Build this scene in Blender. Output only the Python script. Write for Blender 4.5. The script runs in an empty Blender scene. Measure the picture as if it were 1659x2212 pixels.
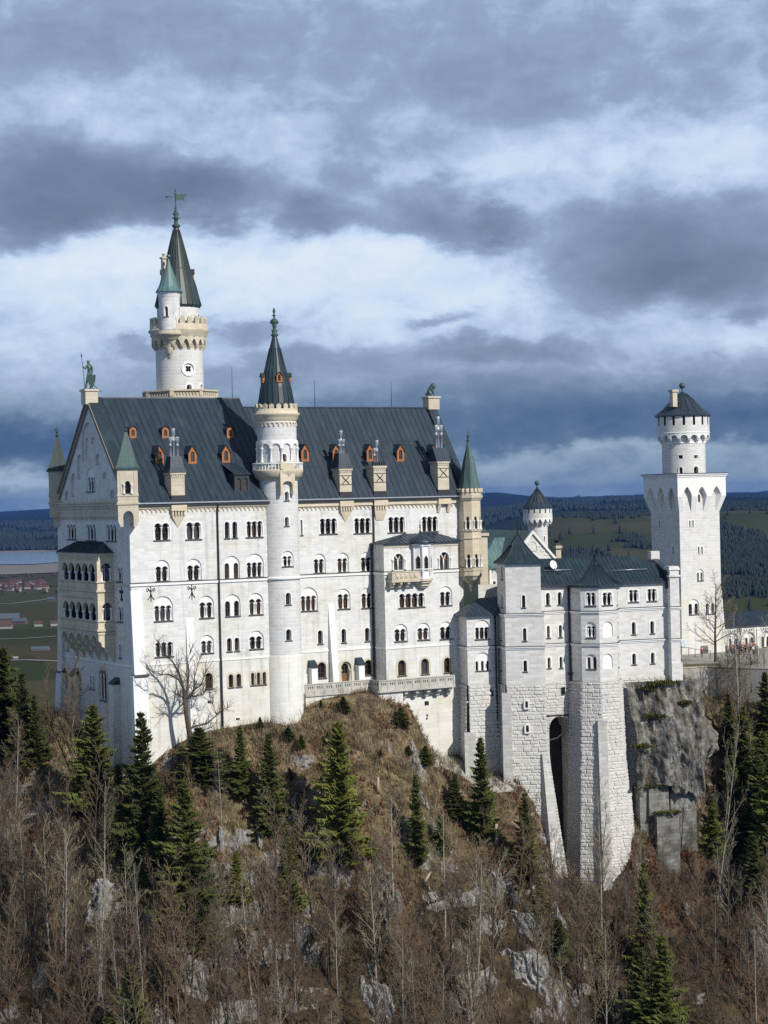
import bpy, math, random
import numpy as np
from mathutils import Vector, Matrix
from mathutils.geometry import delaunay_2d_cdt
R = math.radians
scene = bpy.context.scene
col = scene.collection
random.seed(7)

# ------------------------------------------------------------------ camera
FPX, CX, CY = 4200.0, 829.5, 1106.0          # photo measured on a 1659 x 2212 grid
PITCH, ROLL = math.atan(31 / FPX), 0.0236
fwd = Vector((0, math.cos(PITCH), -math.sin(PITCH)))
upv = Vector((0, math.sin(PITCH), math.cos(PITCH)))
rgt = Vector((1, 0, 0))
cam_r = math.cos(ROLL) * rgt - math.sin(ROLL) * upv
cam_u = math.cos(ROLL) * upv + math.sin(ROLL) * rgt
cd = bpy.data.cameras.new("camera")
cam = bpy.data.objects.new("camera", cd)
col.objects.link(cam)
m3 = Matrix((cam_r, cam_u, -fwd)).transposed()
cam.matrix_world = m3.to_4x4()
cd.sensor_fit = 'HORIZONTAL'
cd.sensor_width = 36.0
cd.lens = 36.0 * FPX / 1659.0
cd.clip_start = 1.0
cd.clip_end = 60000.0
scene.camera = cam
scene.render.resolution_x, scene.render.resolution_y = 768, 1024
scene.view_settings.view_transform = 'Standard'
scene.view_settings.look = 'None'
scene.view_settings.exposure = 0.0
scene.view_settings.gamma = 1.0
scene.render.engine = 'CYCLES'
scene.cycles.use_denoising = False
scene.cycles.max_bounces = 6
scene.cycles.diffuse_bounces = 3
scene.cycles.glossy_bounces = 2
scene.cycles.transmission_bounces = 2
scene.cycles.volume_bounces = 0
scene.cycles.transparent_max_bounces = 6

def ray(x, y):
    return (cam_r * ((x - CX) / FPX) + cam_u * (-(y - CY) / FPX) + fwd)

def at(x, y, d):
    "world point seen at photo grid position x, y at depth d"
    r = ray(x, y)
    return r * (d / r.y)

# ------------------------------------------------------------------ light
SUN_DIR = Vector((0.682, -0.731, 0)).normalized() * math.cos(R(37)) + Vector((0, 0, math.sin(R(37))))
sl = bpy.data.lights.new("sun", 'SUN')
sl.energy = 4.9
sl.angle = R(0.53)
sl.color = (1.0, 0.955, 0.88)
so = bpy.data.objects.new("sun", sl)
so.rotation_euler = SUN_DIR.to_track_quat('Z', 'Y').to_euler()
so.location = (60, -60, 120)
col.objects.link(so)

def lin(r, g, b):
    def f(c):
        c /= 255.0
        return c / 12.92 if c <= 0.04045 else ((c + 0.055) / 1.055) ** 2.4
    return (f(r), f(g), f(b), 1.0)

class NG:
    "small helper that writes node graphs"
    def __init__(s, tree):
        s.t = tree
        s.n = tree.nodes
        s.l = tree.links
    def put(s, sock, v):
        if isinstance(v, bpy.types.NodeSocket):
            s.l.new(v, sock)
        elif v is not None:
            if hasattr(sock.default_value, '__len__') and not hasattr(v, '__len__'):
                v = (v,) * len(sock.default_value)
            sock.default_value = v
    def m(s, op, a, b=None, c=None, clamp=False):
        k = s.n.new('ShaderNodeMath')
        k.operation = op
        k.use_clamp = clamp
        s.put(k.inputs[0], a)
        s.put(k.inputs[1], b)
        s.put(k.inputs[2], c)
        return k.outputs[0]
    def mix(s, f, a, b, mode='MIX'):
        k = s.n.new('ShaderNodeMix')
        k.data_type = 'RGBA'
        k.blend_type = mode
        k.clamp_factor = True
        s.put(k.inputs[0], f)
        s.put(k.inputs[6], a)
        s.put(k.inputs[7], b)
        return k.outputs[2]
    def noise(s, vec, scale, detail=4, rough=0.55, dist=0.0, dim='3D'):
        k = s.n.new('ShaderNodeTexNoise')
        k.noise_dimensions = dim
        s.put(k.inputs['Vector'], vec)
        s.put(k.inputs['Scale'], scale)
        s.put(k.inputs['Detail'], detail)
        s.put(k.inputs['Roughness'], rough)
        s.put(k.inputs['Distortion'], dist)
        return k.outputs[0]
    def ramp(s, f, stops, interp='LINEAR'):
        k = s.n.new('ShaderNodeValToRGB')
        cr = k.color_ramp
        cr.interpolation = interp
        while len(cr.elements) < len(stops):
            cr.elements.new(0.5)
        for e, (p, c) in zip(cr.elements, stops):
            e.position = p
            e.color = c if len(c) == 4 else (*c, 1)
        s.put(k.inputs[0], f)
        return k.outputs[0]
    def sm(s, v, a, b):
        k = s.n.new('ShaderNodeMapRange')
        k.interpolation_type = 'SMOOTHSTEP'
        s.put(k.inputs[0], v)
        s.put(k.inputs[1], a)
        s.put(k.inputs[2], b)
        return k.outputs[0]
    def comb(s, x, y, z):
        k = s.n.new('ShaderNodeCombineXYZ')
        s.put(k.inputs[0], x)
        s.put(k.inputs[1], y)
        s.put(k.inputs[2], z)
        return k.outputs[0]
    def sep(s, v):
        k = s.n.new('ShaderNodeSeparateXYZ')
        s.put(k.inputs[0], v)
        return k.outputs

# ------------------------------------------------------------------ sky
world = bpy.data.worlds.new("World")
scene.world = world
world.use_nodes = True
wt = world.node_tree
wt.nodes.clear()
g = NG(wt)
tc = g.n.new('ShaderNodeTexCoord')
dx, dy, dz = g.sep(tc.outputs['Generated'])
U1 = 1.0 / FPX
ax = g.m('MULTIPLY', g.m('ARCTAN2', dx, dy), FPX)
ay = g.m('MULTIPLY', g.m('ARCSINE', dz), FPX)
# one cloud map over the whole dome: azimuth and elevation in photo-grid units
wv = g.comb(g.m('MULTIPLY', ax, 1 / 260.0), g.m('MULTIPLY', ay, 1 / 150.0), 3.7)
w1 = g.m('SUBTRACT', g.noise(wv, 1.0, 5, 0.6), 0.5)
wv2 = g.comb(g.m('MULTIPLY', ax, 1 / 300.0), g.m('MULTIPLY', ay, 1 / 150.0), 17.1)
w2 = g.m('SUBTRACT', g.noise(wv2, 1.0, 5, 0.6), 0.5)
wx = g.m('ADD', ax, g.m('MULTIPLY', w1, 300))
wy = g.m('ADD', ay, g.m('MULTIPLY', w2, 210))
fb = g.noise(g.comb(g.m('MULTIPLY', ax, 1 / 330.0), g.m('MULTIPLY', ay, 1 / 130.0), 8.3), 1.0, 8, 0.6, 0.35)
fb2 = g.noise(g.comb(g.m('MULTIPLY', ax, 1 / 800.0), g.m('MULTIPLY', ay, 1 / 190.0), 2.3), 1.0, 6, 0.55, 0.2)
fb3 = g.noise(g.comb(g.m('MULTIPLY', ax, 1 / 105.0), g.m('MULTIPLY', ay, 1 / 78.0), 21.9), 1.0, 9, 0.62, 0.4)
def gv(v):
    return (v, v, v, 1)
# cloud thickness: a profile over elevation, soft masses, and turbulence; one ramp then gives its tone
den = g.ramp(g.m('MULTIPLY_ADD', wy, 1 / 1500.0, 0.1), [
    (0.0, gv(.6)), (0.09, gv(.43)), (0.135, gv(.43)), (0.172, gv(.61)), (0.21, gv(.63)), (0.265, gv(.44)), (0.325, gv(.34)), (0.40, gv(.25)),
    (0.47, gv(.27)), (0.565, gv(.34)), (0.63, gv(.38)), (0.72, gv(.46)), (0.80, gv(.42)), (1.0, gv(.43))])
den = g.sep(den)[0]
den = g.m('ADD', den, g.m('MULTIPLY', g.m('SUBTRACT', fb, .5), .30))
den = g.m('ADD', den, g.m('MULTIPLY', g.m('SUBTRACT', fb2, .5), .22))
den = g.m('ADD', den, g.m('MULTIPLY', g.m('SUBTRACT', fb3, .5), .44))
for x, y, rx, ry, a in [
        (200, 430, 310, 78, .54), (50, 492, 190, 46, .2), (470, 432, 150, 50, .24), (150, 335, 120, 40, .12), (1430, 550, 285, 108, .58), (1310, 630, 180, 58, .2), (1600, 615, 190, 56, .2),
        (950, 487, 150, 40, .42), (702, 480, 72, 44, .42), (920, 425, 92, 38, .26), (760, 370, 60, 48, .2), (1080, 480, 70, 28, .24),
        (950, 680, 84, 20, .28), (1080, 756, 165, 28, .34), (690, 790, 220, 28, .18), (540, 726, 74, 17, .2), (1640, 702, 64, 25, .3), (290, 760, 50, 14, .18),
        (640, 610, 700, 95, -.12), (1500, 330, 210, 60, -.10), (1200, 335, 200, 60, -.05), (420, 245, 380, 58, -.03), (280, 548, 260, 50, -.13), (1180, 630, 160, 60, -.12), (1600, 730, 120, 30, -.1),
        (420, 100, 560, 88, .08), (1120, 190, 380, 66, .06), (1350, 830, 450, 48, .12), (1250, 912, 560, 38, .10), (60, 955, 300, 38, .2), (1250, 985, 560, 18, -.14), (60, 1036, 260, 18, -.2)]:
    X = (x - 829) + 0.0236 * (1075 - y)
    Y = 1075 - 0.0236 * (x - 829) - y
    e1 = g.m('DIVIDE', g.m('SUBTRACT', wx, X), rx)
    e2 = g.m('DIVIDE', g.m('SUBTRACT', wy, Y), ry)
    r2 = g.m('MULTIPLY_ADD', e1, e1, g.m('MULTIPLY', e2, e2))
    den = g.m('MULTIPLY_ADD', g.m('EXPONENT', g.m('MULTIPLY', g.m('POWER', r2, 1.35), -.8)), a, den)
cur = g.ramp(den, [(.08, lin(230, 238, 252)), (.24, lin(207, 222, 247)), (.36, lin(178, 197, 229)), (.46, lin(152, 170, 202)), (.58, lin(137, 154, 184)), (.76, lin(120, 137, 166)), (1.0, lin(103, 119, 148))])
low = g.ramp(den, [(.24, lin(172, 192, 215)), (.40, lin(146, 167, 192)), (.50, lin(124, 147, 177)), (.62, lin(88, 115, 152)), (.82, lin(58, 90, 136))])
cur = g.mix(g.sm(ay, 330, 150), cur, low)
tex = g.m('MULTIPLY_ADD', g.m('SUBTRACT', fb3, .5), .14, 1.0)
overhead_dim = g.m('SUBTRACT', 1.0, g.m('MULTIPLY', g.sm(ay, 1250, 2600), .52))       # unseen sky overhead darkened to cut the fill light
front = g.m('MULTIPLY', tex, overhead_dim)
cur = g.mix(1.0, cur, g.comb(g.m('MULTIPLY', front, .97), g.m('MULTIPLY', front, 1.01), g.m('MULTIPLY', front, 1.0)), 'MULTIPLY')
sky = g.n.new('ShaderNodeTexSky')
sky.sky_type = 'NISHITA'
sky.sun_disc = False
sky.sun_elevation = R(37)
sky.sun_rotation = math.atan2(SUN_DIR.x, SUN_DIR.y)
b1 = g.n.new('ShaderNodeBackground')
g.put(b1.inputs[0], sky.outputs[0])
b1.inputs[1].default_value = 0.07
b2 = g.n.new('ShaderNodeBackground')
g.put(b2.inputs[0], cur)
b2.inputs[1].default_value = 1.02
ms = g.n.new('ShaderNodeMixShader')
ms.inputs[0].default_value = 0.92           # broken cloud over most of the dome, clear sky shining through the rest
g.l.new(b1.outputs[0], ms.inputs[1])
g.l.new(b2.outputs[0], ms.inputs[2])
wo = g.n.new('ShaderNodeOutputWorld')
g.l.new(ms.outputs[0], wo.inputs[0])

# ------------------------------------------------------------------ materials
MATS = {}
def newmat(name):
    m = bpy.data.materials.new(name)
    m.use_nodes = True
    t = m.node_tree
    b = t.nodes['Principled BSDF']
    MATS[name] = m
    return m, NG(t), b

def plain(name, c, rough=0.7, metal=0.0, var=0.15, vs=1.5, bump=0.0, bs=8.0):
    m, g, b = newmat(name)
    tc = g.n.new('ShaderNodeTexCoord')
    n = g.noise(tc.outputs['Object'], vs, 5, 0.6)
    f = g.m('MULTIPLY_ADD', n, 2 * var, 1 - var)
    g.put(b.inputs['Base Color'], g.mix(1.0, (*c, 1), g.comb(f, f, f), 'MULTIPLY'))
    b.inputs['Roughness'].default_value = rough
    b.inputs['Metallic'].default_value = metal
    if bump:
        bn = g.n.new('ShaderNodeBump')
        bn.inputs['Strength'].default_value = 0.8
        bn.inputs['Distance'].default_value = bump
        g.put(bn.inputs['Height'], g.noise(tc.outputs['Object'], bs, 5, 0.6))
        g.l.new(bn.outputs[0], b.inputs['Normal'])
    return m

def stone(name, c1, c2, cm, bw=0.95, bh=0.4, mort=0.022, bump=0.012, stain=0.25, tint=(0.93, 0.91, 0.84), squash=1.0):
    m, g, b = newmat(name)
    uv = g.n.new('ShaderNodeUVMap')
    tc = g.n.new('ShaderNodeTexCoord')
    k = g.n.new('ShaderNodeTexBrick')
    g.put(k.inputs['Vector'], uv.outputs[0])
    k.inputs['Color1'].default_value = (*c1, 1)
    k.inputs['Color2'].default_value = (*c2, 1)
    k.inputs['Mortar'].default_value = (*cm, 1)
    k.inputs['Scale'].default_value = 1.0
    k.inputs['Mortar Size'].default_value = mort
    k.inputs['Mortar Smooth'].default_value = 0.3
    k.inputs['Brick Width'].default_value = bw
    k.inputs['Row Height'].default_value = bh
    k.offset_frequency = 2
    k.squash = squash
    big = g.noise(tc.outputs['Object'], 0.22, 6, 0.62)
    sx, sy, sz = g.sep(tc.outputs['Object'])
    streak = g.noise(g.comb(g.m('MULTIPLY', sx, 1.6), g.m('MULTIPLY', sy, 1.6), g.m('MULTIPLY', sz, 0.12)), 1.0, 5, 0.6)
    f = g.m('MULTIPLY', g.sm(big, 0.42, 0.75), stain * 1.5)
    c = g.mix(f, k.outputs[0], g.mix(1.0, k.outputs[0], (*tint, 1), 'MULTIPLY'))
    f2 = g.m('MULTIPLY', g.sm(streak, 0.5, 0.74), stain)
    c = g.mix(f2, c, g.mix(1.0, c, (0.72, 0.72, 0.72, 1), 'MULTIPLY'))
    g.put(b.inputs['Base Color'], c)
    b.inputs['Roughness'].default_value = 0.85
    b.inputs['Specular IOR Level'].default_value = 0.25
    bn = g.n.new('ShaderNodeBump')
    bn.inputs['Distance'].default_value = bump
    bn.inputs['Strength'].default_value = 0.9
    h = g.m('ADD', g.m('MULTIPLY', k.outputs[1], -1.0), g.m('MULTIPLY', g.noise(tc.outputs['Object'], 5.0, 4, 0.6), 0.9))
    g.put(bn.inputs['Height'], h)
    g.l.new(bn.outputs[0], b.inputs['Normal'])
    return m

M_WALL = stone('limestone_blocks', (0.555, 0.55, 0.53), (0.66, 0.655, 0.635), (0.73, 0.725, 0.71), stain=.8)
M_PLINTH = stone('limestone_plinth', (0.60, 0.595, 0.565), (0.66, 0.655, 0.625), (0.56, 0.555, 0.525), 1.3, 0.62, 0.015, 0.006, 0.85, (0.93, 0.9, 0.8))
M_WING = stone('warm_limestone', (0.52, 0.505, 0.475), (0.64, 0.63, 0.61), (0.66, 0.65, 0.635), 0.9, 0.36, 0.016, 0.008)
M_TOWERST = stone('tower_limestone', (0.53, 0.525, 0.505), (0.615, 0.61, 0.595), (0.72, 0.715, 0.70), 1.0, 0.48, 0.035, 0.014)
M_SAND = stone('sandstone', (0.53, 0.455, 0.33), (0.60, 0.53, 0.40), (0.50, 0.43, 0.31), 1.1, 0.55, 0.012, 0.006, 0.3, (0.85, 0.82, 0.75))
M_TERR = stone('grey_terrace_stone', (0.40, 0.39, 0.35), (0.48, 0.465, 0.42), (0.36, 0.35, 0.31), 1.2, .6, .01, .006, .6, (.7, .69, .62))
M_SANDP = stone('pale_sandstone', (0.49, 0.435, 0.33), (0.56, 0.50, 0.39), (0.44, 0.385, 0.29), 1.0, 0.5, 0.012, 0.006, 0.5, (0.75, 0.73, 0.68))
M_RUST = stone('rusticated_stone', (0.42, 0.41, 0.385), (0.53, 0.52, 0.495), (0.58, 0.57, 0.55), 1.15, 0.52, 0.04, 0.05, 0.4, (0.86, 0.83, 0.74))
M_RBLOCK = plain('rough_block_stone', (0.52, 0.505, 0.475), 0.9, 0, 0.3, 1.3, 0.06, 5.0)
M_RAKE = plain('shade_toned_coping', (0.21, 0.19, 0.15), 0.9, 0, 0.3)  # dark flashing tone with the rake's shade put into the colour
M_TRIM = plain('white_dressed_stone', (0.70, 0.695, 0.675), 0.8, 0, 0.06)
M_TRIMB = plain('beige_dressed_stone', (0.52, 0.47, 0.37), 0.8, 0, 0.12)
M_CONC = plain('grey_concrete', (0.36, 0.345, 0.315), 0.9, 0, 0.2, 0.5, 0.03, 3.0)
M_PIPE = plain('dark_lead_pipe', (0.035, 0.036, 0.04), 0.5, 0.3)
M_IRON = plain('black_iron', (0.02, 0.02, 0.022), 0.5, 0.5)
M_SLATE = plain('slate_sill', (0.05, 0.052, 0.055), 0.6)
M_ZINC = plain('bright_zinc', (0.52, 0.54, 0.56), 0.38, 0.75, 0.2, 6)
M_ORANGE = plain('orange_painted_wood', (0.33, 0.115, 0.025), 0.6, 0, 0.25, 4)
M_BROWNW = plain('brown_painted_wood', (0.16, 0.075, 0.035), 0.6, 0, 0.2, 4)
M_BRONZE = plain('verdigris_bronze', (0.05, 0.088, 0.076), 0.55, 0.25, 0.5, 3.5)

def pane_mat(name, c, rough):
    m, g, b = newmat(name)
    uv = g.n.new('ShaderNodeUVMap')
    k = g.n.new('ShaderNodeTexBrick')
    g.put(k.inputs['Vector'], uv.outputs[0])
    k.offset = 0.0
    k.inputs['Color1'].default_value = (*c, 1)
    k.inputs['Color2'].default_value = (c[0] * 0.5, c[1] * 0.5, c[2] * 0.5, 1)
    k.inputs['Mortar'].default_value = (0.075, 0.045, 0.03, 1)
    k.inputs['Scale'].default_value = 1.0
    k.inputs['Mortar Size'].default_value = 0.03
    k.inputs['Brick Width'].default_value = 0.46
    k.inputs['Row Height'].default_value = 0.62
    g.put(b.inputs['Base Color'], k.outputs[0])
    b.inputs['Roughness'].default_value = rough
    b.inputs['Specular IOR Level'].default_value = 0.35
    return m
M_PANE = pane_mat('dark_window_glass', (0.012, 0.012, 0.014), 0.22)
M_PANEB = pane_mat('brown_curtained_glass', (0.05, 0.03, 0.02), 0.3)
M_PANEG = pane_mat('grey_leaded_glass', (0.06, 0.065, 0.07), 0.3)

def roofmat(name, c, patina, pamt, seam=0.85, rough=0.45, streak=(0.5, 0.42, 0.34)):
    m, g, b = newmat(name)
    uv = g.n.new('ShaderNodeUVMap')
    tc = g.n.new('ShaderNodeTexCoord')
    k = g.n.new('ShaderNodeTexBrick')
    g.put(k.inputs['Vector'], uv.outputs[0])
    k.inputs['Color1'].default_value = (*c, 1)
    k.inputs['Color2'].default_value = (c[0] * 1.22, c[1] * 1.22, c[2] * 1.22, 1)
    k.inputs['Mortar'].default_value = (c[0] * 0.6, c[1] * 0.6, c[2] * 0.6, 1)
    k.inputs['Scale'].default_value = 1.0
    k.offset = 0.0
    k.inputs['Mortar Size'].default_value = 0.028
    k.inputs['Mortar Smooth'].default_value = 0.4
    k.inputs['Brick Width'].default_value = seam
    k.inputs['Row Height'].default_value = 5.2
    sx, sy, sz = g.sep(tc.outputs['Object'])
    st = g.noise(g.comb(g.m('MULTIPLY', sx, 1.1), g.m('MULTIPLY', sy, 0.5), g.m('MULTIPLY', sz, 0.16)), 1.0, 6, 0.65)
    cl = g.noise(tc.outputs['Object'], 0.5, 5, 0.6)
    cc = g.mix(g.m('MULTIPLY', g.sm(st, 0.45, 0.72), pamt), k.outputs[0], (*patina, 1))
    cc = g.mix(g.m('MULTIPLY', g.sm(cl, 0.55, 0.8), 0.3), cc, g.mix(1.0, cc, (1.35, 1.3, 1.25, 1), 'MULTIPLY'))
    g.put(b.inputs['Base Color'], cc)
    b.inputs['Roughness'].default_value = rough
    b.inputs['Metallic'].default_value = 0.0
    b.inputs['Specular IOR Level'].default_value = 0.35
    return m
M_ROOF = roofmat('dark_sheet_metal_roof', (0.020, 0.032, 0.046), (0.04, 0.056, 0.074), 0.75, rough=0.4)
M_ROOFG = roofmat('weathered_copper_roof', (0.016, 0.028, 0.037), (0.036, 0.078, 0.095), 0.45)
M_COPPER = roofmat('green_copper_roof', (0.055, 0.098, 0.094), (0.035, 0.045, 0.042), 0.9)
M_COPPERL = roofmat('light_copper_roof', (0.085, 0.16, 0.16), (0.05, 0.075, 0.075), 0.7)
M_SPIRE = roofmat('dark_green_spire', (0.026, 0.038, 0.037), (0.055, 0.11, 0.112), 0.55, 0.4)

# ------------------------------------------------------------------ photo grid helpers (crop of the photo -> photo grid)
def crop(x0, y0, k):
    return lambda x, y: (x0 + k * x, y0 + k * y)
c1 = crop(82.95, 1050.7, .28759)
c2 = crop(304.15, 1078.35, .23757)
c3 = crop(608.3, 1078.35, .25)
c4 = crop(635.95, 818.4, .25)
c5 = crop(995.4, 1012, .3)
c6 = crop(1354.85, 818.4, .29244)
z1 = crop(82.95, 718.9, .23333)
z2 = crop(276.5, 387.1, .225)
z3 = crop(470.05, 635.95, .225)
r4 = crop(940.1, 1437.8, .36667)
l4 = crop(99.54, 1150.2, .13)
d1 = crop(1410.15, 1244.25, .15)
b4 = crop(774.2, 1106.0, .15)
def c0(x, y):
    return (x, y)

class Frame:
    def __init__(s, q, d, ang):
        o = at(q[0], q[1], d)
        o.z = 0
        s.M = Matrix.Translation(o) @ Matrix.Rotation(R(ang), 4, 'Z')
        s.I = s.M.inverted()
    def ray(s, q):
        w = ray(*q)
        o = s.I @ Vector((0, 0, 0))
        return o, (s.I @ w) - o
    def hy(s, q, y):
        o, d = s.ray(q)
        return o + d * ((y - o.y) / d.y)
    def hx(s, q, x):
        o, d = s.ray(q)
        return o + d * ((x - o.x) / d.x)
    def hz(s, q, z):
        o, d = s.ray(q)
        return o + d * ((z - o.z) / d.z)

# ------------------------------------------------------------------ mesh builder
ORI = {}
FRM = {}
class MB:
    def __init__(s):
        s.v, s.f, s.uv, s.sm = [], [], [], []
    def add(s, verts, faces, uvs=None, smooth=False):
        b = len(s.v)
        s.v.extend([tuple(p) for p in verts])
        for i, f in enumerate(faces):
            s.f.append([b + j for j in f])
            s.uv.append(None if uvs is None else [uvs[j] for j in f])
            s.sm.append(smooth)
    def quad(s, a, b, c, d):
        s.add([a, b, c, d], [(0, 1, 2, 3)])
    def hexa(s, p):
        "eight corners: bottom ring 0-3 counter-clockwise, top ring 4-7"
        s.add(p, [(3, 2, 1, 0), (4, 5, 6, 7), (0, 1, 5, 4), (1, 2, 6, 5), (2, 3, 7, 6), (3, 0, 4, 7)])
    def box(s, x0, x1, y0, y1, za, zb):
        s.hexa([(x0, y0, za), (x1, y0, za), (x1, y1, za), (x0, y1, za), (x0, y0, zb), (x1, y0, zb), (x1, y1, zb), (x0, y1, zb)])
    def prism(s, pts, za, zb, scale_top=None, bottom=True, top=True):
        n = len(pts)
        cxm = sum(p[0] for p in pts) / n
        cym = sum(p[1] for p in pts) / n
        k = scale_top if scale_top is not None else 1.0
        up = [(cxm + (p[0] - cxm) * k, cym + (p[1] - cym) * k, zb) for p in pts]
        s.add([(p[0], p[1], za) for p in pts] + up,
              [(i, (i + 1) % n, n + (i + 1) % n, n + i) for i in range(n)]
              + ([tuple(range(n, 2 * n))] if top else []) + ([tuple(reversed(range(n)))] if bottom else []))
    def lathe(s, cx, cy, prof, seg=24, a0=0.0, a1=2 * math.pi, smooth=True, uvr=None):
        full = abs(a1 - a0 - 2 * math.pi) < 1e-6
        cols = seg + 1
        vv, uu = [], []
        L = 0.0
        rr = uvr or max(p[0] for p in prof)
        for k, (r, z) in enumerate(prof):
            if k:
                L += math.hypot(r - prof[k - 1][0], z - prof[k - 1][1])
            for i in range(cols):
                t = a0 + (a1 - a0) * i / seg
                vv.append((cx + r * math.sin(t), cy - r * math.cos(t), z))
                uu.append((t * rr, L))
        ff = []
        for k in range(len(prof) - 1):
            for i in range(seg):
                a = k * cols + i
                ff.append((a, a + 1, a + cols + 1, a + cols))
        s.add(vv, ff, uu, smooth)
    def tube(s, pts, rad, seg=6, smooth=True):
        pts = [Vector(p) for p in pts]
        n = len(pts)
        if not hasattr(rad, '__len__'):
            rad = [rad] * n
        vv, ff = [], []
        for i, p in enumerate(pts):
            d = (pts[min(i + 1, n - 1)] - pts[max(i - 1, 0)]).normalized()
            a = d.cross(Vector((0.31, 0.2, 1)) if abs(d.z) < 0.95 else Vector((1, 0.1, 0))).normalized()
            b = d.cross(a)
            for k in range(seg):
                t = 2 * math.pi * k / seg
                vv.append(p + a * (rad[i] * math.cos(t)) + b * (rad[i] * math.sin(t)))
        for i in range(n - 1):
            for k in range(seg):
                k2 = (k + 1) % seg
                ff.append((i * seg + k, i * seg + k2, (i + 1) * seg + k2, (i + 1) * seg + k))
        ff.append(tuple(reversed(range(seg))))
        ff.append(tuple((n - 1) * seg + k for k in range(seg)))
        s.add(vv, ff, None, smooth)
    def ball(s, c, r, sx=1, sy=1, sz=1, seg=10, rings=6):
        prof_v, ff = [], []
        for i in range(rings + 1):
            ph = math.pi * i / rings
            for k in range(seg):
                t = 2 * math.pi * k / seg
                prof_v.append((c[0] + r * sx * math.sin(ph) * math.cos(t), c[1] + r * sy * math.sin(ph) * math.sin(t), c[2] + r * sz * math.cos(ph)))
        for i in range(rings):
            for k in range(seg):
                k2 = (k + 1) % seg
                ff.append((i * seg + k, (i + 1) * seg + k, (i + 1) * seg + k2, i * seg + k2))
        s.add(prof_v, ff, None, True)
    def build(s, name, mat, parent=None, label=None):
        o = Vector(ORI.get(parent.name, (0, 0, 0))) if parent else Vector((0, 0, 0))
        co = np.array(s.v, dtype=np.float64).reshape(-1, 3)
        me = bpy.data.meshes.new(name)
        me.from_pydata((co - np.array(o)).tolist(), [], s.f)
        uvl = me.uv_layers.new(name='UVMap')
        arr = np.zeros((len(me.loops), 2))
        li = 0
        for fi, f in enumerate(s.f):
            u = s.uv[fi]
            if u is None:
                p0, p1, p2 = co[f[0]], co[f[1]], co[f[2]]
                n = np.cross(p1 - p0, p2 - p0)
                if len(f) > 3:
                    n = n + np.cross(p2 - p0, co[f[3]] - p0)
                ln = np.linalg.norm(n)
                n = n / ln if ln > 1e-12 else np.array([0, 0, 1.0])
                if abs(n[2]) > 0.985:
                    e1, e2 = np.array([1.0, 0, 0]), np.array([0, 1.0, 0])
                else:
                    if n[2] < -0.02:
                        n = -n
                    e1 = np.array([-n[1], n[0], 0])
                    e1 /= np.linalg.norm(e1)
                    e2 = np.cross(n, e1)
                for j, vi in enumerate(f):
                    arr[li + j] = (co[vi] @ e1, co[vi] @ e2)
            else:
                for j in range(len(f)):
                    arr[li + j] = u[j]
            li += len(f)
        uvl.data.foreach_set('uv', arr.ravel())
        me.polygons.foreach_set('use_smooth', s.sm)
        me.materials.append(mat)
        me.update()
        ob = bpy.data.objects.new(name, me)
        col.objects.link(ob)
        if parent:
            ob.parent = parent
            ORI[ob.name] = tuple(o)
        if label:
            ob['label'] = label
        return ob

def tag(o, label=None, cat=None, group=None, kind=None):
    for k, v in (('label', label), ('category', cat), ('group', group), ('kind', kind)):
        if v:
            o[k] = v
    return o

def thing(name, label, cat, frame, origin, group=None):
    o = bpy.data.objects.new(name, None)
    o.empty_display_size = 1.0
    col.objects.link(o)
    o.matrix_world = (frame.M if frame else Matrix.Identity(4)) @ Matrix.Translation(Vector(origin))
    ORI[o.name] = tuple(origin)
    return tag(o, label, cat, group)

# ------------------------------------------------------------------ walls with openings
def pip(P, poly):
    x, y = P[:, 0], P[:, 1]
    ins = np.zeros(len(P), bool)
    n = len(poly)
    for i in range(n):
        (xa, ya), (xb, yb) = poly[i], poly[(i + 1) % n]
        if ya == yb:
            continue
        c = ((ya > y) != (yb > y)) & (x < (xb - xa) * (y - ya) / (yb - ya) + xa)
        ins ^= c
    return ins

def cdt(outline, holes, extra=()):
    pts, edges = [], []
    for loop in [outline] + list(holes):
        b = len(pts)
        pts += [Vector((p[0], p[1])) for p in loop]
        edges += [(b + i, b + (i + 1) % len(loop)) for i in range(len(loop))]
    pts += [Vector(p) for p in extra]
    r = delaunay_2d_cdt(pts, edges, [], 0, 1e-5)
    V, T = r[0], r[2]
    va = np.array([(p.x, p.y) for p in V])
    ta = [list(t) for t in T]
    cen = np.array([va[t].mean(axis=0) for t in ta])
    keep = pip(cen, outline)
    for h in holes:
        keep &= ~pip(cen, h)
    return va, [t for t, k in zip(ta, keep) if k]

def sheet(mb, M, outline, holes=(), d=0.0, extra=(), smooth=False):
    V, T = cdt(outline, holes, extra)
    mb.add([M(p[0], p[1], d) for p in V], T, [(p[0], p[1]) for p in V], smooth)

def rim(mb, M, outline, da, db, closed=True):
    n = len(outline)
    vv = [M(p[0], p[1], da) for p in outline] + [M(p[0], p[1], db) for p in outline]
    mb.add(vv, [(i, (i + 1) % n, n + (i + 1) % n, n + i) for i in range(n if closed else n - 1)])

def arch(s0, s1, za, zb, seg=10, pointed=0.0):
    r = (s1 - s0) / 2
    c = (s0 + s1) / 2
    h = min(r * (1 + pointed), (zb - za) * 0.9)
    zs = zb - h
    o = [(s0, za), (s1, za), (s1, zs)]
    for i in range(1, seg):
        t = math.pi * i / seg
        x, y = math.cos(t), math.sin(t)
        if pointed:
            y = 1 - abs(x) ** 1.45
        o.append((c + r * x, zs + h * y))
    o.append((s0, zs))
    return o

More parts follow.
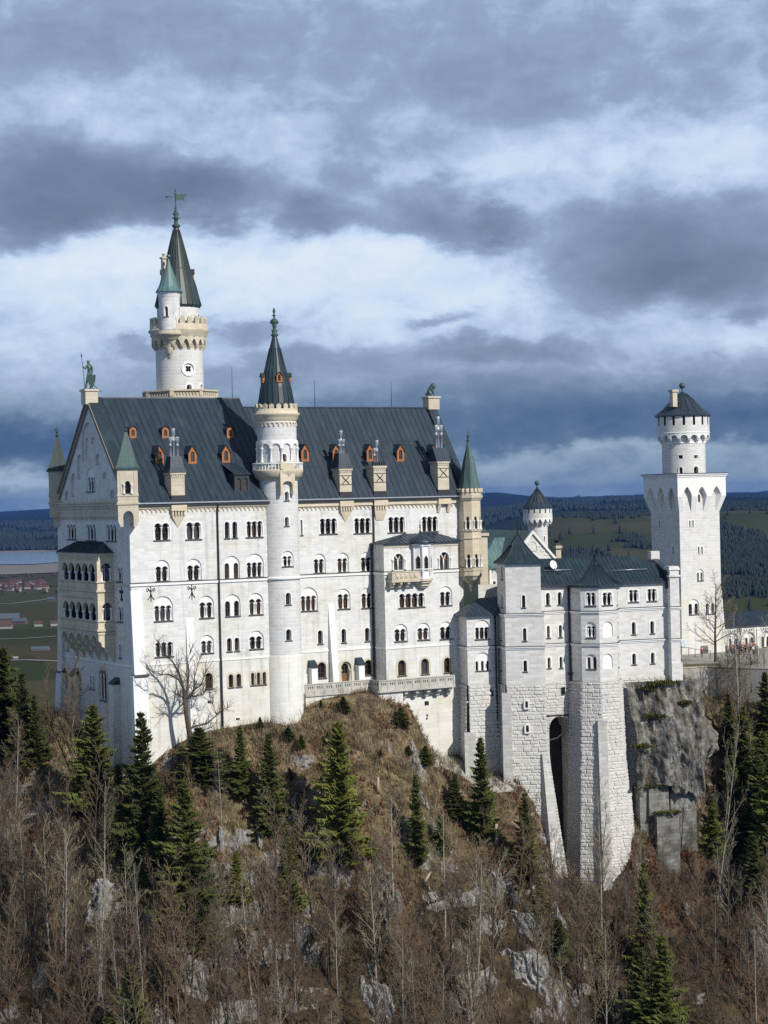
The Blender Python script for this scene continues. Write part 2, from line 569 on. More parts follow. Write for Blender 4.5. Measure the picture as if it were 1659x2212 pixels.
def multiarch(s0, s1, za, zb, n, seg=8):
    w = (s1 - s0) / n
    r = w / 2
    zs = zb - r
    o = [(s0, za), (s1, za)]
    for k in range(n - 1, -1, -1):
        c = s0 + (k + 0.5) * w
        rr = r * 0.93
        o.append((c + rr, zs))
        for i in range(1, seg):
            t = math.pi * i / seg
            o.append((c + rr * math.cos(t), zs + rr * math.sin(t)))
        o.append((c - rr, zs))
    # outer jambs
    o[2] = (s1, zs)
    o[-1] = (s0, zs)
    return o, zs

def offset(o, w):
    n = len(o)
    a = sum(o[i][0] * o[(i + 1) % n][1] - o[(i + 1) % n][0] * o[i][1] for i in range(n))
    sg = 1 if a > 0 else -1
    out = []
    for i in range(n):
        p, q, r = Vector(o[i - 1]), Vector(o[i]), Vector(o[(i + 1) % n])
        e1, e2 = (q - p), (r - q)
        if e1.length < 1e-6 or e2.length < 1e-6:
            out.append(tuple(q))
            continue
        e1.normalize()
        e2.normalize()
        n1, n2 = Vector((e1.y, -e1.x)) * sg, Vector((e2.y, -e2.x)) * sg
        b = n1 + n2
        if b.length < 0.2:
            b = n1
        b.normalize()
        k = w / max(0.6, b.dot(n1))
        out.append(tuple(q + b * k))
    return out

def column(M, s, za, zb, d, r, parent, mat=None, name='column'):
    mb = MB()
    p = M(s, za, d)
    h = zb - za
    mb.lathe(p[0], p[1], [(0, za), (r * 1.7, za), (r * 1.7, za + .1), (r * 1.35, za + .2), (r, za + .26), (r * .9, zb - .42), (r * 1.0, zb - .4),
                          (r * 1.6, zb - .14), (r * 1.75, zb - .1), (r * 1.75, zb), (0, zb)], 8)
    return mb.build(name, mat or M_TRIM, parent)

PRNG = random.Random(3)
class Wall:
    "vertical plane in a frame: starts at p, runs along e (to the right seen from outside)"
    def __init__(s, frame, p, e):
        s.F = frame
        s.p = Vector((p[0], p[1]))
        s.e = Vector(e).normalized()
        s.inn = Vector((-s.e.y, s.e.x))
        s.holes = []
    def M(s, a, z, d=0.0):
        q = s.p + s.e * a + s.inn * d
        return (q.x, q.y, z)
    def hit(s, q, d=0.0):
        o, r = s.F.ray(q)
        o2, r2 = Vector((o.x, o.y)), Vector((r.x, r.y))
        t = ((s.p - o2).dot(s.inn) + d) / r2.dot(s.inn)
        P = o + r * t
        return ((Vector((P.x, P.y)) - s.p).dot(s.e), P.z)
    def rect(s, cf, x0, x1, ya, yb, d=0.0):
        xm, ym = (x0 + x1) / 2, (ya + yb) / 2
        return s.hit(cf(x0, ym), d)[0], s.hit(cf(x1, ym), d)[0], s.hit(cf(xm, yb), d)[1], s.hit(cf(xm, ya), d)[1]
    def build(s, name, mat, parent, outline, extra=(), smooth=False):
        mb = MB()
        sheet(mb, s.M, outline, s.holes, 0.0, extra, smooth)
        return mb.build(name, mat, parent)
    def win(s, parent, cf, x0, x1, ya, yb, n=1, blind=None, **kw):
        s0, s1, za, zb = s.rect(cf, x0, x1, ya, yb)
        bz = s.hit(cf((x0 + x1) / 2, blind))[1] if blind is not None else None
        s.holes += window(parent, s.M, s0, s1, za, zb, n, bz, **kw)

class Round(Wall):
    def __init__(s, frame, cx, cy, r):
        s.F, s.cx, s.cy, s.r = frame, cx, cy, r
        s.holes = []
    def M(s, a, z, d=0.0):
        t = a / s.r
        return (s.cx + (s.r - d) * math.sin(t), s.cy - (s.r - d) * math.cos(t), z)
    def hit(s, q, d=0.0):
        o, r = s.F.ray(q)
        ox, oy = o.x - s.cx, o.y - s.cy
        A = r.x * r.x + r.y * r.y
        B = ox * r.x + oy * r.y
        C = ox * ox + oy * oy - s.r * s.r
        D = B * B - A * C
        t = (-B - math.sqrt(max(D, 0))) / A
        P = o + r * t
        return (math.atan2(P.x - s.cx, -(P.y - s.cy)) * s.r, P.z)
    def build(s, name, mat, parent, za, zb, seg=40, dz=1.2):
        n = max(1, int((zb - za) / dz))
        a = math.pi * s.r
        ol = [(-a + 2 * a * i / seg, za) for i in range(seg + 1)]
        ol += [(a, za + (zb - za) * k / n) for k in range(1, n)]
        ol += [(a - 2 * a * i / seg, zb) for i in range(seg + 1)]
        ol += [(-a, zb - (zb - za) * k / n) for k in range(1, n)]
        ex = [(-a + 2 * a * i / seg, za + (zb - za) * k / n) for i in range(1, seg) for k in range(1, n)]
        if s.holes and ex:
            P = np.array(ex)
            bad = np.zeros(len(P), bool)
            for h in s.holes:
                bad |= pip(P, offset(h, 0.12))
            ex = [e for e, b in zip(ex, bad) if not b]
        mb = MB()
        sheet(mb, s.M, ol, s.holes, 0.0, ex, True)
        return mb.build(name, mat, parent)

def window(parent, M, s0, s1, za, zb, n=1, blind=None, sep=0.0, trim=None, tw=0.15, sill=True, pane=None, depth=0.5, cols=True,
           dt=0.17, mat=None, pointed=0.0, cr=0.1, name='window', rect=False, bm=0.12, dbl=False):
    "a real recessed opening with reveal, glass, columns and sill; returns the outlines to cut from the wall"
    tr = trim or M_TRIM
    body = mat or M_TRIM
    spring = None
    if rect:
        lights = [[(s0, za), (s1, za), (s1, zb), (s0, zb)]] if n == 1 else \
            [[(a, za), (b, za), (b, zb), (a, zb)] for a, b in [(s0 + (s1 - s0 + sep) * k / n, s0 + (s1 - s0 + sep) * k / n + (s1 - s0 - sep * (n - 1)) / n) for k in range(n)]]
    elif n == 1:
        lights = [arch(s0, s1, za, zb, 10, pointed)]
    elif sep > 0:
        w = (s1 - s0 - sep * (n - 1)) / n
        lights = [arch(s0 + k * (w + sep), s0 + k * (w + sep) + w, za, zb, 8, pointed) for k in range(n)]
    else:
        o, spring = multiarch(s0, s1, za, zb, n)
        lights = [o]
    mb = MB()
    if blind is not None:
        b0, b1 = s0 - bm, s1 + bm
        big = arch(b0, b1, za - 0.02, max(blind, zb + 0.15), 14)
        sheet(mb, M, big, lights, dt)
        rim(mb, M, big, 0.0, dt)
        for l in lights:
            rim(mb, M, l, dt, depth)
        holes = [big]
        off = dt
    else:
        for l in lights:
            rim(mb, M, l, 0.0, depth)
            if tw > 0:
                ol = offset(l, tw)
                nl = len(l)
                st = 1 if not rect else 0
                idx = list(range(1, nl)) + [0]
                vv = [M(l[i][0], l[i][1], -0.04) for i in idx] + [M(ol[i][0], max(ol[i][1], za), -0.04) for i in idx] + \
                     [M(ol[i][0], max(ol[i][1], za), 0.02) for i in idx] + [M(l[i][0], l[i][1], 0.02) for i in idx]
                ff = []
                for i in range(nl - 1):
                    ff += [(i, i + 1, nl + i + 1, nl + i), (nl + i, nl + i + 1, 2 * nl + i + 1, 2 * nl + i), (3 * nl + i, 3 * nl + i + 1, i + 1, i)]
                mb.add(vv, ff)
        holes = lights
        off = 0.0
    w = mb.build(name, tr if blind is None else body, parent)
    pb = MB()
    pb.quad(M(s0 - .05, za - .05, depth), M(s1 + .05, za - .05, depth), M(s1 + .05, zb + .05, depth), M(s0 - .05, zb + .05, depth))
    pb.build('pane', pane or PRNG.choice([M_PANE] * 6 + [M_PANEB] * 2 + [M_PANEG]), w)
    if spring and cols:
        wv = (s1 - s0) / n
        for k in range(0, n + 1):
            s = s0 + k * wv
            if k == 0:
                s += cr * 1.0
            if k == n:
                s -= cr * 1.0
            if dbl and 0 < k < n:
                column(M, s - cr * 1.3, za + .02, spring, off + 0.16, cr, w)
                column(M, s + cr * 1.3, za + .02, spring, off + 0.16, cr, w)
            else:
                column(M, s, za + .02, spring, off + 0.16, cr, w)
    if sill:
        sb = MB()
        e = 0.12 if blind is None else bm
        p = [M(s0 - e, za - .14, -.1), M(s1 + e, za - .14, -.1), M(s1 + e, za - .14, .1), M(s0 - e, za - .14, .1),
             M(s0 - e, za - .02, -.1), M(s1 + e, za - .02, -.1), M(s1 + e, za + .012, .1), M(s0 - e, za + .012, .1)]
        sb.hexa(p)
        sb.build('sill', M_SLATE, w)
    return holes

def frieze(parent, M, s0, s1, zt, zbot, pitch, mat=None, d=0.13, name='arcade_frieze'):
    n = max(1, int(round((s1 - s0) / pitch)))
    p = (s1 - s0) / n
    o = [(s1, zt), (s0, zt)]
    for k in range(n):
        a = s0 + k * p
        r = p * 0.36
        c = a + p / 2
        zc = zbot + (zt - zbot) * 0.25
        o += [(a + .001, zbot), (c - r, zbot), (c - r, zc)]
        for i in range(1, 6):
            t = math.pi - math.pi * i / 6
            o.append((c + r * math.cos(t), zc + r * math.sin(t)))
        o += [(c + r, zc), (c + r, zbot)]
    o.append((s1, zbot))
    mb = MB()
    sheet(mb, M, o, (), -d)
    rim(mb, M, o, -d, 0.01)
    return mb.build(name, mat or M_SAND, parent)

def band(parent, M, s0, s1, za, zb, d, mat, name='string_course', mb=None):
    own = mb is None
    mb = mb or MB()
    mb.hexa([M(s0, za, -d), M(s1, za, -d), M(s1, za, .02), M(s0, za, .02), M(s0, zb, -d), M(s1, zb, -d), M(s1, zb, .02), M(s0, zb, .02)])
    if own:
        return mb.build(name, mat, parent)

def roof_poly(mb, pts, spacing=0.85, h=0.05, w=0.05, ev=None):
    "one roof plane with standing seams running up the slope"
    P = [Vector(p) for p in pts]
    n = (P[1] - P[0]).cross(P[2] - P[0]).normalized()
    if n.z < 0:
        n = -n
    e = Vector((-n.y, n.x, 0)).normalized()
    s = n.cross(e)
    mb.add(P, [tuple(range(len(P)))])
    a = [p.dot(e) for p in P]
    b = [p.dot(s) for p in P]
    t = math.floor(min(a) / spacing) * spacing + spacing
    while t < max(a) - 0.05:
        xs = []
        for i in range(len(P)):
            j = (i + 1) % len(P)
            if (a[i] - t) * (a[j] - t) < 0:
                k = (t - a[i]) / (a[j] - a[i])
                xs.append(P[i] + (P[j] - P[i]) * k)
        if len(xs) >= 2:
            xs.sort(key=lambda q: q.dot(s))
            q0, q1 = xs[0], xs[-1]
            if (q1 - q0).length > 0.3:
                dw = e * (w / 2)
                up = n * h
                mb.add([q0 - dw, q0 + dw, q1 + dw, q1 - dw, q0 - dw + up, q0 + dw + up, q1 + dw + up, q1 - dw + up],
                       [(4, 5, 6, 7), (0, 1, 5, 4), (1, 2, 6, 5), (2, 3, 7, 6), (3, 0, 4, 7)])
        t += spacing
    return n

def finial(mb, x, y, z, h, r):
    mb.lathe(x, y, [(r, z), (r * .55, z + h * .08), (r * 1.15, z + h * .12), (r * .45, z + h * .2), (r * .4, z + h * .38), (r * 1.0, z + h * .44),
                    (r * .35, z + h * .5), (r * .9, z + h * .58), (r * .25, z + h * .66), (r * .2, z + h), (0, z + h)], 8)

def octagon(cx, cy, r, n=8, rot=math.pi / 8):
    return [(cx + r * math.sin(rot + 2 * math.pi * k / n), cy - r * math.cos(rot + 2 * math.pi * k / n)) for k in range(n)]

# ================================================================== PALACE
FP = Frame((281, 1200), 240, 30)
def zax(F, q, lx, ly):
    "height at which the sight line of q passes the vertical axis at lx, ly"
    o, r = F.ray(q)
    d = math.hypot(lx - o.x, ly - o.y)
    return o.z + r.z * d / math.hypot(r.x, r.y)
def rax(F, w, lx, ly):
    "radius of something w grid pixels wide standing at lx, ly"
    p = F.M @ Vector((lx, ly, 0))
    return w / FPX * p.y / 2

GB = 25.0                                     # depth of the gable front
pal = thing('palace_building', 'long white limestone palace with steep dark roof, orange dormers and many arched windows', 'castle building', FP, (10, 6, -30))
A = Wall(FP, (0, 0), (1, 0))
G = Wall(FP, (0, GB), (0, -1))
B = Wall(FP, (0, 3), (1, 0))
C = Wall(FP, (0, 0), (1, 0))
zs_ = -9.95
zp_ = -20.05
# ---- facade A
for cx0, cx1, yt, yb, n, bl, kw in [
    (120, 262, 215, 372, 2, None, dict(tw=.2)), (410, 548, 207, 365, 2, None, dict(tw=.2)),
    (762, 806, 205, 355, 1, None, {}), (832, 877, 203, 352, 1, None, {}), (958, 1108, 197, 345, 3, None, {}),
    (135, 256, 608, 745, 2, 552, {}), (424, 545, 598, 735, 2, 542, {}), (767, 893, 580, 720, 2, 515, dict(sep=.62)), (965, 1112, 572, 708, 3, 495, {}),
    (124, 286, 965, 1108, 3, 882, {}), (535, 660, 935, 1080, 2, 878, dict(dbl=True)), (772, 899, 925, 1063, 2, 864, dict(sep=.55)), (987, 1107, 905, 1050, 2, 853, dict(dbl=True)),
    (128, 294, 1297, 1432, 3, None, {}), (550, 657, 1285, 1400, 2, 1235, {}), (783, 827, 1262, 1385, 1, None, {}), (852, 896, 1258, 1380, 1, None, {}),
    (990, 1111, 1245, 1362, 2, 1195, {}),
    (586, 654, 1580, 1722, 1, None, dict(trim=M_TRIMB, tw=.3)), (798, 841, 1592, 1712, 1, None, dict(trim=M_TRIMB, tw=.26)), (868, 912, 1587, 1706, 1, None, dict(trim=M_TRIMB, tw=.26)),
    (1002, 1138, 1574, 1688, 3, None, dict(trim=M_TRIMB, tw=.26, sep=.36)),
    (606, 642, 1832, 1860, 1, None, dict(rect=True, sill=False, pane=M_PANEG)), (863, 901, 1988, 2010, 1, None, dict(rect=True, sill=False))]:
    A.win(pal, c2, cx0, cx1, yt, yb, n, bl, **kw)
AX1 = 21.0
up = Wall(FP, (0, 0), (1, 0))
# wall above and below the plinth line are two blocks of masonry, the lower one a little proud
def split_holes(W, zsplit):
    hi = [h for h in W.holes if min(p[1] for p in h) > zsplit]
    lo = [h for h in W.holes if min(p[1] for p in h) <= zsplit]
    return hi, lo
hi, lo = split_holes(A, zp_)
A.holes = hi
A.build('facade_wall', M_WALL, pal, [(0, zp_), (AX1, zp_), (AX1, 0), (0, 0)])
A.holes = lo
A.build('plinth_wall', M_PLINTH, pal, [(0, -38), (AX1, -38), (AX1, zp_), (0, zp_)])
band(pal, A.M, -.06, AX1, zp_ - .12, zp_ + .16, .09, M_TRIM, 'plinth_course')
band(pal, A.M, -.1, AX1, zs_ - .3, zs_ + .02, .16, M_TRIM)
band(pal, A.M, -.1, AX1, zs_ - .02 + .045, zs_ + .14, .2, M_SLATE, 'string_course_cap')
zf1, zf0 = A.hit(c2(500, 75))[1], A.hit(c2(500, 112))[1]
frieze(pal, A.M, 0.6, AX1 - 2, zf1, zf0, 0.62)
band(pal, A.M, 0.4, AX1 - 1.5, zf1 + .002, -.42, .3, M_SAND, 'eaves_cornice')

# ---- facade B with the bay
for cx0, cx1, yt, yb, n, bl, kw in [
    (163, 180, 177, 310, 1, None, {}), (328, 478, 163, 300, 3, None, {}), (625, 772, 160, 294, 3, None, {}), (919, 1065, 150, 287, 3, None, {}), (1209, 1350, 147, 278, 3, None, {}),
    (280, 374, 515, 637, 2, 470, {}), (484, 576, 508, 630, 2, 462, {}), (687, 782, 500, 622, 2, 457, {}),
    (168, 306, 833, 965, 3, 762, {}), (487, 588, 818, 948, 2, 774, {}), (692, 788, 812, 940, 2, 767, {}),
    (313, 355, 1132, 1250, 1, None, {}), (517, 557, 1120, 1240, 1, None, {}), (720, 760, 1110, 1227, 1, None, {}),
    (312, 384, 1408, 1546, 1, None, dict(trim=M_TRIMB, tw=.3)), (716, 788, 1387, 1520, 1, None, dict(trim=M_TRIMB, tw=.3))]:
    B.win(pal, c3, cx0, cx1, yt, yb, n, bl, **kw)
# arched terrace door
s0, s1, za, zb = B.rect(c3, 508, 600, 1402, 1580)
B.holes += [arch(s0, s1, za, zb, 14)]
dm = MB()
for k in range(3):
    o_ = offset(arch(s0, s1, za, zb, 14), -.14 * k + .28)
    rim(dm, B.M, arch(s0, s1, za, zb, 14), 0.0, .2)
o1, o2 = arch(s0, s1, za, zb, 14), offset(arch(s0, s1, za, zb, 14), .32)
vv = [B.M(p[0], p[1], -.1) for p in o1] + [B.M(p[0], max(p[1], za), -.1) for p in o2] + [B.M(p[0], max(p[1], za), .02) for p in o2]
n_ = len(o1)
dm.add(vv, [(i, (i + 1) % n_, n_ + (i + 1) % n_, n_ + i) for i in range(1, n_)] + [(n_ + i, n_ + (i + 1) % n_, 2 * n_ + (i + 1) % n_, 2 * n_ + i) for i in range(1, n_)])
o3 = arch(s0 + .25, s1 - .25, za, zb - .25, 14)
sheet(dm, B.M, o1, [o3], .2)
rim(dm, B.M, o3, .2, .6)
door = dm.build('terrace_door', M_TRIMB, pal)
pb = MB()
zm = za + (zb - za) * .42
pb.quad(B.M(s0, zm, .6), B.M(s1, zm, .6), B.M(s1, zb, .6), B.M(s0, zb, .6))
pb.build('pane', M_PANE, door)
pb = MB()
pb.quad(B.M(s0, za - .1, .58), B.M(s1, za - .1, .58), B.M(s1, zm, .58), B.M(s0, zm, .58))
pb.build('door_leaf', M_BROWNW, door)
for s in (s0 + .12, s1 - .12):
    column(B.M, s, za + .02, za + (zb - za) * .62, .1, .12, door, M_TRIMB)
BX0, BX1 = 21.5, 50.4
hi, lo = split_holes(B, zp_)
B.holes = hi
B.build('facade_wall', M_WALL, pal, [(BX0, zp_), (BX1, zp_), (BX1, 0), (BX0, 0)])
B.holes = lo
B.build('plinth_wall', M_PLINTH, pal, [(BX0, -36), (BX1, -36), (BX1, zp_), (BX0, zp_)])
cl0, cl1 = C.hit(c3(890, 800))[0], C.hit(c3(1530, 700))[0]
band(pal, B.M, 23.4, cl0, zp_ - .12, zp_ + .16, .09, M_TRIM, 'plinth_course')
band(pal, B.M, 23.4, cl0, zs_ - .3, zs_ + .02, .16, M_TRIM)
band(pal, B.M, 23.4, cl0, zs_ + .025, zs_ + .14, .2, M_SLATE, 'string_course_cap')
zf1b, zf0b = B.hit(c3(400, 60))[1], B.hit(c3(400, 92))[1]
frieze(pal, B.M, 23.4, BX1 - .9, zf1b, zf0b, 0.62)
band(pal, B.M, 23.0, BX1 - .5, zf1b + .002, -.42, .3, M_SAND, 'eaves_cornice')
# ---- bay C (projecting staircase block)
bay = MB()
for cx0, cx1, yt, yb, n, bl, kw in [
    (1012, 1235, 810, 935, 4, None, dict(tw=.12)), (1372, 1468, 797, 918, 2, 752, {}),
    (978, 1082, 1120, 1228, 2, 1078, {}), (1177, 1278, 1110, 1215, 2, 1067, {}), (1371, 1472, 1100, 1208, 2, 1057, {}),
    (1005, 1074, 1390, 1525, 1, None, dict(trim=M_TRIMB, tw=.3)), (1205, 1272, 1377, 1513, 1, None, dict(trim=M_TRIMB, tw=.3)), (1402, 1464, 1368, 1500, 1, None, dict(trim=M_TRIMB, tw=.3)),
    (968, 1054, 470, 612, 1, None, dict(pane=M_PANEG, tw=.12, sill=False)), (1365, 1446, 456, 603, 1, None, dict(pane=M_PANEG, tw=.12, sill=False))]:
    C.win(pal, c3, cx0, cx1, yt, yb, n, bl, **kw)
for xa, xb, yt, yb in [(968, 1054, 470, 612), (1365, 1446, 456, 603)]:       # tracery of the two big windows
    a0, a1, za, zb = C.rect(c3, xa, xb, yt, yb)
    t = MB()
    am = (a0 + a1) / 2
    t.tube([C.M(am, za, .25), C.M(am, za + (zb - za) * .62, .25)], .1, 6)
    for sg in (-1, 1):
        t.tube([C.M(am, za + (zb - za) * .6, .25), C.M(am + sg * .3, za + (zb - za) * .8, .25), C.M(am + sg * .36, zb - .1, .25)], .09, 6)
    t.build('tracery', M_TRIM, pal)
    cb = MB()
    cb.quad(C.M(a0, za + (zb - za) * .55, .42), C.M(a1, za + (zb - za) * .55, .42), C.M(a1, za + (zb - za) * .72, .42), C.M(a0, za + (zb - za) * .72, .42))
    cb.build('transom', M_BROWNW, pal)
    for sx in (a0 - .18, a1 + .22):
        column(C.M, sx, za, za + (zb - za) * .66, -.08, .1, pal)
    zq = C.hit(c3((xa + xb) / 2, yt - 45))[1]
    dd = MB()
    for k in range(7):
        q = a0 - .6 + k * (a1 - a0 + .9) / 6
        dd.hexa([C.M(q, zq, -.06), C.M(q + .2, zq, -.06), C.M(q + .2, zq, .02), C.M(q, zq, .02), C.M(q + .1, zq + .25, -.06), C.M(q + .3, zq + .25, -.06), C.M(q + .3, zq + .25, .02), C.M(q + .1, zq + .25, .02)])
    dd.build('dentil_row', M_TRIMB, pal)
zc = C.hit(c3(1200, 375))[1]
hi, lo = split_holes(C, zp_)
C.holes = hi
C.build('bay_wall', M_WALL, pal, [(cl0, zp_), (cl1, zp_), (cl1, zc), (cl0, zc)])
C.holes = lo
C.build('bay_plinth', M_PLINTH, pal, [(cl0, -29), (cl1, -29), (cl1, zp_), (cl0, zp_)])
CS = Wall(FP, (cl0, 3), (0, -1))
CS.build('bay_wall', M_WALL, pal, [(0, -29), (3, -29), (3, zc), (0, zc)])
b_ = MB()
b_.hexa([(cl1, 0, -29), (cl1, 3, -29), (cl1 - .02, 3, -29), (cl1 - .02, 0, -29), (cl1, 0, zc), (cl1, 3, zc), (cl1 - .02, 3, zc), (cl1 - .02, 0, zc)])
b_.build('bay_wall', M_WALL, pal)
for za, zb, d, mt, nm in [(zp_ - .12, zp_ + .16, .09, M_TRIM, 'plinth_course'), (zs_ - .3, zs_ + .02, .16, M_TRIM, 'string_course'), (zs_ + .025, zs_ + .14, .2, M_SLATE, 'string_course_cap')]:
    band(pal, C.M, cl0 - d, cl1, za, zb, d, mt, nm)
    band(pal, CS.M, 0, 3, za, zb, d, mt, nm)
band(pal, C.M, cl0 - .1, cl1, zc - .5, zc - .002, .12, M_TRIMB, 'bay_cornice')
rb = MB()
zr = B.hit(c3(1250, 292))[1]
xl, xr = B.hit(c3(1090, 300))[0] - 0.6, B.hit(c3(1310, 300))[0] + .4
e0 = (cl0 - .45, -.5, zc + .05)
e1 = (cl1 + .5, -.5, zc + .05)
roof_poly(rb, [e0, e1, (xr, 2.98, zr), (xl, 2.98, zr)], .7)
roof_poly(rb, [(cl0 - .45, 2.98, zc + .05), e0, (xl, 2.98, zr)], .7)
roof_poly(rb, [e1, (cl1 + .5, 2.98, zc + .05), (xr, 2.98, zr)], .7)
rb.box(cl0 - .45, cl1 + .5, -.5, 2.97, zc - .06, zc + .04)
rb.build('bay_roof', M_ROOF, pal)
# oriel
ox = C.hit(c3(1208, 560))[0]
orc = (ox, .15)
rr = rax(FP, 200 * .25, ox, 0)
o8 = octagon(*orc, rr)
zo1, zo0 = zc - .1, C.hit(c3(1208, 690), -1.0)[1]
oriel = MB()
oriel.prism(octagon(*orc, rr * .93), zo0, zo1)
for k in range(8):
    p = Vector(o8[k])
    oriel.lathe(p.x * .97 + orc[0] * .03, p.y * .97 + orc[1] * .03, [(.13, zo0), (.13, zo1)], 6)
for z_, h_ in ((zo0, .3), (zo1 - .35, .34), (zo0 + 1.25, .14)):
    oriel.prism(octagon(*orc, rr * 1.06), z_, z_ + h_)
ori = oriel.build('oriel', M_TRIM, pal)
for k in (-2, -1, 0, 1):
    a, b = Vector(o8[k % 8]), Vector(o8[(k + 1) % 8])
    fa, fb = orc + (Vector(a) - Vector(orc)) * .94 if False else a.lerp(Vector(orc), .06), b.lerp(Vector(orc), .06)
    ow = Wall(FP, fa, fb - fa)
    L = (fb - fa).length
    zt, zbm = C.hit(c3(1240, 485), -1)[1], C.hit(c3(1240, 618), -1)[1]
    wb = MB()
    ol = arch(L * .22, L * .78, zbm, zt, 8, .5)
    sheet(wb, ow.M, ol, (), -.012)
    wb.build('oriel_window', M_PANE, ori)
    fb_ = MB()
    o2 = offset(ol, .1)
    n_ = len(ol)
    fb_.add([ow.M(p[0], p[1], -.06) for p in ol] + [ow.M(p[0], p[1], -.06) for p in o2] + [ow.M(p[0], p[1], .02) for p in o2], [(i, (i + 1) % n_, n_ + (i + 1) % n_, n_ + i) for i in range(n_)] + [(n_ + i, n_ + (i + 1) % n_, 2 * n_ + (i + 1) % n_, 2 * n_ + i) for i in range(n_)])
    fb_.build('window_frame', M_TRIM, ori)
cb = MB()
zb_ = C.hit(c3(1230, 765), -.5)[1]
cb.lathe(orc[0], orc[1], [(rr * 1.02, zo0 - .002), (rr * 1.05, zo0 - .25), (rr * .92, zo0 - .3), (rr * .9, zo0 - .55), (rr * .72, zo0 - .65), (rr * .7, zo0 - .95), (rr * .5, zo0 - 1.05), (rr * .5, zb_)], 8, R(22.5), R(382.5), False)
cb.build('oriel_corbel', M_TRIMB, ori)
rf = MB()
zt_ = C.hit(c3(1195, 285), -.3)[1]
rf.lathe(orc[0], orc[1], [(rr * 1.3, zo1 + .12), (rr * 1.3, zo1 + .2), (rr * .7, zo1 + .9), (.06, zt_), (0, zt_)], 16)
finial(rf, orc[0], orc[1], zt_ - .1, 1.7, .16)
rf.build('oriel_roof', M_ROOF, ori)
# small balcony left of the oriel
bx0, bx1 = C.hit(c3(950, 660), -1.1)[0], ox - rr * .7
bz1, bz0 = C.hit(c3(1050, 632), -1.2)[1], C.hit(c3(1050, 697), -1.2)[1]
bb = MB()
bb.box(bx0, bx1, -1.25, -1.05, bz0, bz1)
bb.box(bx0, bx0 + .2, -1.05, -.01, bz0, bz1)
bb.box(bx0 - .1, bx1, -1.35, -.005, bz0 - .3, bz0 - .002)
bb.box(bx0 - .08, bx1, -1.33, -1.0, bz1 + .003, bz1 + .14)
for k in range(5):
    q = bx0 + .5 + k * (bx1 - bx0 - .7) / 5
    for sg in (0, 1):
        bb.tube([(q + sg * .4, -1.27, bz0 + .15), (q + .4 - sg * .4, -1.27, bz1 - .15)], .05, 4)
bal = bb.build('balcony', M_SANDP, pal)
for q in (bx0 + .1, bx0 + 1.25, bx0 + 2.4):
    k = MB()
    prof = [(-1.25, bz0 - .31), (-1.2, bz0 - .6), (-.9, bz0 - .7), (-.8, bz0 - 1.0), (-.4, bz0 - 1.15), (0.02, bz0 - 1.2), (0.02, bz0 - .31)]
    k.add([(q, y, z) for y, z in prof] + [(q + .35, y, z) for y, z in prof], [tuple(range(7)), tuple(reversed(range(7, 14)))] + [(i, 7 + i, 7 + (i + 1) % 7, (i + 1) % 7) for i in range(7)])
    k.build('bracket', M_SANDP, bal)

# ---- gable front
for cf, x0, x1, yt, yb, n, bl, kw in [
    (z1, 266, 350, 1768, 1913, 3, None, {}), (z1, 444, 533, 1768, 1920, 3, None, {}), (z1, 629, 723, 1770, 1928, 3, None, {}),
    (z1, 444, 522, 1330, 1470, 3, 1250, {}),
    (c1, 583, 628, 605, 715, 2, 567, {}), (c1, 588, 634, 903, 1018, 2, 860, {}), (c1, 606, 625, 1185, 1288, 1, None, {}),
    (c1, 183, 217, 1380, 1498, 2, None, dict(sep=.3, trim=M_TRIMB)), (c1, 286, 322, 1402, 1520, 2, None, dict(sep=.3, trim=M_TRIMB)),
    (c1, 390, 424, 1422, 1522, 2, None, dict(sep=.4)), (c1, 462, 513, 1380, 1608, 2, None, dict(trim=M_TRIMB, tw=.5)),
    (c1, 214, 230, 1170, 1232, 1, None, {})]:
    G.win(pal, cf, x0, x1, yt, yb, n, bl, **kw)
# blind niches of the gable
for x0, x1, yt, yb in [(397, 523, 830, 1190), (357, 404, 1130, 1357), (528, 572, 1120, 1225), (302, 349, 1300, 1522), (591, 638, 1288, 1355), (243, 284, 1465, 1550), (662, 708, 1455, 1540)]:
    s0, s1, za, zb = G.rect(z1, x0, x1, yt, yb)
    o = arch(s0, s1, za, zb, 12)
    G.holes.append(o)
    nm = MB()
    rim(nm, G.M, o, 0, .32)
    if x1 - x0 > 100:
        wd = (s1 - s0)
        ins = [arch(s0 + wd * .12, s0 + wd * .44, za + .3, zb - 1.9, 8), arch(s0 + wd * .56, s0 + wd * .88, za + 2.2, zb - 1.9, 8)]
        sheet(nm, G.M, o, ins, .32)
        for i_ in ins:
            rim(nm, G.M, i_, .32, .55)
            sheet(nm, G.M, i_, (), .55)
    else:
        sheet(nm, G.M, o, (), .32)
    nm.build('blind_niche', M_WALL, pal)
hi, lo = split_holes(G, -20.2)
zcor = 0.15
G.holes = [h for h in hi if min(p[1] for p in h) > zcor]
mid = [h for h in hi if min(p[1] for p in h) <= zcor]
G.build('gable_wall', M_WALL, pal, [(0, zcor), (GB, zcor), (GB / 2, 13.45)])
G.holes = mid
G.build('gable_wall', M_WALL, pal, [(0, -20.2), (GB, -20.2), (GB, zcor), (0, zcor)])
G.holes = lo
G.build('gable_plinth', M_PLINTH, pal, [(0, -38), (GB, -38), (GB, -20.2), (0, -20.2)])
band(pal, G.M, 1.5, GB, -20.3, -20.02, .09, M_TRIM, 'plinth_course')
band(pal, G.M, .2, GB + .1, zs_ - .3, zs_ + .02, .16, M_TRIMB)
gc = MB()
for za, zb, d in ((-.55, -.2, .25), (-.198, .12, .45), (.122, .3, .6), (-1.15, -.552, .12)):
    band(pal, G.M, .8, GB - 1.4, za, zb, d, None, mb=gc)
gc.build('gable_cornice', M_SANDP, pal)
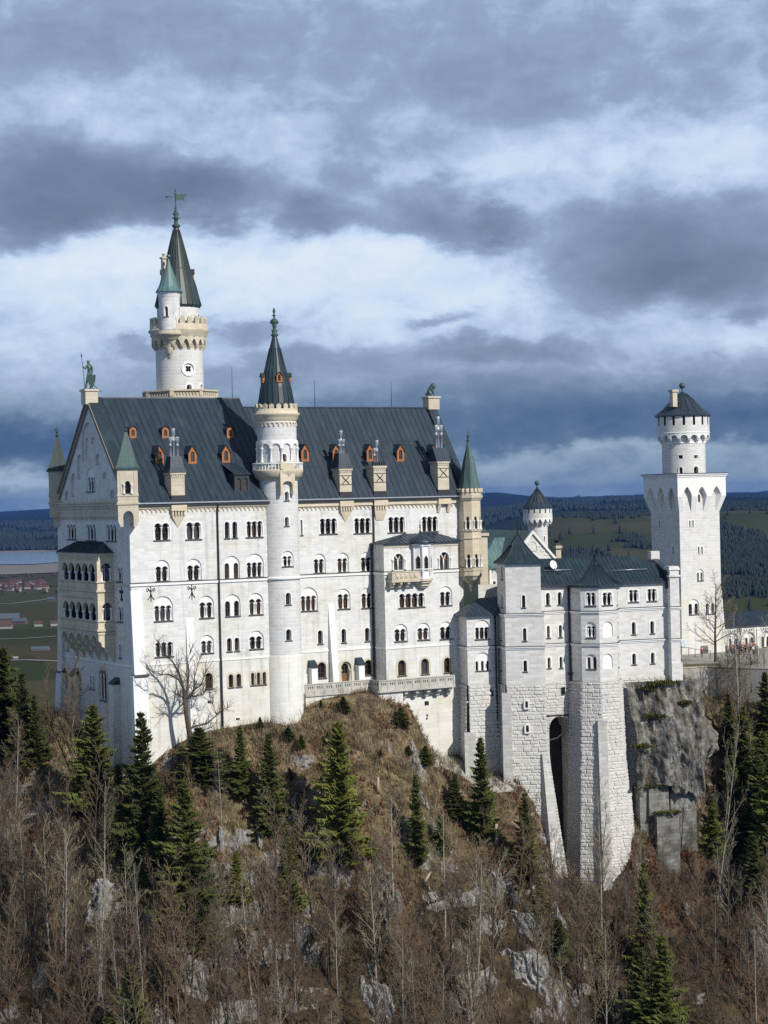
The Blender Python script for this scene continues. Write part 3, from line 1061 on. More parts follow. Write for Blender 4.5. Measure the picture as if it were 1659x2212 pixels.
frieze(pal, G.M, .8, GB - 1.5, -1.152, -2.0, 0.62, M_SANDP)
rk = MB()
for sgn in (0, 1):
    for (o0, o1, d) in ((0.0, .2, .42), (-.6, -.002, .25)):
        a = Vector((0.0 if sgn == 0 else GB, 0.2))
        b = Vector((GB / 2, 13.6))
        dr = (b - a).normalized()
        nn = Vector((-dr.y, dr.x)) if sgn == 0 else Vector((dr.y, -dr.x))
        p = [a + nn * o0, b + Vector((0, o0 * 1.4)), b + Vector((0, o1 * 1.4)), a + nn * o1]
        rk.hexa([G.M(p[0].x, p[0].y, -d), G.M(p[1].x, p[1].y, -d), G.M(p[1].x, p[1].y, .05), G.M(p[0].x, p[0].y, .05),
                 G.M(p[3].x, p[3].y, -d), G.M(p[2].x, p[2].y, -d), G.M(p[2].x, p[2].y, .05), G.M(p[3].x, p[3].y, .05)])
rk.build('raking_cornice', M_RAKE, pal)

# ---- other outer walls, unseen from here but they cast shade and close the building
ow = MB()
ow.quad((0.02, GB, -34), (23, GB, -34), (23, GB, 0), (0.02, GB, 0))
ow.add([(22.9, 3.2, -2), (22.9, GB, -2), (22.9, GB, 0), (22.9, 12.5, 13.5), (22.9, 3.2, 3.4)], [(0, 1, 2, 3, 4)]) if False else None
ow.add([(21.2, 2, -1), (21.2, GB, -1), (21.2, GB, 0), (21.2, 12.5, 13.4)], [(0, 1, 2, 3)])
ow.add([(50.35, 3.02, -34), (50.35, 20, -34), (50.35, 20, 0), (50.35, 11.5, 12.4), (50.35, 3.02, 0)], [(0, 1, 2, 3, 4)])
ow.quad((21.2, 20, -34), (50.35, 20, -34), (50.35, 20, 0), (21.2, 20, 0))
ow.build('rear_wall', M_WALL, pal)

# ---- roofs
RA = 12.5
def roofz(x, y, blk):
    return 13.8 * (y + .6) / (RA + .6) if blk == 'L' else 12.55 * (y - 2.4) / (11.5 - 2.4)
rm = MB()
xs = -.3
roof_poly(rm, [(xs, -.6, 0), (18.9, -.6, 0), (20.2, .8, roofz(0, .8, 'L')), (21.5, 3.6, roofz(0, 3.6, 'L')), (21.5, RA, 13.8), (xs, RA, 13.8)])
roof_poly(rm, [(21.5, GB + .6, 0), (xs, GB + .6, 0), (xs, RA, 13.8), (21.5, RA, 13.8)])
rm.hexa([(xs, RA - .12, 13.72), (21.5, RA - .12, 13.72), (21.5, RA + .12, 13.72), (xs, RA + .12, 13.72), (xs, RA - .08, 13.9), (21.5, RA - .08, 13.9), (21.5, RA + .08, 13.9), (xs, RA + .08, 13.9)])
for k in (.36, .66):        # lapped sheet rows
    yy = -.6 + (RA + .6) * k
    rm.hexa([(xs, yy - .05, roofz(0, yy - .05, 'L') - .02), (21.4, yy - .05, roofz(0, yy - .05, 'L') - .02), (21.4, yy + .05, roofz(0, yy + .05, 'L') - .02), (xs, yy + .05, roofz(0, yy + .05, 'L') - .02),
             (xs, yy - .05, roofz(0, yy - .05, 'L') + .06), (21.4, yy - .05, roofz(0, yy - .05, 'L') + .06), (21.4, yy + .05, roofz(0, yy + .05, 'L') + .06), (xs, yy + .05, roofz(0, yy + .05, 'L') + .06)])
rm.build('roof', M_ROOF, pal)
rm = MB()
roof_poly(rm, [(21.2, 2.4, 0), (50.3, 2.4, 0), (50.3, 11.5, 12.55), (21.2, 11.5, 12.55)])
roof_poly(rm, [(50.3, 20.6, 0), (21.2, 20.6, 0), (21.2, 11.5, 12.55), (50.3, 11.5, 12.55)])
rm.box(21.3, 50.3, 11.4, 11.6, 12.5, 12.64)
for k in (.34, .62):
    yy = 2.4 + 9.1 * k
    z_ = roofz(0, yy, 'R')
    rm.hexa([(21.5, yy - .05, z_ - .09), (50.3, yy - .05, z_ - .09), (50.3, yy + .05, z_ + .05), (21.5, yy + .05, z_ + .05), (21.5, yy - .05, z_), (50.3, yy - .05, z_), (50.3, yy + .05, z_ + .13), (21.5, yy + .05, z_ + .13)])
rm.build('roof', M_ROOF, pal)
gt = MB()
gt.box(.3, 18.9, -.72, -.58, -.1, .05)
gt.box(23.6, 50.2, 2.28, 2.42, -.1, .05)
gt.build('gutter', M_ZINC, pal)
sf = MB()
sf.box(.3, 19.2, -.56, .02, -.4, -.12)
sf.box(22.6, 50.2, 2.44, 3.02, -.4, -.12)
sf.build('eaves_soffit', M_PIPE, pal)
# parapet of the far gable
pr = MB()
for (xa, xb, lift) in ((50.3, 51.7, .55),):
    pr.hexa([(xa, 2.4, -1.2), (xb, 2.4, -1.2), (xb, 11.5, 11.2), (xa, 11.5, 11.2), (xa, 2.4, .5 + lift * 0), (xb, 2.4, .5), (xb, 11.5, 13.1), (xa, 11.5, 13.1)])
    pr.hexa([(xa, 11.5, 11.2), (xb, 11.5, 11.2), (xb, 20.6, -1.2), (xa, 20.6, -1.2), (xa, 11.5, 13.1), (xb, 11.5, 13.1), (xb, 20.6, .5), (xa, 20.6, .5)])
pr.build('gable_parapet', M_ROOFG, pal)
pd = MB()
pd.box(50.2, 52.0, 10.7, 12.3, 12.3, 13.9)
pd.box(50.05, 52.15, 10.55, 12.45, 13.902, 14.15)
pd.build('statue_pedestal', M_SANDP, pal)
pd = MB()
pd.box(-.75, .95, 11.7, 13.3, 12.9, 14.6)
pd.box(-.9, 1.1, 11.55, 13.45, 14.602, 14.85)
pd.build('statue_pedestal', M_SANDP, pal)
gf = MB()
gf.hexa([(-.3, -.4, roofz(0, -.4, 'L') + .03), (1.6, -.4, roofz(0, -.4, 'L') + .03), (1.6, 12.4, roofz(0, 12.4, 'L') + .03), (-.3, 12.4, roofz(0, 12.4, 'L') + .03),
         (-.3, -.4, roofz(0, -.4, 'L') + .14), (1.6, -.4, roofz(0, -.4, 'L') + .14), (1.6, 12.4, roofz(0, 12.4, 'L') + .14), (-.3, 12.4, roofz(0, 12.4, 'L') + .14)])
gf.build('roof_flashing', M_ROOFG, pal)

# ---- dormers
def roof_hit(q, blk):
    o, r = FP.ray(q)
    p0, n = (Vector((0, -.6, 0)), Vector((0, -13.8, 13.1))) if blk == 'L' else (Vector((0, 2.4, 0)), Vector((0, -12.55, 9.1)))
    t = (p0 - o).dot(n) / r.dot(n)
    return o + r * t
def dormer(q, blk, w, h, he, round_top=False, mat=None):
    p = roof_hit(q, blk)
    k = (12.5 + .6) / 13.8 if blk == 'L' else 9.1 / 12.55
    x0, x1, y0, zb = p.x - w / 2, p.x + w / 2, p.y, p.z
    ya, yb = y0 + he * k + .05, y0 + h * k + .05
    W = Wall(FP, (x0, y0), (1, 0))
    ap = zb + h
    ol = [(0, zb - .15), (w, zb - .15), (w, zb + he), (w / 2, ap), (0, zb + he)] if not round_top else arch(0, w, zb - .15, ap, 10)
    hole = arch(w * .27, w * .73, zb + .28, zb + he + .12, 8)
    m = MB()
    sheet(m, W.M, ol, [hole])
    rim(m, W.M, hole, 0, .15)
    rim(m, W.M, [(0, zb - .15), (w, zb - .15)], -.0, .3, False)
    d = m.build('dormer', mat or M_ORANGE, pal)
    pn = MB()
    pn.quad(W.M(w * .2, zb + .2, .15), W.M(w * .8, zb + .2, .15), W.M(w * .8, zb + he + .2, .15), W.M(w * .2, zb + he + .2, .15))
    pn.build('pane', M_PANEG, d)
    ck = MB()
    ck.add([(x0, y0, zb - .15), (x0, y0, zb + he), (x0, ya, zb + he)], [(0, 1, 2)])
    ck.add([(x1, y0, zb - .15), (x1, y0, zb + he), (x1, ya, zb + he)], [(0, 2, 1)])
    ck.build('dormer_cheek', M_ROOF, d)
    r_ = MB()
    ov = .14
    if round_top:
        for i in range(10):
            t0, t1 = math.pi * i / 10, math.pi * (i + 1) / 10
            r = w / 2 + .08
            P = [(p.x + r * math.cos(t), zb + he + .02 + (h - he + .08) * math.sin(t)) for t in (t0, t1)]
            r_.quad((P[0][0], y0 - ov, P[0][1]), (P[0][0], y0 + (P[0][1] - zb) * k + .1, P[0][1]), (P[1][0], y0 + (P[1][1] - zb) * k + .1, P[1][1]), (P[1][0], y0 - ov, P[1][1]))
    else:
        for sg in (-1, 1):
            xe, ze = p.x + sg * (w / 2 + .14), zb + he - .2
            a_, b_, c_, d_ = (xe, y0 - ov, ze), (p.x, y0 - ov, ap + .08), (p.x, yb + .2, ap + .08), (xe, ya, ze)
            r_.quad(a_, b_, c_, d_)
            r_.quad(*[(q[0], q[1], q[2] - .08) for q in (a_, b_, c_, d_)])
            r_.quad(a_, b_, (b_[0], b_[1], b_[2] - .08), (a_[0], a_[1], a_[2] - .08))
    r_.build('dormer_roof', M_ROOF, d)
for q in [z1(877, 975), z1(1178, 975), z3(121, 1380)]:
    dormer(q, 'L', .95, 1.4, .95, True)
for q in [z1(1125, 1213), z1(1429, 1213), z3(83, 1618)]:
    dormer(q, 'L', 1.15, 2.3, 1.45)
for q in [z3(842, 1603), c4(362, 714), c4(656, 712), c4(919, 712), c4(1204, 714)]:
    dormer(q, 'R', 1.15, 2.3, 1.45)
# flat dormer with two leaded windows
p = roof_hit(z3(235, 1895), 'L')
w, h = 2.1, 2.3
W = Wall(FP, (p.x - w / 2, p.y), (1, 0))
m = MB()
hl = [arch(.25, .9, p.z + .15, p.z + 1.75, 8), arch(1.2, 1.85, p.z + .15, p.z + 1.75, 8)]
sheet(m, W.M, [(0, p.z - .1), (w, p.z - .1), (w, p.z + h), (0, p.z + h)], hl)
for q in hl:
    rim(m, W.M, q, 0, .15)
dk = h * (13.1 / 13.8)
m.add([W.M(0, p.z - .1), W.M(0, p.z + h), W.M(0, p.z + h, dk)], [(0, 1, 2)])
m.add([W.M(w, p.z - .1), W.M(w, p.z + h), W.M(w, p.z + h, dk)], [(0, 1, 2)])
d = m.build('dormer', M_PIPE, pal)
pn = MB()
pn.quad(W.M(.1, p.z + .1, .15), W.M(w - .1, p.z + .1, .15), W.M(w - .1, p.z + 1.9, .15), W.M(.1, p.z + 1.9, .15))
pn.build('pane', M_PANEG, d)
r_ = MB()
roof_poly(r_, [W.M(-.15, p.z + h + .02, -.2), W.M(w + .15, p.z + h + .02, -.2), W.M(w + .15, p.z + h + 1.5, dk + 1.5), W.M(-.15, p.z + h + 1.5, dk + 1.5)], .5)
r_.quad(W.M(-.15, p.z + h - .1, -.2), W.M(w + .15, p.z + h - .1, -.2), W.M(w + .15, p.z + h + .02, -.2), W.M(-.15, p.z + h + .02, -.2))
r_.build('dormer_roof', M_ROOF, d)

# ---- loggia on the gable front
LX = -2.2
yL, yR = FP.hx(l4(205, 600), LX).y, FP.hx(l4(845, 600), LX).y
LF = Wall(FP, (LX, yL), (0, -1))
LS = Wall(FP, (LX, yR), (1, 0))
LB = Wall(FP, (0, yL), (-1, 0))
def lz(y, x=845):
    return LF.hit(l4(x, y))[1]
LW = yL - yR
ztop = lz(348)
lev = [lz(830), lz(1480)]                       # parapet tops
spr = [(lz(510), lz(835)), (lz(1168), lz(1482))]
zbot = lz(1700)
Lh, Sh = [], []
log = MB()
a0, a1 = LF.hit(l4(262, 700))[0], LF.hit(l4(812, 700))[0]
lof = MB()
for zt, zb_ in spr:
    o, zsp = multiarch(a0, a1, zb_, zt, 5)
    Lh.append((o, zsp, zb_))
    so_, zsp2 = multiarch(.55, 2.0, zb_, zt, 1)
    Sh.append((so_, zsp2, zb_))
sheet(lof, LF.M, [(0, zbot), (LW, zbot), (LW, ztop), (0, ztop)], [q[0] for q in Lh])
sheet(lof, LS.M, [(0, zbot), (-LX, zbot), (-LX, ztop), (0, ztop)], [q[0] for q in Sh])
lof.quad(LB.M(0, zbot), LB.M(-LX, zbot), LB.M(-LX, ztop), LB.M(0, ztop))
for q in Lh:
    rim(lof, LF.M, q[0], 0, .5)
for q in Sh:
    rim(lof, LS.M, q[0], 0, .5)
for z_ in (zbot, lev[0] - 1.0, lev[1] - 1.0):   # floors
    lof.quad((LX + .02, yL - .02, z_), (LX + .02, yR + .02, z_), (-.02, yR + .02, z_), (-.02, yL - .02, z_))
loggia = lof.build('loggia', M_SAND, pal)
for (o, zsp, zb_) in Lh:
    w_ = (a1 - a0) / 5
    for k in range(6):
        s = a0 + k * w_ + (.13 if k == 0 else -.13 if k == 5 else 0)
        column(LF.M, s, zb_ + .02, zsp, .22, .17, loggia)
for (o, zsp, zb_) in Sh:
    for s in (.68, 1.87):
        column(LS.M, s, zb_ + .02, zsp, .22, .14, loggia)
for zt, zb_ in spr:
    for k in range(5):
        m = MB()
        q0 = yL - (a0 + (a1 - a0) * (k + .12) / 5)
        q1 = yL - (a0 + (a1 - a0) * (k + .88) / 5)
        m.quad((-.04, q0, zb_ - 1), (-.04, q1, zb_ - 1), (-.04, q1, zt - .1), (-.04, q0, zt - .1))
        m.build('inner_door', M_PANE, loggia)  # dark doorway behind each arch, with the loggia's shade painted in
    m = MB()
    m.quad((LX + .2, yL - 3, zb_ - 1), (-.1, yL - 3, zb_ - 1), (-.1, yL - 3, zt + .3), (LX + .2, yL - 3, zt + .3))
    m.build('shade_panel', M_PIPE, loggia)  # dark panel added so the side arches look shaded inside
lb = MB()
for z_, h_, d_ in ((lev[0] - .05, .16, .18), (lev[0] - 1.25, .3, .22), (lev[1] - .05, .16, .18), (lev[1] - 1.25, .3, .25), (ztop - .3, .3, .2), (zbot, .25, .1)):
    band(None, LF.M, -.1, LW + d_, z_, z_ + h_, d_, None, mb=lb)
    band(None, LS.M, .02, -LX - .01, z_, z_ + h_, d_ - .004, None, mb=lb)
for (zt, zb_) in spr:
    for k in range(26):
        q = a0 + (a1 - a0) * k / 26
        lb.hexa([LF.M(q, zt + .35, -.07), LF.M(q + .1, zt + .35, -.07), LF.M(q + .1, zt + .35, .01), LF.M(q, zt + .35, .01), LF.M(q, zt + .6, -.07), LF.M(q + .1, zt + .6, -.07), LF.M(q + .1, zt + .6, .01), LF.M(q, zt + .6, .01)])
for z_ in (lev[0], lev[1]):
    for k in range(6):
        q = a0 - .3 + (a1 - a0 + .6) * k / 5.2
        lb.hexa([LF.M(q, z_ - .95, -.05), LF.M(q + .12, z_ - .95, -.05), LF.M(q + .12, z_ - .95, .01), LF.M(q, z_ - .95, .01), LF.M(q, z_ - .06, -.05), LF.M(q + .12, z_ - .06, -.05), LF.M(q + .12, z_ - .06, .01), LF.M(q, z_ - .06, .01)])
lb.build('loggia_moulding', M_SANDP, loggia)
lr = MB()
zrd = G.hit(l4(735, 147))[1]
g0, g1 = G.hit(l4(520, 145))[0], G.hit(l4(950, 150))[0]
ya, yb_ = GB - g0, GB - g1
ee = [(LX - .35, yL + .3, ztop + .02), (LX - .35, yR - .35, ztop + .02), (-.02, yR - .35, ztop + .02), (-.02, yL + .3, ztop + .02)]
roof_poly(lr, [ee[0], ee[1], (-.02, yb_, zrd), (-.02, ya, zrd)], .5)
roof_poly(lr, [ee[1], ee[2], (-.02, yb_, zrd)], .5)
roof_poly(lr, [ee[3], ee[0], (-.02, ya, zrd)], .5)
lr.box(LX - .35, -.02, yR - .35, yL + .3, ztop + .002, ztop + .07)
lr.build('loggia_roof', M_ROOFG, loggia)
# corbels below
zc0 = zbot
prof = [(LX + .02, zc0 - .02), (LX + .02, zc0 - .8), (LX + .35, zc0 - 1.0), (LX + .45, zc0 - 1.5), (LX + .95, zc0 - 1.75), (LX + 1.1, zc0 - 2.3), (LX + 1.6, zc0 - 2.55), (-.02, zc0 - 3.6), (-.02, zc0 - .02)]
for k in range(6):
    y_ = yL - .3 - k * (LW - .6) / 5
    m = MB()
    n_ = len(prof)
    m.add([(x, y_ + .28, z) for x, z in prof] + [(x, y_ - .28, z) for x, z in prof], [tuple(range(n_)), tuple(reversed(range(n_, 2 * n_)))] + [(i, (i + 1) % n_, n_ + (i + 1) % n_, n_ + i) for i in range(n_)])
    m.build('corbel', M_SAND, loggia)
m = MB()
for k in range(5):      # arches between the corbels
    s0_ = .3 + k * (LW - .6) / 5 + .28
    s1_ = .3 + (k + 1) * (LW - .6) / 5 - .28
    ol = [(s0_, zc0 - 1.1), (s0_, zc0 - .01), (s1_, zc0 - .01), (s1_, zc0 - 1.1)]
    ol += [((s0_ + s1_) / 2 + (s1_ - s0_) / 2 * math.cos(t), zc0 - 1.1 + .95 * math.sin(t)) for t in [math.pi * i / 10 for i in range(1, 10)]]
    sheet(m, LF.M, ol, (), -.03)
    rim(m, LF.M, ol[3:] + ol[:1], -.03, 2.1, False)
m.build('corbel_arch', M_SAND, loggia)
# low buttresses and wedge buttresses
def wedge(parent, W, s0, s1, ztop_, zbot_, d0, d1, mat, cap=True, name='buttress', tw=0.0):
    m = MB()
    m.hexa([W.M(s0 - tw, zbot_, -d1), W.M(s1 + tw, zbot_, -d1), W.M(s1 + tw, zbot_, .02), W.M(s0 - tw, zbot_, .02), W.M(s0, ztop_, -d0), W.M(s1, ztop_, -d0), W.M(s1, ztop_, .02), W.M(s0, ztop_, .02)])
    o = m.build(name, mat, parent)
    if cap:
        c_ = MB()
        c_.hexa([W.M(s0 - .1, ztop_ - .15, -d0 - .15), W.M(s1 + .1, ztop_ - .15, -d0 - .15), W.M(s1 + .1, ztop_ - .15, .02), W.M(s0 - .1, ztop_ - .15, .02), W.M(s0 - .1, ztop_ - .05, -d0 - .15), W.M(s1 + .1, ztop_ - .05, -d0 - .15), W.M(s1 + .1, ztop_ + d0 * .9, .02), W.M(s0 - .1, ztop_ + d0 * .9, .02)])
        c_.build('buttress_cap', M_ROOFG, o)
    return o
gs = lambda x, y, d=0: G.hit(c1(x, y), d)
wedge(pal, G, gs(226, 1500, -1)[0], gs(250, 1500, -1)[0], gs(240, 1415, -1)[1], -38, 1.0, 1.7, M_PLINTH)
wedge(pal, G, gs(525, 1600, -1)[0], gs(557, 1600, -1)[0], gs(540, 1480, -1)[1], -38, .8, 1.2, M_PLINTH)
wedge(pal, G, 0, 1.6, -7.0, -22.5, .02, .55, M_WALL, False)
wedge(pal, G, -.3, 1.8, -22.3, -36, .6, 1.5, M_PLINTH, True)
s_a, s_b = A.hit(c2(407, 1300))[0], A.hit(c2(482, 1300))[0]
wedge(pal, A, s_a + .1, s_b, A.hit(c2(440, 1082))[1], -38, .02, 1.5, M_TRIM, False)
s_c = A.hit(c1(690, 1200))[0]
wedge(pal, A, -.08, 1.45, A.hit(c1(680, 785))[1], A.hit(c1(690, 1420))[1], .02, .7, M_TRIM, False, 'corner_buttress')
zq_ = A.hit(c1(690, 1425))[1]
wedge(pal, A, -.38, 1.6, zq_ - .003, -38, .9, 1.6, M_TRIM, False, 'corner_buttress')
band(pal, A.M, -.2, 1.75, zq_ - .15, zq_ + .15, 1.05, M_SLATE, 'buttress_cap')
bs = lambda x, y: B.hit(c3(x, y))
wedge(pal, B, bs(408, 1200)[0], bs(458, 1200)[0], bs(430, 902)[1], -28, .02, 1.4, M_TRIM, False)
wedge(pal, B, bs(233, 1500)[0], bs(284, 1500)[0], B.hit(c3(250, 1450), -1)[1], -28, .9, 1.0, M_TRIM)
wedge(pal, B, bs(640, 1500)[0], bs(690, 1500)[0], B.hit(c3(660, 1425), -1)[1], -28, .9, 1.0, M_TRIM)

# ---- downpipes, wall anchors
m = MB()
xd, zd0 = A.hit(c2(690, 75))
xd2, zd1 = A.hit(c2(718, 2040))
m.tube([(xd, -.6, -.1), (xd, -.45, -.5), (xd, -.16, -.95), (xd, -.16, -19.7), (xd, -.26, -20.4), (xd, -.26, -31)], .12, 6)
m.build('downpipe', M_PIPE, pal)
m = MB()
xd = cl0 - .25
x9 = B.hit(c3(787, 100))[0]
m.tube([(x9, 2.4, -.1), (x9, 2.6, -.6), (x9, 2.85, -1.1), (x9, 2.85, zc + .4), (xd, 2.85, zc - .4), (xd, 2.85, -26.5)], .13, 6)
m.build('downpipe', M_PIPE, pal)
def anchor(W, q, h):
    s, z = W.hit(q)
    m = MB()
    m.tube([W.M(s, z - h / 2, -.05), W.M(s, z + h / 2, -.05)], .05, 5)
    for sg in (-1, 1):
        pts = [(0, h * .02), (sg * .28, h * .2), (sg * .5, h * .26), (sg * .56, h * .14), (sg * .42, h * .06), (sg * .3, h * .14)]
        m.tube([W.M(s + a, z + b, -.05) for a, b in pts], .05, 5)
        m.tube([W.M(s + a, z + b, -.05) for a, b in [(0, h * .0), (sg * .15, -h * .25), (sg * .42, -h * .4)]], .05, 5)
    m.build('wall_anchor', M_IRON, pal)
anchor(A, c2(90, 850), 2.2)
anchor(A, c2(463, 832), 2.2)
anchor(G, c1(626, 810), 1.9)

# ---- roof chimneys
def flue(mb, x, y, z0, h, r=.17):
    mb.lathe(x, y, [(r, z0), (r, z0 + h * .55), (r * 1.35, z0 + h * .56), (r * 1.35, z0 + h * .62), (r, z0 + h * .63), (r, z0 + h * .74), (r * 1.6, z0 + h * .76), (r * 1.35, z0 + h * .86), (r * 1.6, z0 + h * .92), (r * 1.6, z0 + h), (0, z0 + h)], 10)
def chimney(W, cf, x0, x1, ytop, hood, flues, corb, dep=2.0, kind=0):
    "stone stack on the eaves with metal hood, zinc flues and a corbel under the eaves"
    d0 = -.35
    s0, z1_ = W.hit(cf(x0, ytop), d0)
    s1 = W.hit(cf(x1, ytop), d0)[0]
    y0 = W.p.y
    m = MB()
    m.box(s0, s1, y0 + d0, y0 + d0 + dep, -.3, z1_ - .28)
    m.box(s0 - .14, s1 + .14, y0 + d0 - .14, y0 + d0 + dep + .14, z1_ - .278, z1_)
    n = 6
    for k in range(n):
        q = s0 + (s1 - s0) * (k + .2) / n
        m.box(q, q + (s1 - s0) / n * .55, y0 + d0 - .09, y0 + d0 - .001, z1_ - .6, z1_ - .28)
    ch = m.build('chimney', M_SANDP, pal)
    f = MB()
    f.box(s0 - .06, s1 + .06, y0 + d0 - .08, y0 + d0 + dep, .06, .9)
    f.build('chimney_flashing', M_PIPE, ch)
    xm, ym = (s0 + s1) / 2, y0 + d0 + dep / 2
    if hood > 0:
        h_ = MB()
        w2, d2 = (s1 - s0) / 2 + .3, dep / 2 + .25
        a = [(xm - w2, ym - d2), (xm + w2, ym - d2), (xm + w2, ym + d2), (xm - w2, ym + d2)]
        if kind == 2:
            h_.hexa([(p[0], p[1], z1_ + .01) for p in a] + [(xm - w2 + .1, ym - .1, z1_ + hood), (xm + w2 - .1, ym - .1, z1_ + hood), (xm + w2 - .1, ym + .1, z1_ + hood), (xm - w2 + .1, ym + .1, z1_ + hood)])
        else:
            b = [(xm + (p[0] - xm) * .6, ym + (p[1] - ym) * .5) for p in a]
            h_.hexa([(p[0], p[1], z1_ + .01) for p in a] + [(p[0], p[1], z1_ + hood * .3) for p in [(xm + (p[0] - xm) * .78, ym + (p[1] - ym) * .75) for p in a]])
            h_.hexa([(xm + (p[0] - xm) * .78, ym + (p[1] - ym) * .75, z1_ + hood * .3 + .001) for p in a] + [(p[0], p[1], z1_ + hood) for p in b])
        h_.build('chimney_hood', M_ROOF, ch)
    if kind == 1:
        k_ = MB()
        for k in range(6):
            q = s0 - .1 + k * (s1 - s0 + .2) / 6
            k_.box(q, q + (s1 - s0) / 8, y0 + d0 - .1, y0 + d0 + .2, z1_ + .001, z1_ + .5)
        k_.build('chimney_crown', M_PIPE, ch)
    for fx, fy, fh in flues:
        fm = MB()
        flue(fm, xm + fx, ym + fy, z1_ + max(0, hood - .15), fh)
        fm.build('flue', M_ZINC, ch)
    # decoration on the face
    q = MB()
    zz = z1_ - 1.6
    if kind == 0:
        for k in range(9):
            u0 = s0 + (s1 - s0) * k / 9
            q.box(u0, u0 + (s1 - s0) / 18, y0 + d0 - .04, y0 + d0 - .001, zz, zz + .14)
    else:
        for sg in (-1, 1):
            q.tube([(xm - .5, y0 + d0 - .05, zz - sg * .5), (xm - .2, y0 + d0 - .05, zz - sg * .15), (xm + .2, y0 + d0 - .05, zz + sg * .15), (xm + .5, y0 + d0 - .05, zz + sg * .5)], .05, 5)
            q.box(s0 - .02, s1 + .02, y0 + d0 - .04, y0 + d0 - .001, zz + sg * .6 - .04, zz + sg * .6 + .04)
    q.build('face_ornament', M_IRON if kind != 0 else M_TRIMB, ch)
    # corbel
    c_ = MB()
    c_.box(s0 - .12, s1 + .12, y0 - .62, y0 + .02, -1.05, -.32)
    n = 5
    if corb != 'arch':
        for k in range(n):
            u0 = s0 - .05 + (s1 - s0 + .1) * (k + .15) / n
            c_.box(u0, u0 + (s1 - s0) / n * .55, y0 - .5, y0 + .02, -1.6, -1.052)
        if corb == 'point':
            c_.add([(s0, y0 - .35, -1.6), (s1, y0 - .35, -1.6), (s1, y0 + .02, -1.6), (s0, y0 + .02, -1.6), (xm, y0 - .03, -3.2)], [(3, 2, 1, 0), (0, 1, 4), (1, 2, 4), (2, 3, 4), (3, 0, 4)])
        else:
            c_.hexa([(s0 + .35, y0 - .1, -3.0), (s1 - .35, y0 - .1, -3.0), (s1 - .35, y0 + .02, -3.0), (s0 + .35, y0 + .02, -3.0), (s0, y0 - .4, -1.61), (s1, y0 - .4, -1.61), (s1, y0 + .02, -1.61), (s0, y0 + .02, -1.61)])
    else:
        for u0 in (s0 - .1, s1 - .35):
            c_.hexa([(u0 + .05, y0 - .15, -2.2), (u0 + .4, y0 - .15, -2.2), (u0 + .4, y0 + .02, -2.2), (u0 + .05, y0 + .02, -2.2), (u0, y0 - .55, -1.051), (u0 + .45, y0 - .55, -1.051), (u0 + .45, y0 + .02, -1.051), (u0, y0 + .02, -1.051)])
    c_.build('chimney_corbel', M_SAND, ch)
    return ch
F5 = [(-.48, 0, 2.6), (0, .1, 3.7), (.48, 0, 2.6)]
chimney(A, z1, 1226, 1352, 1292, 2.0, F5, 'point')
chimney(B, c4, 389, 492, 772, 2.0, [(-.3, 0, 2.0), (0, .1, 3.2), (.3, 0, 2.0)], 'point', kind=3)
chimney(B, c4, 683, 788, 752, 0.0, [(-.2, 0, 2.4), (.25, .1, 3.5)], 'block', kind=1)
chimney(B, c4, 1237, 1332, 710, 1.9, [(-.42, 0, 3.2), (0, .1, 4.4), (.42, 0, 3.2)], 'arch', kind=2)
for q, h in ((z2(1003, 2110), 5.0), (z3(935, 1088), 4.4), (c4(841, 250), 4.2)):
    o_, r_ = FP.ray(q)
    yy = RA if q[0] < 560 else 11.5
    p = FP.hy(q, yy)
    m = MB()
    m.tube([(p.x, yy, 12.0), (p.x, yy, p.z + h * .86)], [.05, .025], 5)
    m.build('lightning_rod', M_IRON, pal)

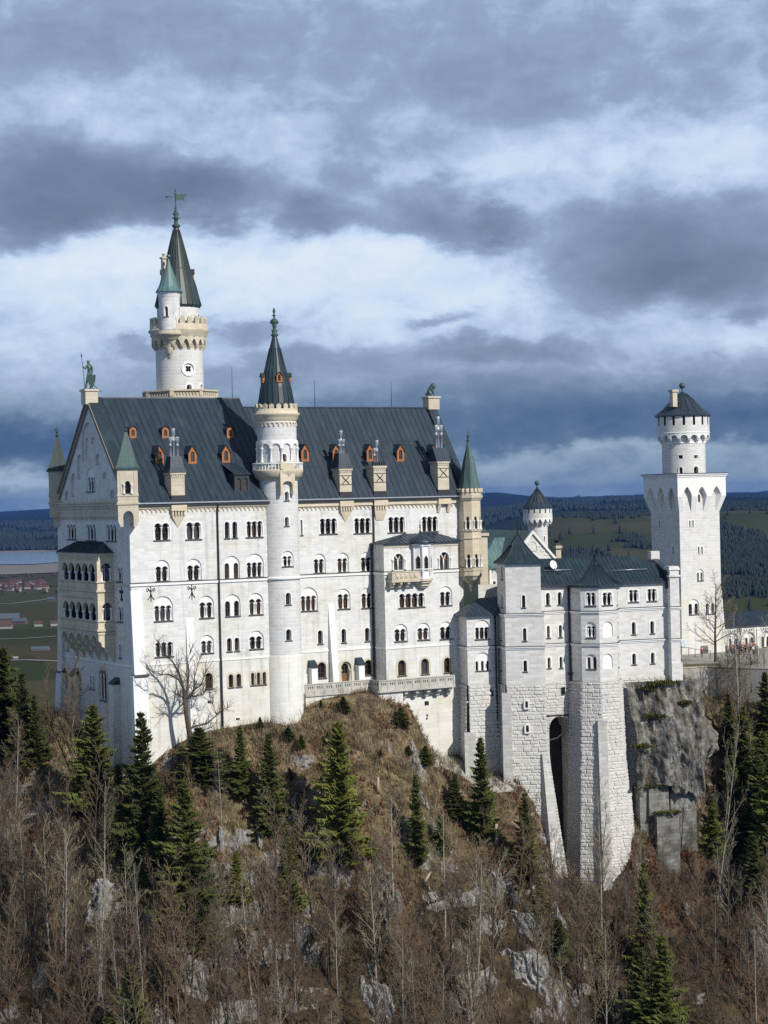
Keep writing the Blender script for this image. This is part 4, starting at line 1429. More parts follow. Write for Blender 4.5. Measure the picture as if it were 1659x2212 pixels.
# ---- corner turrets
def square_turret(ccx, ccy, ang, h, name, light):
    f = Vector((math.sin(ang), -math.cos(ang)))           # outward diagonal
    e = Vector((-f.y, f.x))
    c = Vector((ccx, ccy)) + (Vector((-.25, -.25)) if light else Vector((.2, -.1)))
    w = 1.25
    W = Wall(FP, c + f * w - e * w, e)
    def z(y, x=840):
        return W.hit(z1(x, y))[1] if light else W.hit(z1(150, y))[1]
    zt, zl, zs2, zb = h[:4]
    corners = [c + f * w - e * w, c + f * w + e * w, c - f * w + e * w, c - f * w - e * w]
    m = MB()
    hole = None
    if light:
        s0, s1, za, zb2 = W.rect(z1, 803, 850, 1372, 1492)
        hole = arch(s0, s1, za, zb2, 8)
    m2 = MB()
    sheet(m2, W.M, [(0, zl), (2 * w, zl), (2 * w, zt), (0, zt)], [hole] if hole else [])
    if hole:
        rim(m2, W.M, hole, 0, .4)
    for k in (1, 2, 3):
        a, b = corners[k], corners[(k + 1) % 4]
        m2.quad((a.x, a.y, zl), (b.x, b.y, zl), (b.x, b.y, zt), (a.x, a.y, zt))
    t = m2.build(name, M_SANDP, pal)
    if hole:
        pn = MB()
        pn.quad(W.M(s0 - .1, za - .1, .4), W.M(s1 + .1, za - .1, .4), W.M(s1 + .1, zb2 + .1, .4), W.M(s0 - .1, zb2 + .1, .4))
        pn.build('pane', M_PANE, t)
        for s in (s0 - .16, s1 + .16):
            column(W.M, s, za, za + (zb2 - za) * .78, -.08, .1, t)
        fr = MB()
        for s in (.35, 2 * w - .47):
            fr.hexa([W.M(s, zl + .1, -.06), W.M(s + .12, zl + .1, -.06), W.M(s + .12, zl + .1, .01), W.M(s, zl + .1, .01), W.M(s, zt - .3, -.06), W.M(s + .12, zt - .3, -.06), W.M(s + .12, zt - .3, .01), W.M(s, zt - .3, .01)])
        fr.build('panel_frame', M_SAND, t)
    def ring(k):
        return [tuple(c + (p - c) * k) for p in corners]
    for k_, a_, b_ in ((1.06, zl - .28, zl - .002), (1.0, zs2 + .3, zl - .281), (1.1, zs2, zs2 + .299), (1.1, zt + .001, zt + .22)):
        r_ = MB()
        r_.prism(ring(k_), a_, b_)
        r_.build('turret_ledge', M_SANDP, t)
    cb = MB()
    if light:
        hw = 2 * w
        ol = [(0, zs2 - .002), (0, zb + .7), (.28, zb), (.62, zb), (.62, zb + .9)]
        for i in range(0, 9):
            tt = math.pi - math.pi * i / 8
            ol.append((w + (w - .62) * math.cos(tt), zb + 1.2 + .75 * math.sin(tt)))
        ol += [(hw - .62, zb + .9), (hw - .62, zb), (hw - .28, zb), (hw, zb + .7), (hw, zs2 - .002)]
        ol = ol[::-1]
        sheet(cb, W.M, ol, (), 0)
        rim(cb, W.M, ol, 0, 1.5)
    else:
        cb.prism(ring(.98), zb + 1.2, zs2 - .002)
        cb.prism(ring(.6), zb, zb + 1.199)
    cb.build('turret_corbel', M_SANDP, t)
    sp = MB()
    zt2 = zt + .221
    za_ = h[4]
    ks = [(1.24, 0), (1.1, .04), (.96, .11), (.73, .33), (.41, .65), (.07, 1.0)]
    for (k0, u0), (k1, u1) in zip(ks[:-1], ks[1:]):
        p, q = ring(k0), ring(k1)
        for i in range(4):
            j = (i + 1) % 4
            sp.quad((*p[i], zt2 + (za_ - zt2) * u0), (*p[j], zt2 + (za_ - zt2) * u0), (*q[j], zt2 + (za_ - zt2) * u1), (*q[i], zt2 + (za_ - zt2) * u1))
    sp.prism(ring(1.2), zt2 - .12, zt2)
    sp.build('spire', M_COPPER if light else M_SPIRE, t)  # far spire gets the darker copper to paint in the gable's shadow
    fi = MB()
    finial(fi, c.x, c.y, za_ - .2, h[5] - za_ + .2, .28)
    fi.tube([(c.x - e.x * .35, c.y - e.y * .35, h[5] - .4), (c.x + e.x * .35, c.y + e.y * .35, h[5] - .4)], .06, 5)
    fi.build('finial', M_BRONZE, t)
zt_f = lambda y, x=840: zax(FP, z1(x, y), -.9, -.9)
square_turret(0, 0, R(-20), (zt_f(1268), zt_f(1492), zt_f(1590), zt_f(1795), zt_f(895), zt_f(815)), 'corner_turret', True)
zt_b = lambda y: zax(FP, z1(176, y), -.9, GB + .9)
square_turret(0, GB, R(-20), (zt_b(1292), zt_b(1500), zt_b(1590), zt_b(1790), zt_b(945), zt_b(870)), 'corner_turret', False)

# right hand octagonal turret
tcx, tcy = 51.3, 2.3
tz = lambda y: zax(FP, c4(1480, y), tcx, tcy)
tr = rax(FP, (1597 - 1405) * .25, tcx, tcy) * .98
zc5 = lambda y: zax(FP, c5(60, y), tcx, tcy)
m = MB()
m.prism(octagon(tcx, tcy, tr), zc5(705), tz(1045))
ot = m.build('octagonal_turret', M_SAND, pal)
m = MB()
for z_, h_, k in ((tz(1045), .25, 1.12), (tz(1030), .45, 1.22), (zc5(450), .3, 1.1), (zc5(505), .2, 1.08), (zc5(735), .45, 1.1), (zc5(770), .35, 1.1)):
    m.prism(octagon(tcx, tcy, tr * k), z_, z_ + h_)
z_ = tz(1012)
m.prism(octagon(tcx, tcy, tr * 1.1), z_, z_ + .5)
for k in range(8):
    t = math.pi / 8 + 2 * math.pi * (k + .0) / 8
    for o in (0, .39):
        a = t + o
        px_, py_ = tcx + tr * 1.04 * math.sin(a) * (1 if o == 0 else .95), tcy - tr * 1.04 * math.cos(a) * (1 if o == 0 else .95)
        m.box(px_ - .22, px_ + .22, py_ - .22, py_ + .22, z_ + .501, tz(948))
m.lathe(tcx, tcy, [(tr * 1.05, zc5(735)), (tr * 1.05, zc5(765)), (tr * .8, zc5(800)), (tr * .25, zc5(835)), (tr * .15, zc5(885)), (0, zc5(892))], 8, R(22.5), R(382.5), False)
m.build('turret_moulding', M_SANDP, ot)
o8 = octagon(tcx, tcy, tr)
for k in (-2, -1, 0):
    a, b = Vector(o8[k % 8]), Vector(o8[(k + 1) % 8])
    tw_ = Wall(FP, a, b - a)
    L = (b - a).length
    for yt, yb in ((345, 440), (615, 712)):
        zt, zb_ = zc5(yt), zc5(yb)
        ol = arch(L * .33, L * .67, zb_, zt, 8)
        wm = MB()
        sheet(wm, tw_.M, ol, (), -.012)
        ww = wm.build('turret_window', M_PANE, ot)
        for s in (L * .24, L * .76):
            column(tw_.M, s, zb_, zb_ + (zt - zb_) * .7, -.1, .09, ww)
m = MB()
m.lathe(tcx, tcy, [(tr * .98, tz(1000)), (tr * .98, tz(960)), (tr * 1.0, tz(945)), (tr * .58, tz(730)), (.07, tz(535)), (0, tz(530))], 8, R(22.5), R(382.5), False)
m.build('spire', M_COPPER, ot)
m = MB()
finial(m, tcx, tcy, tz(540), tz(452) - tz(540), .3)
m.build('finial', M_BRONZE, ot)

# ---- round stair tower
TX, TY, TR = 21.2, 1.0, 2.53
tw = thing('stair_tower', 'slim round stair tower with dark conical roof, balcony and balustrade, halfway along the palace front', 'tower', FP, (TX, TY, -30))
T = Round(FP, TX, TY, TR)
z3z = lambda y, x=572: T.hit(z3(x, y))[1]
for cf, x0, x1, yt, yb, n, bl, kw in [
    (c2, 1310, 1344, 160, 243, 1, None, {}), (c2, 1289, 1382, 515, 612, 2, 470, {}), (c2, 1318, 1364, 850, 960, 1, None, {}), (c2, 1321, 1369, 1182, 1285, 1, None, {}),
    (c2, 1340, 1377, 1525, 1610, 1, None, dict(trim=M_TRIMB, tw=.24)), (z3, 645, 682, 1892, 1978, 1, None, {}), (z3, 617, 662, 1530, 1612, 1, None, {})]:
    T.win(tw, cf, x0, x1, yt, yb, n, bl, **kw)
T.build('tower_wall', M_TOWERST, tw, -37, z3z(1140))
m = MB()
zb0 = T.hit(c2(1300, 1420))[1]
m.lathe(TX, TY, [(TR + .12, -37), (TR + .12, zb0 - .2), (TR + .02, zb0)], 40, 0, 2 * math.pi, True, TR)
m.build('tower_plinth', M_PLINTH, tw)
m = MB()
zst = T.hit(c2(1200, 715))[1]
m.lathe(TX, TY, [(TR, zst - .3), (TR + .16, zst - .28), (TR + .16, zst + .02), (TR, zst + .12)], 40)
m.build('string_course', M_TRIM, tw)
# blind arcade, frieze, crown
ring = Round(FP, TX, TY, TR)
m = MB()
za_, zb_ = z3z(1612), z3z(1400)
npil = 12
for k in range(npil):
    t0 = 2 * math.pi * (k + .35) / npil
    ol = []
    w_ = 2 * math.pi * TR / npil
    s0 = k * w_ - 3.3
    zsp = z3z(1470)
    o = [(s0, zsp), (s0 + w_ * .12, zsp)] + [(s0 + w_ / 2 - w_ * .38 * math.cos(math.pi * i / 8), zsp + w_ * .4 * math.sin(math.pi * i / 8)) for i in range(9)] + [(s0 + w_ * .88, zsp), (s0 + w_, zsp), (s0 + w_, zb_), (s0, zb_)]
    o = [o[0]] + o[2:12] + o[12:]
    sheet(m, ring.M, o, (), -.22, [], False)
    rim(m, ring.M, o, -.22, .01)
    column(ring.M, s0, za_, zsp, -.14, .13, tw)
m.build('blind_arcade', M_TRIM, tw)
frieze(tw, ring.M, -math.pi * TR, math.pi * TR, z3z(1195), z3z(1262), .58)
m = MB()
m.lathe(TX, TY, [(TR, z3z(1215)), (TR + .15, z3z(1200)), (TR + .2, z3z(1185)), (TR + .34, z3z(1165)), (TR + .5, z3z(1150)), (TR + .5, z3z(1138)), (TR + .25, z3z(1132)), (TR + .2, z3z(1100)), (TR - .1, z3z(1099))], 40)
m.build('tower_cornice', M_SAND, tw)
m = MB()
zc0_, zc1_ = z3z(1132), z3z(1048)
nm_ = 18
for k in range(nm_):
    t = 2 * math.pi * k / nm_
    w_ = .245
    def rp(r, tt, z):
        return (TX + r * math.sin(tt), TY - r * math.cos(tt), z)
    dt_ = w_ / (TR + .2) * 1.25
    ri, ro = TR - .08, TR + .22
    zt = zc1_ - .15
    m.hexa([rp(ro, t - dt_, zc0_ + .5), rp(ro, t + dt_, zc0_ + .5), rp(ri, t + dt_, zc0_ + .5), rp(ri, t - dt_, zc0_ + .5), rp(ro, t - dt_, zt), rp(ro, t + dt_, zt), rp(ri, t + dt_, zt), rp(ri, t - dt_, zt)])
    m.add([rp(ro, t - dt_, zt), rp(ro, t + dt_, zt), rp(ro, t, zt + .2), rp(ri, t - dt_, zt), rp(ri, t + dt_, zt), rp(ri, t, zt + .2)], [(0, 1, 2), (0, 2, 5, 3), (1, 4, 5, 2), (3, 5, 4)])
m.lathe(TX, TY, [(TR + .22, zc0_), (TR + .22, zc0_ + .5), (TR - .08, zc0_ + .5), (TR - .08, zc0_)], 36)
m.build('battlement', M_SANDP, tw)
m = MB()
rc = rax(FP, (740 - 392) * .225, TX, TY)
m.lathe(TX, TY, [(rc * 1.0, z3z(1100)), (rc * 1.0, z3z(1040)), (rc * .84, z3z(880)), (rc * .66, z3z(760)), (rc * .3, z3z(500)), (.3, z3z(385)), (0, z3z(383))], 20, smooth=False)
for k in range(20):
    t = 2 * math.pi * k / 20
    pr_ = [(rc * 1.0, z3z(1040)), (rc * .84, z3z(880)), (rc * .66, z3z(760)), (rc * .3, z3z(500))]
    m.tube([(TX + (r + .02) * math.sin(t), TY - (r + .02) * math.cos(t), z) for r, z in pr_], .045, 4)
m.build('conical_roof', M_ROOFG, tw)
m = MB()
m.lathe(TX, TY, [(.42, z3z(385)), (.52, z3z(372)), (.28, z3z(355)), (.42, z3z(325)), (.2, z3z(318)), (.2, z3z(300)), (.36, z3z(285)), (.2, z3z(278)), (.6, z3z(255)), (.45, z3z(228)), (.1, z3z(210)), (.12, z3z(190)), (.34, z3z(186)), (.08, z3z(175)), (.2, z3z(140)), (.04, z3z(108)), (0, z3z(105))], 10)
m.build('finial', M_BRONZE, tw)
def cone_dormer(par, cx, cy, rad, z, t, w, h, mat=M_ORANGE):
    d = Vector((math.sin(t), -math.cos(t)))
    e = Vector((-d.y, d.x))
    p = Vector((cx, cy)) + d * (rad + .12)
    W = Wall(FP, p - e * (w / 2), e)
    m = MB()
    ol = [(0, z), (w, z), (w, z + h * .66), (w / 2, z + h), (0, z + h * .66)]
    sheet(m, W.M, ol)
    rim(m, W.M, ol, 0, 1.1)
    dm = m.build('dormer', mat, par)
    k = MB()
    hl = arch(w * .28, w * .72, z + .2, z + h * .78, 6)
    sheet(k, W.M, hl, (), -.02)
    k.build('pane', M_PANE, dm)
    k = MB()
    for sg in (-1, 1):
        a_ = [W.M(w / 2 + sg * (w / 2 + .12), z + h * .6, -.14), W.M(w / 2, z + h + .08, -.14), W.M(w / 2, z + h + .08, 1.2), W.M(w / 2 + sg * (w / 2 + .12), z + h * .6, 1.2)]
        k.quad(*a_)
    k.build('dormer_roof', M_PIPE, dm)
for t in (-12, 70, -95, 160):
    cone_dormer(tw, TX, TY, rc * .78, z3z(840), R(t), .75, 1.25)
# balcony with balustrade
zB1, zB0, zBc = z3z(1615), z3z(1690), z3z(1785)
rb_ = rax(FP, (823 - 335) * .225, TX, TY)
m = MB()
m.lathe(TX, TY, [(TR, zBc), (TR + .25, zBc + .1), (TR + .3, zBc + .35), (TR + .55, zBc + .42), (TR + .58, zBc + .75), (rb_ - .1, zBc + .85), (rb_, zB0 - .05), (rb_, zB0 + .12), (TR, zB0 + .13)], 40)
m.build('balcony_corbel', M_SAND, tw)
m = MB()
m.lathe(TX, TY, [(rb_ - .28, zB1 - .2), (rb_ - .02, zB1 - .2), (rb_ + .04, zB1 - .1), (rb_ - .02, zB1), (rb_ - .28, zB1), (rb_ - .28, zB1 - .2)], 40)
nb = 44
for k in range(nb):
    t = 2 * math.pi * k / nb
    m.lathe(TX + (rb_ - .14) * math.sin(t), TY - (rb_ - .14) * math.cos(t), [(.13, zB0 + .12), (.08, zB0 + .3), (.13, (zB0 + zB1) / 2), (.08, zB1 - .35), (.13, zB1 - .2)], 6)
m.build('balustrade', M_TRIM, tw)
W = Wall(FP, (TX - .15, TY - TR - .55), (1, 0))
s0, s1 = W.hit(z3(603, 1750))[0], W.hit(z3(742, 1750))[0]
zo_ = [W.hit(z3(670, y))[1] for y in (1690, 1800, 1918)]
m = MB()
ol = [(s0, zo_[2]), (s0 + .35, zo_[2])] + [((s0 + s1) / 2 - (s1 - s0 - .7) / 2 * math.cos(math.pi * i / 8), zo_[1] - .35 + .45 * math.sin(math.pi * i / 8)) for i in range(9)] + [(s1 - .35, zo_[2]), (s1, zo_[2]), (s1, zo_[0]), (s0, zo_[0])]
sheet(m, W.M, ol)
rim(m, W.M, ol, 0, 1.3)
m.box(W.p.x + s0, W.p.x + s1, W.p.y - .15, W.p.y + 1, zB0 + .14, zB1 + .12)
m.build('bay_corbel', M_SAND, tw)

# ---- main tower behind the palace
NX, NY = 19.8, 28.0
nt_ = thing('main_tower', 'tallest round white tower with green copper spire and side turret, rising behind the palace ridge', 'tower', FP, (NX, NY, -30))
nz = lambda y, x=495: zax(FP, z2(x, y), NX, NY)
NR = rax(FP, (722 - 270) * .225, NX, NY)
N = Round(FP, NX, NY, NR)
for x0, x1, yt, yb in [(563, 612, 1970, 2035), (693, 716, 1970, 2033)]:
    N.win(nt_, z2, x0, x1, yt, yb, 1, None, tw=.25, sill=False, depth=.7)
s0, zz = N.hit(z2(582, 1820))
ol = [(s0 + .78 * math.cos(t), zz + .78 * math.sin(t)) for t in [2 * math.pi * i / 20 for i in range(20)]]
N.holes.append(ol)
m = MB()
rim(m, N.M, ol, -.08, .25)
q4 = [(s0 + (.28 + .22 * abs(math.cos(2 * t))) * math.cos(t + math.pi / 4), zz + (.28 + .22 * abs(math.cos(2 * t))) * math.sin(t + math.pi / 4)) for t in [2 * math.pi * i / 32 for i in range(32)]]
sheet(m, N.M, ol, [q4], .12)
o2 = offset(ol, .25)
m.add([N.M(p[0], p[1], -.1) for p in ol] + [N.M(p[0], p[1], -.1) for p in o2] + [N.M(p[0], p[1], .03) for p in o2], [(i, (i + 1) % 20, 20 + (i + 1) % 20, 20 + i) for i in range(20)] + [(20 + i, 20 + (i + 1) % 20, 40 + (i + 1) % 20, 40 + i) for i in range(20)])
rw = m.build('quatrefoil_window', M_TRIM, nt_)
m = MB()
sheet(m, N.M, ol, (), .3)
m.build('pane', M_PANE, rw)
N.build('tower_wall', M_TOWERST, nt_, -30, nz(1640))
r2 = rax(FP, (757 - 222) * .225, NX, NY)
NP = [(NR, nz(1650)), (r2 - .1, nz(1565)), (r2 - .1, nz(1525)), (r2 + .1, nz(1510)), (r2 + .05, nz(1490)), (r2 + .38, nz(1468)), (r2 + .3, nz(1455)), (r2 + .12, nz(1440)), (r2 + .12, nz(1405)), (r2 - .25, nz(1404)), (r2 - .25, nz(1455)), (NR * .7, nz(1456))]
m = MB()
m.lathe(NX, NY, [(NR + .01, nz(1640)), (NR + .02, nz(1560)), (r2 - .12, nz(1555)), *NP[2:]], 48, uvr=NR)
m.build('tower_gallery', M_SANDP, nt_)
gal = Round(FP, NX, NY, r2 - .1)
m = MB()
nk = 20
w_ = 2 * math.pi * (r2 - .1) / nk
for k in range(nk):
    s0 = k * w_
    zsp = nz(1600)
    o = [(s0, zsp)] + [(s0 + w_ / 2 - w_ * .34 * math.cos(math.pi * i / 8), zsp + w_ * .62 * (1 - abs(math.cos(math.pi * i / 8)) ** 1.6)) for i in range(9)] + [(s0 + w_, zsp), (s0 + w_, nz(1525)), (s0, nz(1525))]
    sheet(m, gal.M, o, (), -.02)
    rim(m, gal.M, o, -.02, .7)
    for (za2, zb2, dd) in ((nz(1625), nz(1598), .0), (nz(1645), nz(1624), .25), (nz(1668), nz(1644), .5)):
        m.hexa([gal.M(s0 - .17, za2, dd + .1), gal.M(s0 + .17, za2, dd + .1), gal.M(s0 + .17, za2, r2 - NR), gal.M(s0 - .17, za2, r2 - NR), gal.M(s0 - .17, zb2, dd - .02), gal.M(s0 + .17, zb2, dd - .02), gal.M(s0 + .17, zb2, r2 - NR), gal.M(s0 - .17, zb2, r2 - NR)])
m.build('machicolation', M_SANDP, nt_)
m = MB()
r3 = r2 + .1
for k in range(22):
    t = 2 * math.pi * k / 22
    dt_ = .62 * math.pi / 22
    def rp(r, tt, z):
        return (NX + r * math.sin(tt), NY - r * math.cos(tt), z)
    zz0, zz1 = nz(1406), nz(1358)
    m.hexa([rp(r3, t - dt_, zz0), rp(r3, t + dt_, zz0), rp(r3 - .35, t + dt_, zz0), rp(r3 - .35, t - dt_, zz0), rp(r3, t - dt_, zz1), rp(r3, t + dt_, zz1), rp(r3 - .35, t + dt_, zz1), rp(r3 - .35, t - dt_, zz1)])
    m.add([rp(r3, t - dt_, zz1), rp(r3, t - dt_ * .5, zz1 + .3), rp(r3, t + dt_ * .5, zz1 + .3), rp(r3, t + dt_, zz1), rp(r3 - .35, t - dt_, zz1), rp(r3 - .35, t - dt_ * .5, zz1 + .3), rp(r3 - .35, t + dt_ * .5, zz1 + .3), rp(r3 - .35, t + dt_, zz1)],
          [(0, 3, 2, 1), (0, 1, 5, 4), (1, 2, 6, 5), (2, 3, 7, 6), (4, 5, 6, 7)])
m.build('battlement', M_SANDP, nt_)
# upper drum, its axis, spire
r4_ = rax(FP, (690 - 283) * .225, NX, NY)
ND = Round(FP, NX, NY, r4_)
ND.win(nt_, z2, 666, 682, 1295, 1345, 1, None, tw=.2, sill=False)
ND.build('upper_drum', M_WALL, nt_, nz(1457), nz(1215))
m = MB()
r5 = rax(FP, (708 - 263) * .225, NX, NY)
spf = [(r4_, nz(1245)), (r5 - .1, nz(1232)), (r5, nz(1218)), (r5 * .93, nz(1160)), (r5 * .79, nz(1030)), (r5 * .555, nz(865)), (r5 * .49, nz(800)), (r5 * .27, nz(600)), (r5 * .14, nz(490)), (r5 * .11, nz(462)), (0, nz(460))]
m.lathe(NX, NY, spf, 24, smooth=False)
for k in range(24):
    t = 2 * math.pi * k / 24
    m.tube([(NX + (r + .03) * math.sin(t), NY - (r + .03) * math.cos(t), z) for r, z in spf[2:9]], .05, 4)
m.lathe(NX, NY, [(r5 * .57, nz(870)), (r5 * .57, nz(860)), (r5 * .54, nz(858))], 24)
m.build('spire', M_SPIRE, nt_)
m = MB()
fz = lambda y: nz(y, 470)
m.lathe(NX, NY, [(.5, fz(462)), (.62, fz(445)), (.3, fz(425)), (.26, fz(385)), (.58, fz(374)), (.22, fz(362)), (.48, fz(335)), (.22, fz(315)), (.28, fz(303)), (.1, fz(295)), (.2, fz(278)), (.07, fz(260)), (.07, fz(150)), (.18, fz(142)), (.05, fz(130)), (.12, fz(105)), (.02, fz(85)), (0, fz(84))], 10)
m.build('finial', M_BRONZE, nt_)
m = MB()
zv = fz(170)
vane = [(-.02, zv + .35), (.4, zv + .3), (.8, zv + .42), (1.25, zv + .35), (1.6, zv + .55), (1.45, zv + .15), (1.15, zv - .1), (1.2, zv - .55), (.8, zv - .3), (.4, zv - .5), (-.02, zv - .4)]
m.add([(NX + x, NY - .03 - x * .3, z) for x, z in vane] + [(NX + x, NY + .03 - x * .3, z) for x, z in vane], [tuple(range(11)), tuple(reversed(range(11, 22)))] + [(i, 11 + i, 11 + (i + 1) % 11, (i + 1) % 11) for i in range(11)])
m.tube([(NX, NY, zv), (NX - 1.2, NY + .36, zv)], .05, 5)
m.ball((NX - 1.2, NY + .36, zv), .16)
m.build('weather_vane', M_BRONZE, nt_)
for t, mt in ((68, M_BROWNW), (-118, M_BROWNW), (170, M_BROWNW)):
    cone_dormer(nt_, NX, NY, r5 * .66, nz(985), R(t), .8, 1.7, mt)
# side turret
qd = FP.M.inverted().to_3x3() @ Vector((-.28, -1, 0))
sd = Vector((qd.x, qd.y)).normalized()
SX, SY = NX + sd.x * r4_ * .98, NY + sd.y * r4_ * .98
sz = lambda y, x=400: zax(FP, z2(x, y), SX, SY)
dxs = FP.hy(z2(399, 1250), SY).x - SX
SX += dxs
SR = rax(FP, (502 - 297) * .225, SX, SY)
S = Round(FP, SX, SY, SR)
S.win(nt_, z2, 350, 384, 1222, 1315, 1, None, tw=.16)
S.win(nt_, z2, 486, 496, 1230, 1318, 1, None, tw=.1, sill=False)
S.build('side_turret', M_WALL, nt_, sz(1460), sz(1085), 28)
m = MB()
m.lathe(SX, SY, [(SR, sz(1140)), (SR + .08, sz(1130)), (SR + .1, sz(1105)), (SR + .25, sz(1090)), (SR + .25, sz(1080))], 28)
m.build('turret_cornice', M_TRIM, nt_)
m = MB()
sp_ = [(SR + .4, sz(1090)), (SR + .42, sz(1082)), (SR * 1.0, sz(1035)), (SR * .8, sz(985)), (SR * .52, sz(910)), (SR * .28, sz(840)), (SR * .1, sz(775)), (.05, sz(755)), (.07, sz(750)), (0, sz(745))]
m.lathe(SX, SY, sp_, 14, smooth=False)
m.ball((SX, SY, sz(740)), .34, 1, 1, .75)
m.build('turret_spire', M_COPPERL, nt_)
m = MB()
m.lathe(SX, SY, [(SR + .45, sz(1455)), (SR + .45, sz(1475)), (SR + .55, sz(1485)), (SR + .5, sz(1500)), (SR + .2, sz(1508)), (SR + .1, sz(1530)), (SR * .72, sz(1545)), (SR * .72, sz(1560)), (SR * .52, sz(1570)), (SR * .54, sz(1590)), (SR * .44, sz(1600)), (SR * .52, sz(1622)), (SR * .4, sz(1640)), (SR * .5, sz(1665)), (SR * .3, sz(1680)), (SR * .3, sz(1715)), (SR * .12, sz(1740)), (0, sz(1760))], 20)
m.build('turret_corbel', M_SANDP, nt_)
m = MB()
cz = FP.hy(z2(342, 800), NY - .5)
m.box(cz.x - .28, cz.x + .28, NY - .8, NY - .2, nz(1000), nz(775))
m.box(cz.x - .42, cz.x + .42, NY - .94, NY - .06, nz(774), nz(760))
m.lathe(cz.x, NY - .5, [(.18, nz(760)), (.18, nz(735)), (.26, nz(732)), (.26, nz(725)), (0, nz(724))], 8)
m.build('chimney', M_SANDP, nt_)
# octagonal platform with parapet
m = MB()
rp8 = rax(FP, (845 - 155) * .225, NX, NY) / math.cos(math.pi / 8) * .985
m.prism(octagon(NX, NY, rp8, 8, 0.1), -2, nz(2098))
zz0, zz1 = nz(2098), nz(2052)
o8 = octagon(NX, NY, rp8, 8, .1)
for k in range(8):
    a, b = Vector(o8[k]), Vector(o8[(k + 1) % 8])
    W = Wall(FP, a, b - a)
    L = (b - a).length
    m.hexa([W.M(0, zz1, -.15), W.M(L, zz1, -.15), W.M(L, zz1, .3), W.M(0, zz1, .3), W.M(0, zz1 + .22, -.15), W.M(L, zz1 + .22, -.15), W.M(L, zz1 + .22, .3), W.M(0, zz1 + .22, .3)])
    m.hexa([W.M(-.02, zz0, -.1), W.M(.55, zz0, -.1), W.M(.55, zz0, .2), W.M(-.02, zz0, .2), W.M(-.02, zz1, -.1), W.M(.55, zz1, -.1), W.M(.55, zz1, .2), W.M(-.02, zz1, .2)])
    nz_ = 7
    for i in range(nz_):
        u0 = .6 + (L - 1.0) * i / nz_
        u1 = .6 + (L - 1.0) * (i + 1) / nz_
        m.tube([W.M(u0, zz0 + .05, .05), W.M((u0 + u1) / 2, zz1 - .03, .05), W.M(u1, zz0 + .05, .05)], .09, 4, False)
    m.hexa([W.M(.55, zz0, .1), W.M(L, zz0, .1), W.M(L, zz0, .25), W.M(.55, zz0, .25), W.M(.55, zz1, .1), W.M(L, zz1, .1), W.M(L, zz1, .25), W.M(.55, zz1, .25)])
m.build('platform_parapet', M_SANDP, nt_)

# ================================================================== terrace in front of the palace
e5 = crop(973.28, 1244.25, .16)
f5 = crop(1205.5, 1188.95, .16)
ter = thing('terrace', 'narrow stone terrace with pierced parapet and corbels along the foot of the palace', 'terrace', FP, (36, -1, -30))
TP = [Wall(FP, (0, .5), (1, 0)), Wall(FP, (0, -1.9), (1, 0))]
ta, tb_ = TP[0].hit(c3(207, 1612))[0], TP[1].hit(c3(845, 1575))[0]
tc_ = TP[1].hit(c3(1490, 1518))[0]
zt = -24.15
def parapet(W, s0, s1, tilt=0.0):
    n = max(1, int((s1 - s0) / 1.25))
    holes = []
    L = (s1 - s0) / n
    for k in range(n):
        a = s0 + k * L + .22
        w = (L - .44) / 3
        for i in range(3):
            holes.append(arch(a + i * w + .05, a + (i + 1) * w - .05, zt - .62, zt - .22, 4))
    m = MB()
    sheet(m, W.M, [(s0, zt - 1.25), (s1, zt - 1.25), (s1, zt), (s0, zt)], holes)
    for h in holes:
        rim(m, W.M, h, 0, .16)
    m.hexa([W.M(s0, zt - 1.25, .16), W.M(s1, zt - 1.25, .16), W.M(s1, zt - 1.25, .3), W.M(s0, zt - 1.25, .3), W.M(s0, zt, .16), W.M(s1, zt, .16), W.M(s1, zt, .3), W.M(s0, zt, .3)])
    p = m.build('parapet', M_TERR, ter)
    band(p, W.M, s0 - .05, s1 + .05, zt + .002, zt + .14, .1, M_TERR, 'coping')
    band(p, W.M, s0 - .05, s1 + .05, zt - 1.5, zt - 1.252, .2, M_TERR, 'base_moulding')
    for k in range(n + 1):
        m = MB()
        s = s0 + k * L
        m.hexa([W.M(s - .12, zt - 1.25, -.06), W.M(s + .12, zt - 1.25, -.06), W.M(s + .12, zt - 1.25, .02), W.M(s - .12, zt - 1.25, .02), W.M(s - .12, zt, -.06), W.M(s + .12, zt, -.06), W.M(s + .12, zt, .02), W.M(s - .12, zt, .02)])
        m.build('pilaster', M_TERR, p)
parapet(TP[0], ta, tb_)
parapet(TP[1], tb_, tc_)
parapet(Wall(FP, (tb_, .5), (0, -1)), 0, 2.4)
wx0 = TP[1].hit(c3(1055, 1680))[0]
m = MB()
m.box(ta, tb_, .52, 2.98, -33, -25.4)
m.box(tb_ - .02, wx0, -1.7, 2.9, -33, -25.45)
m.box(wx0, tc_ + 3, -.6, 2.9, -38, -25.7)
m.build('terrace_wall', M_PLINTH, ter)
m = MB()
m.box(wx0 - .3, tc_ + .2, -1.85, 2.8, -25.69, -25.38)
m.build('terrace_slab', M_TERR, ter)
for k in range(5):
    s = wx0 + .5 + k * (tc_ - wx0 - 1.0) / 4
    m = MB()
    pf = [(-1.8, -25.7), (-1.75, -26.1), (-1.3, -26.25), (-1.2, -26.65), (-.7, -26.8), (-.61, -27.0), (-.61, -25.7)]
    m.add([(s - .25, y, z) for y, z in pf] + [(s + .25, y, z) for y, z in pf], [tuple(range(7)), tuple(reversed(range(7, 14)))] + [(i, 7 + i, 7 + (i + 1) % 7, (i + 1) % 7) for i in range(7)])
    m.build('bracket', M_TERR, ter)
TW_ = Wall(FP, (0, -.6), (1, 0))
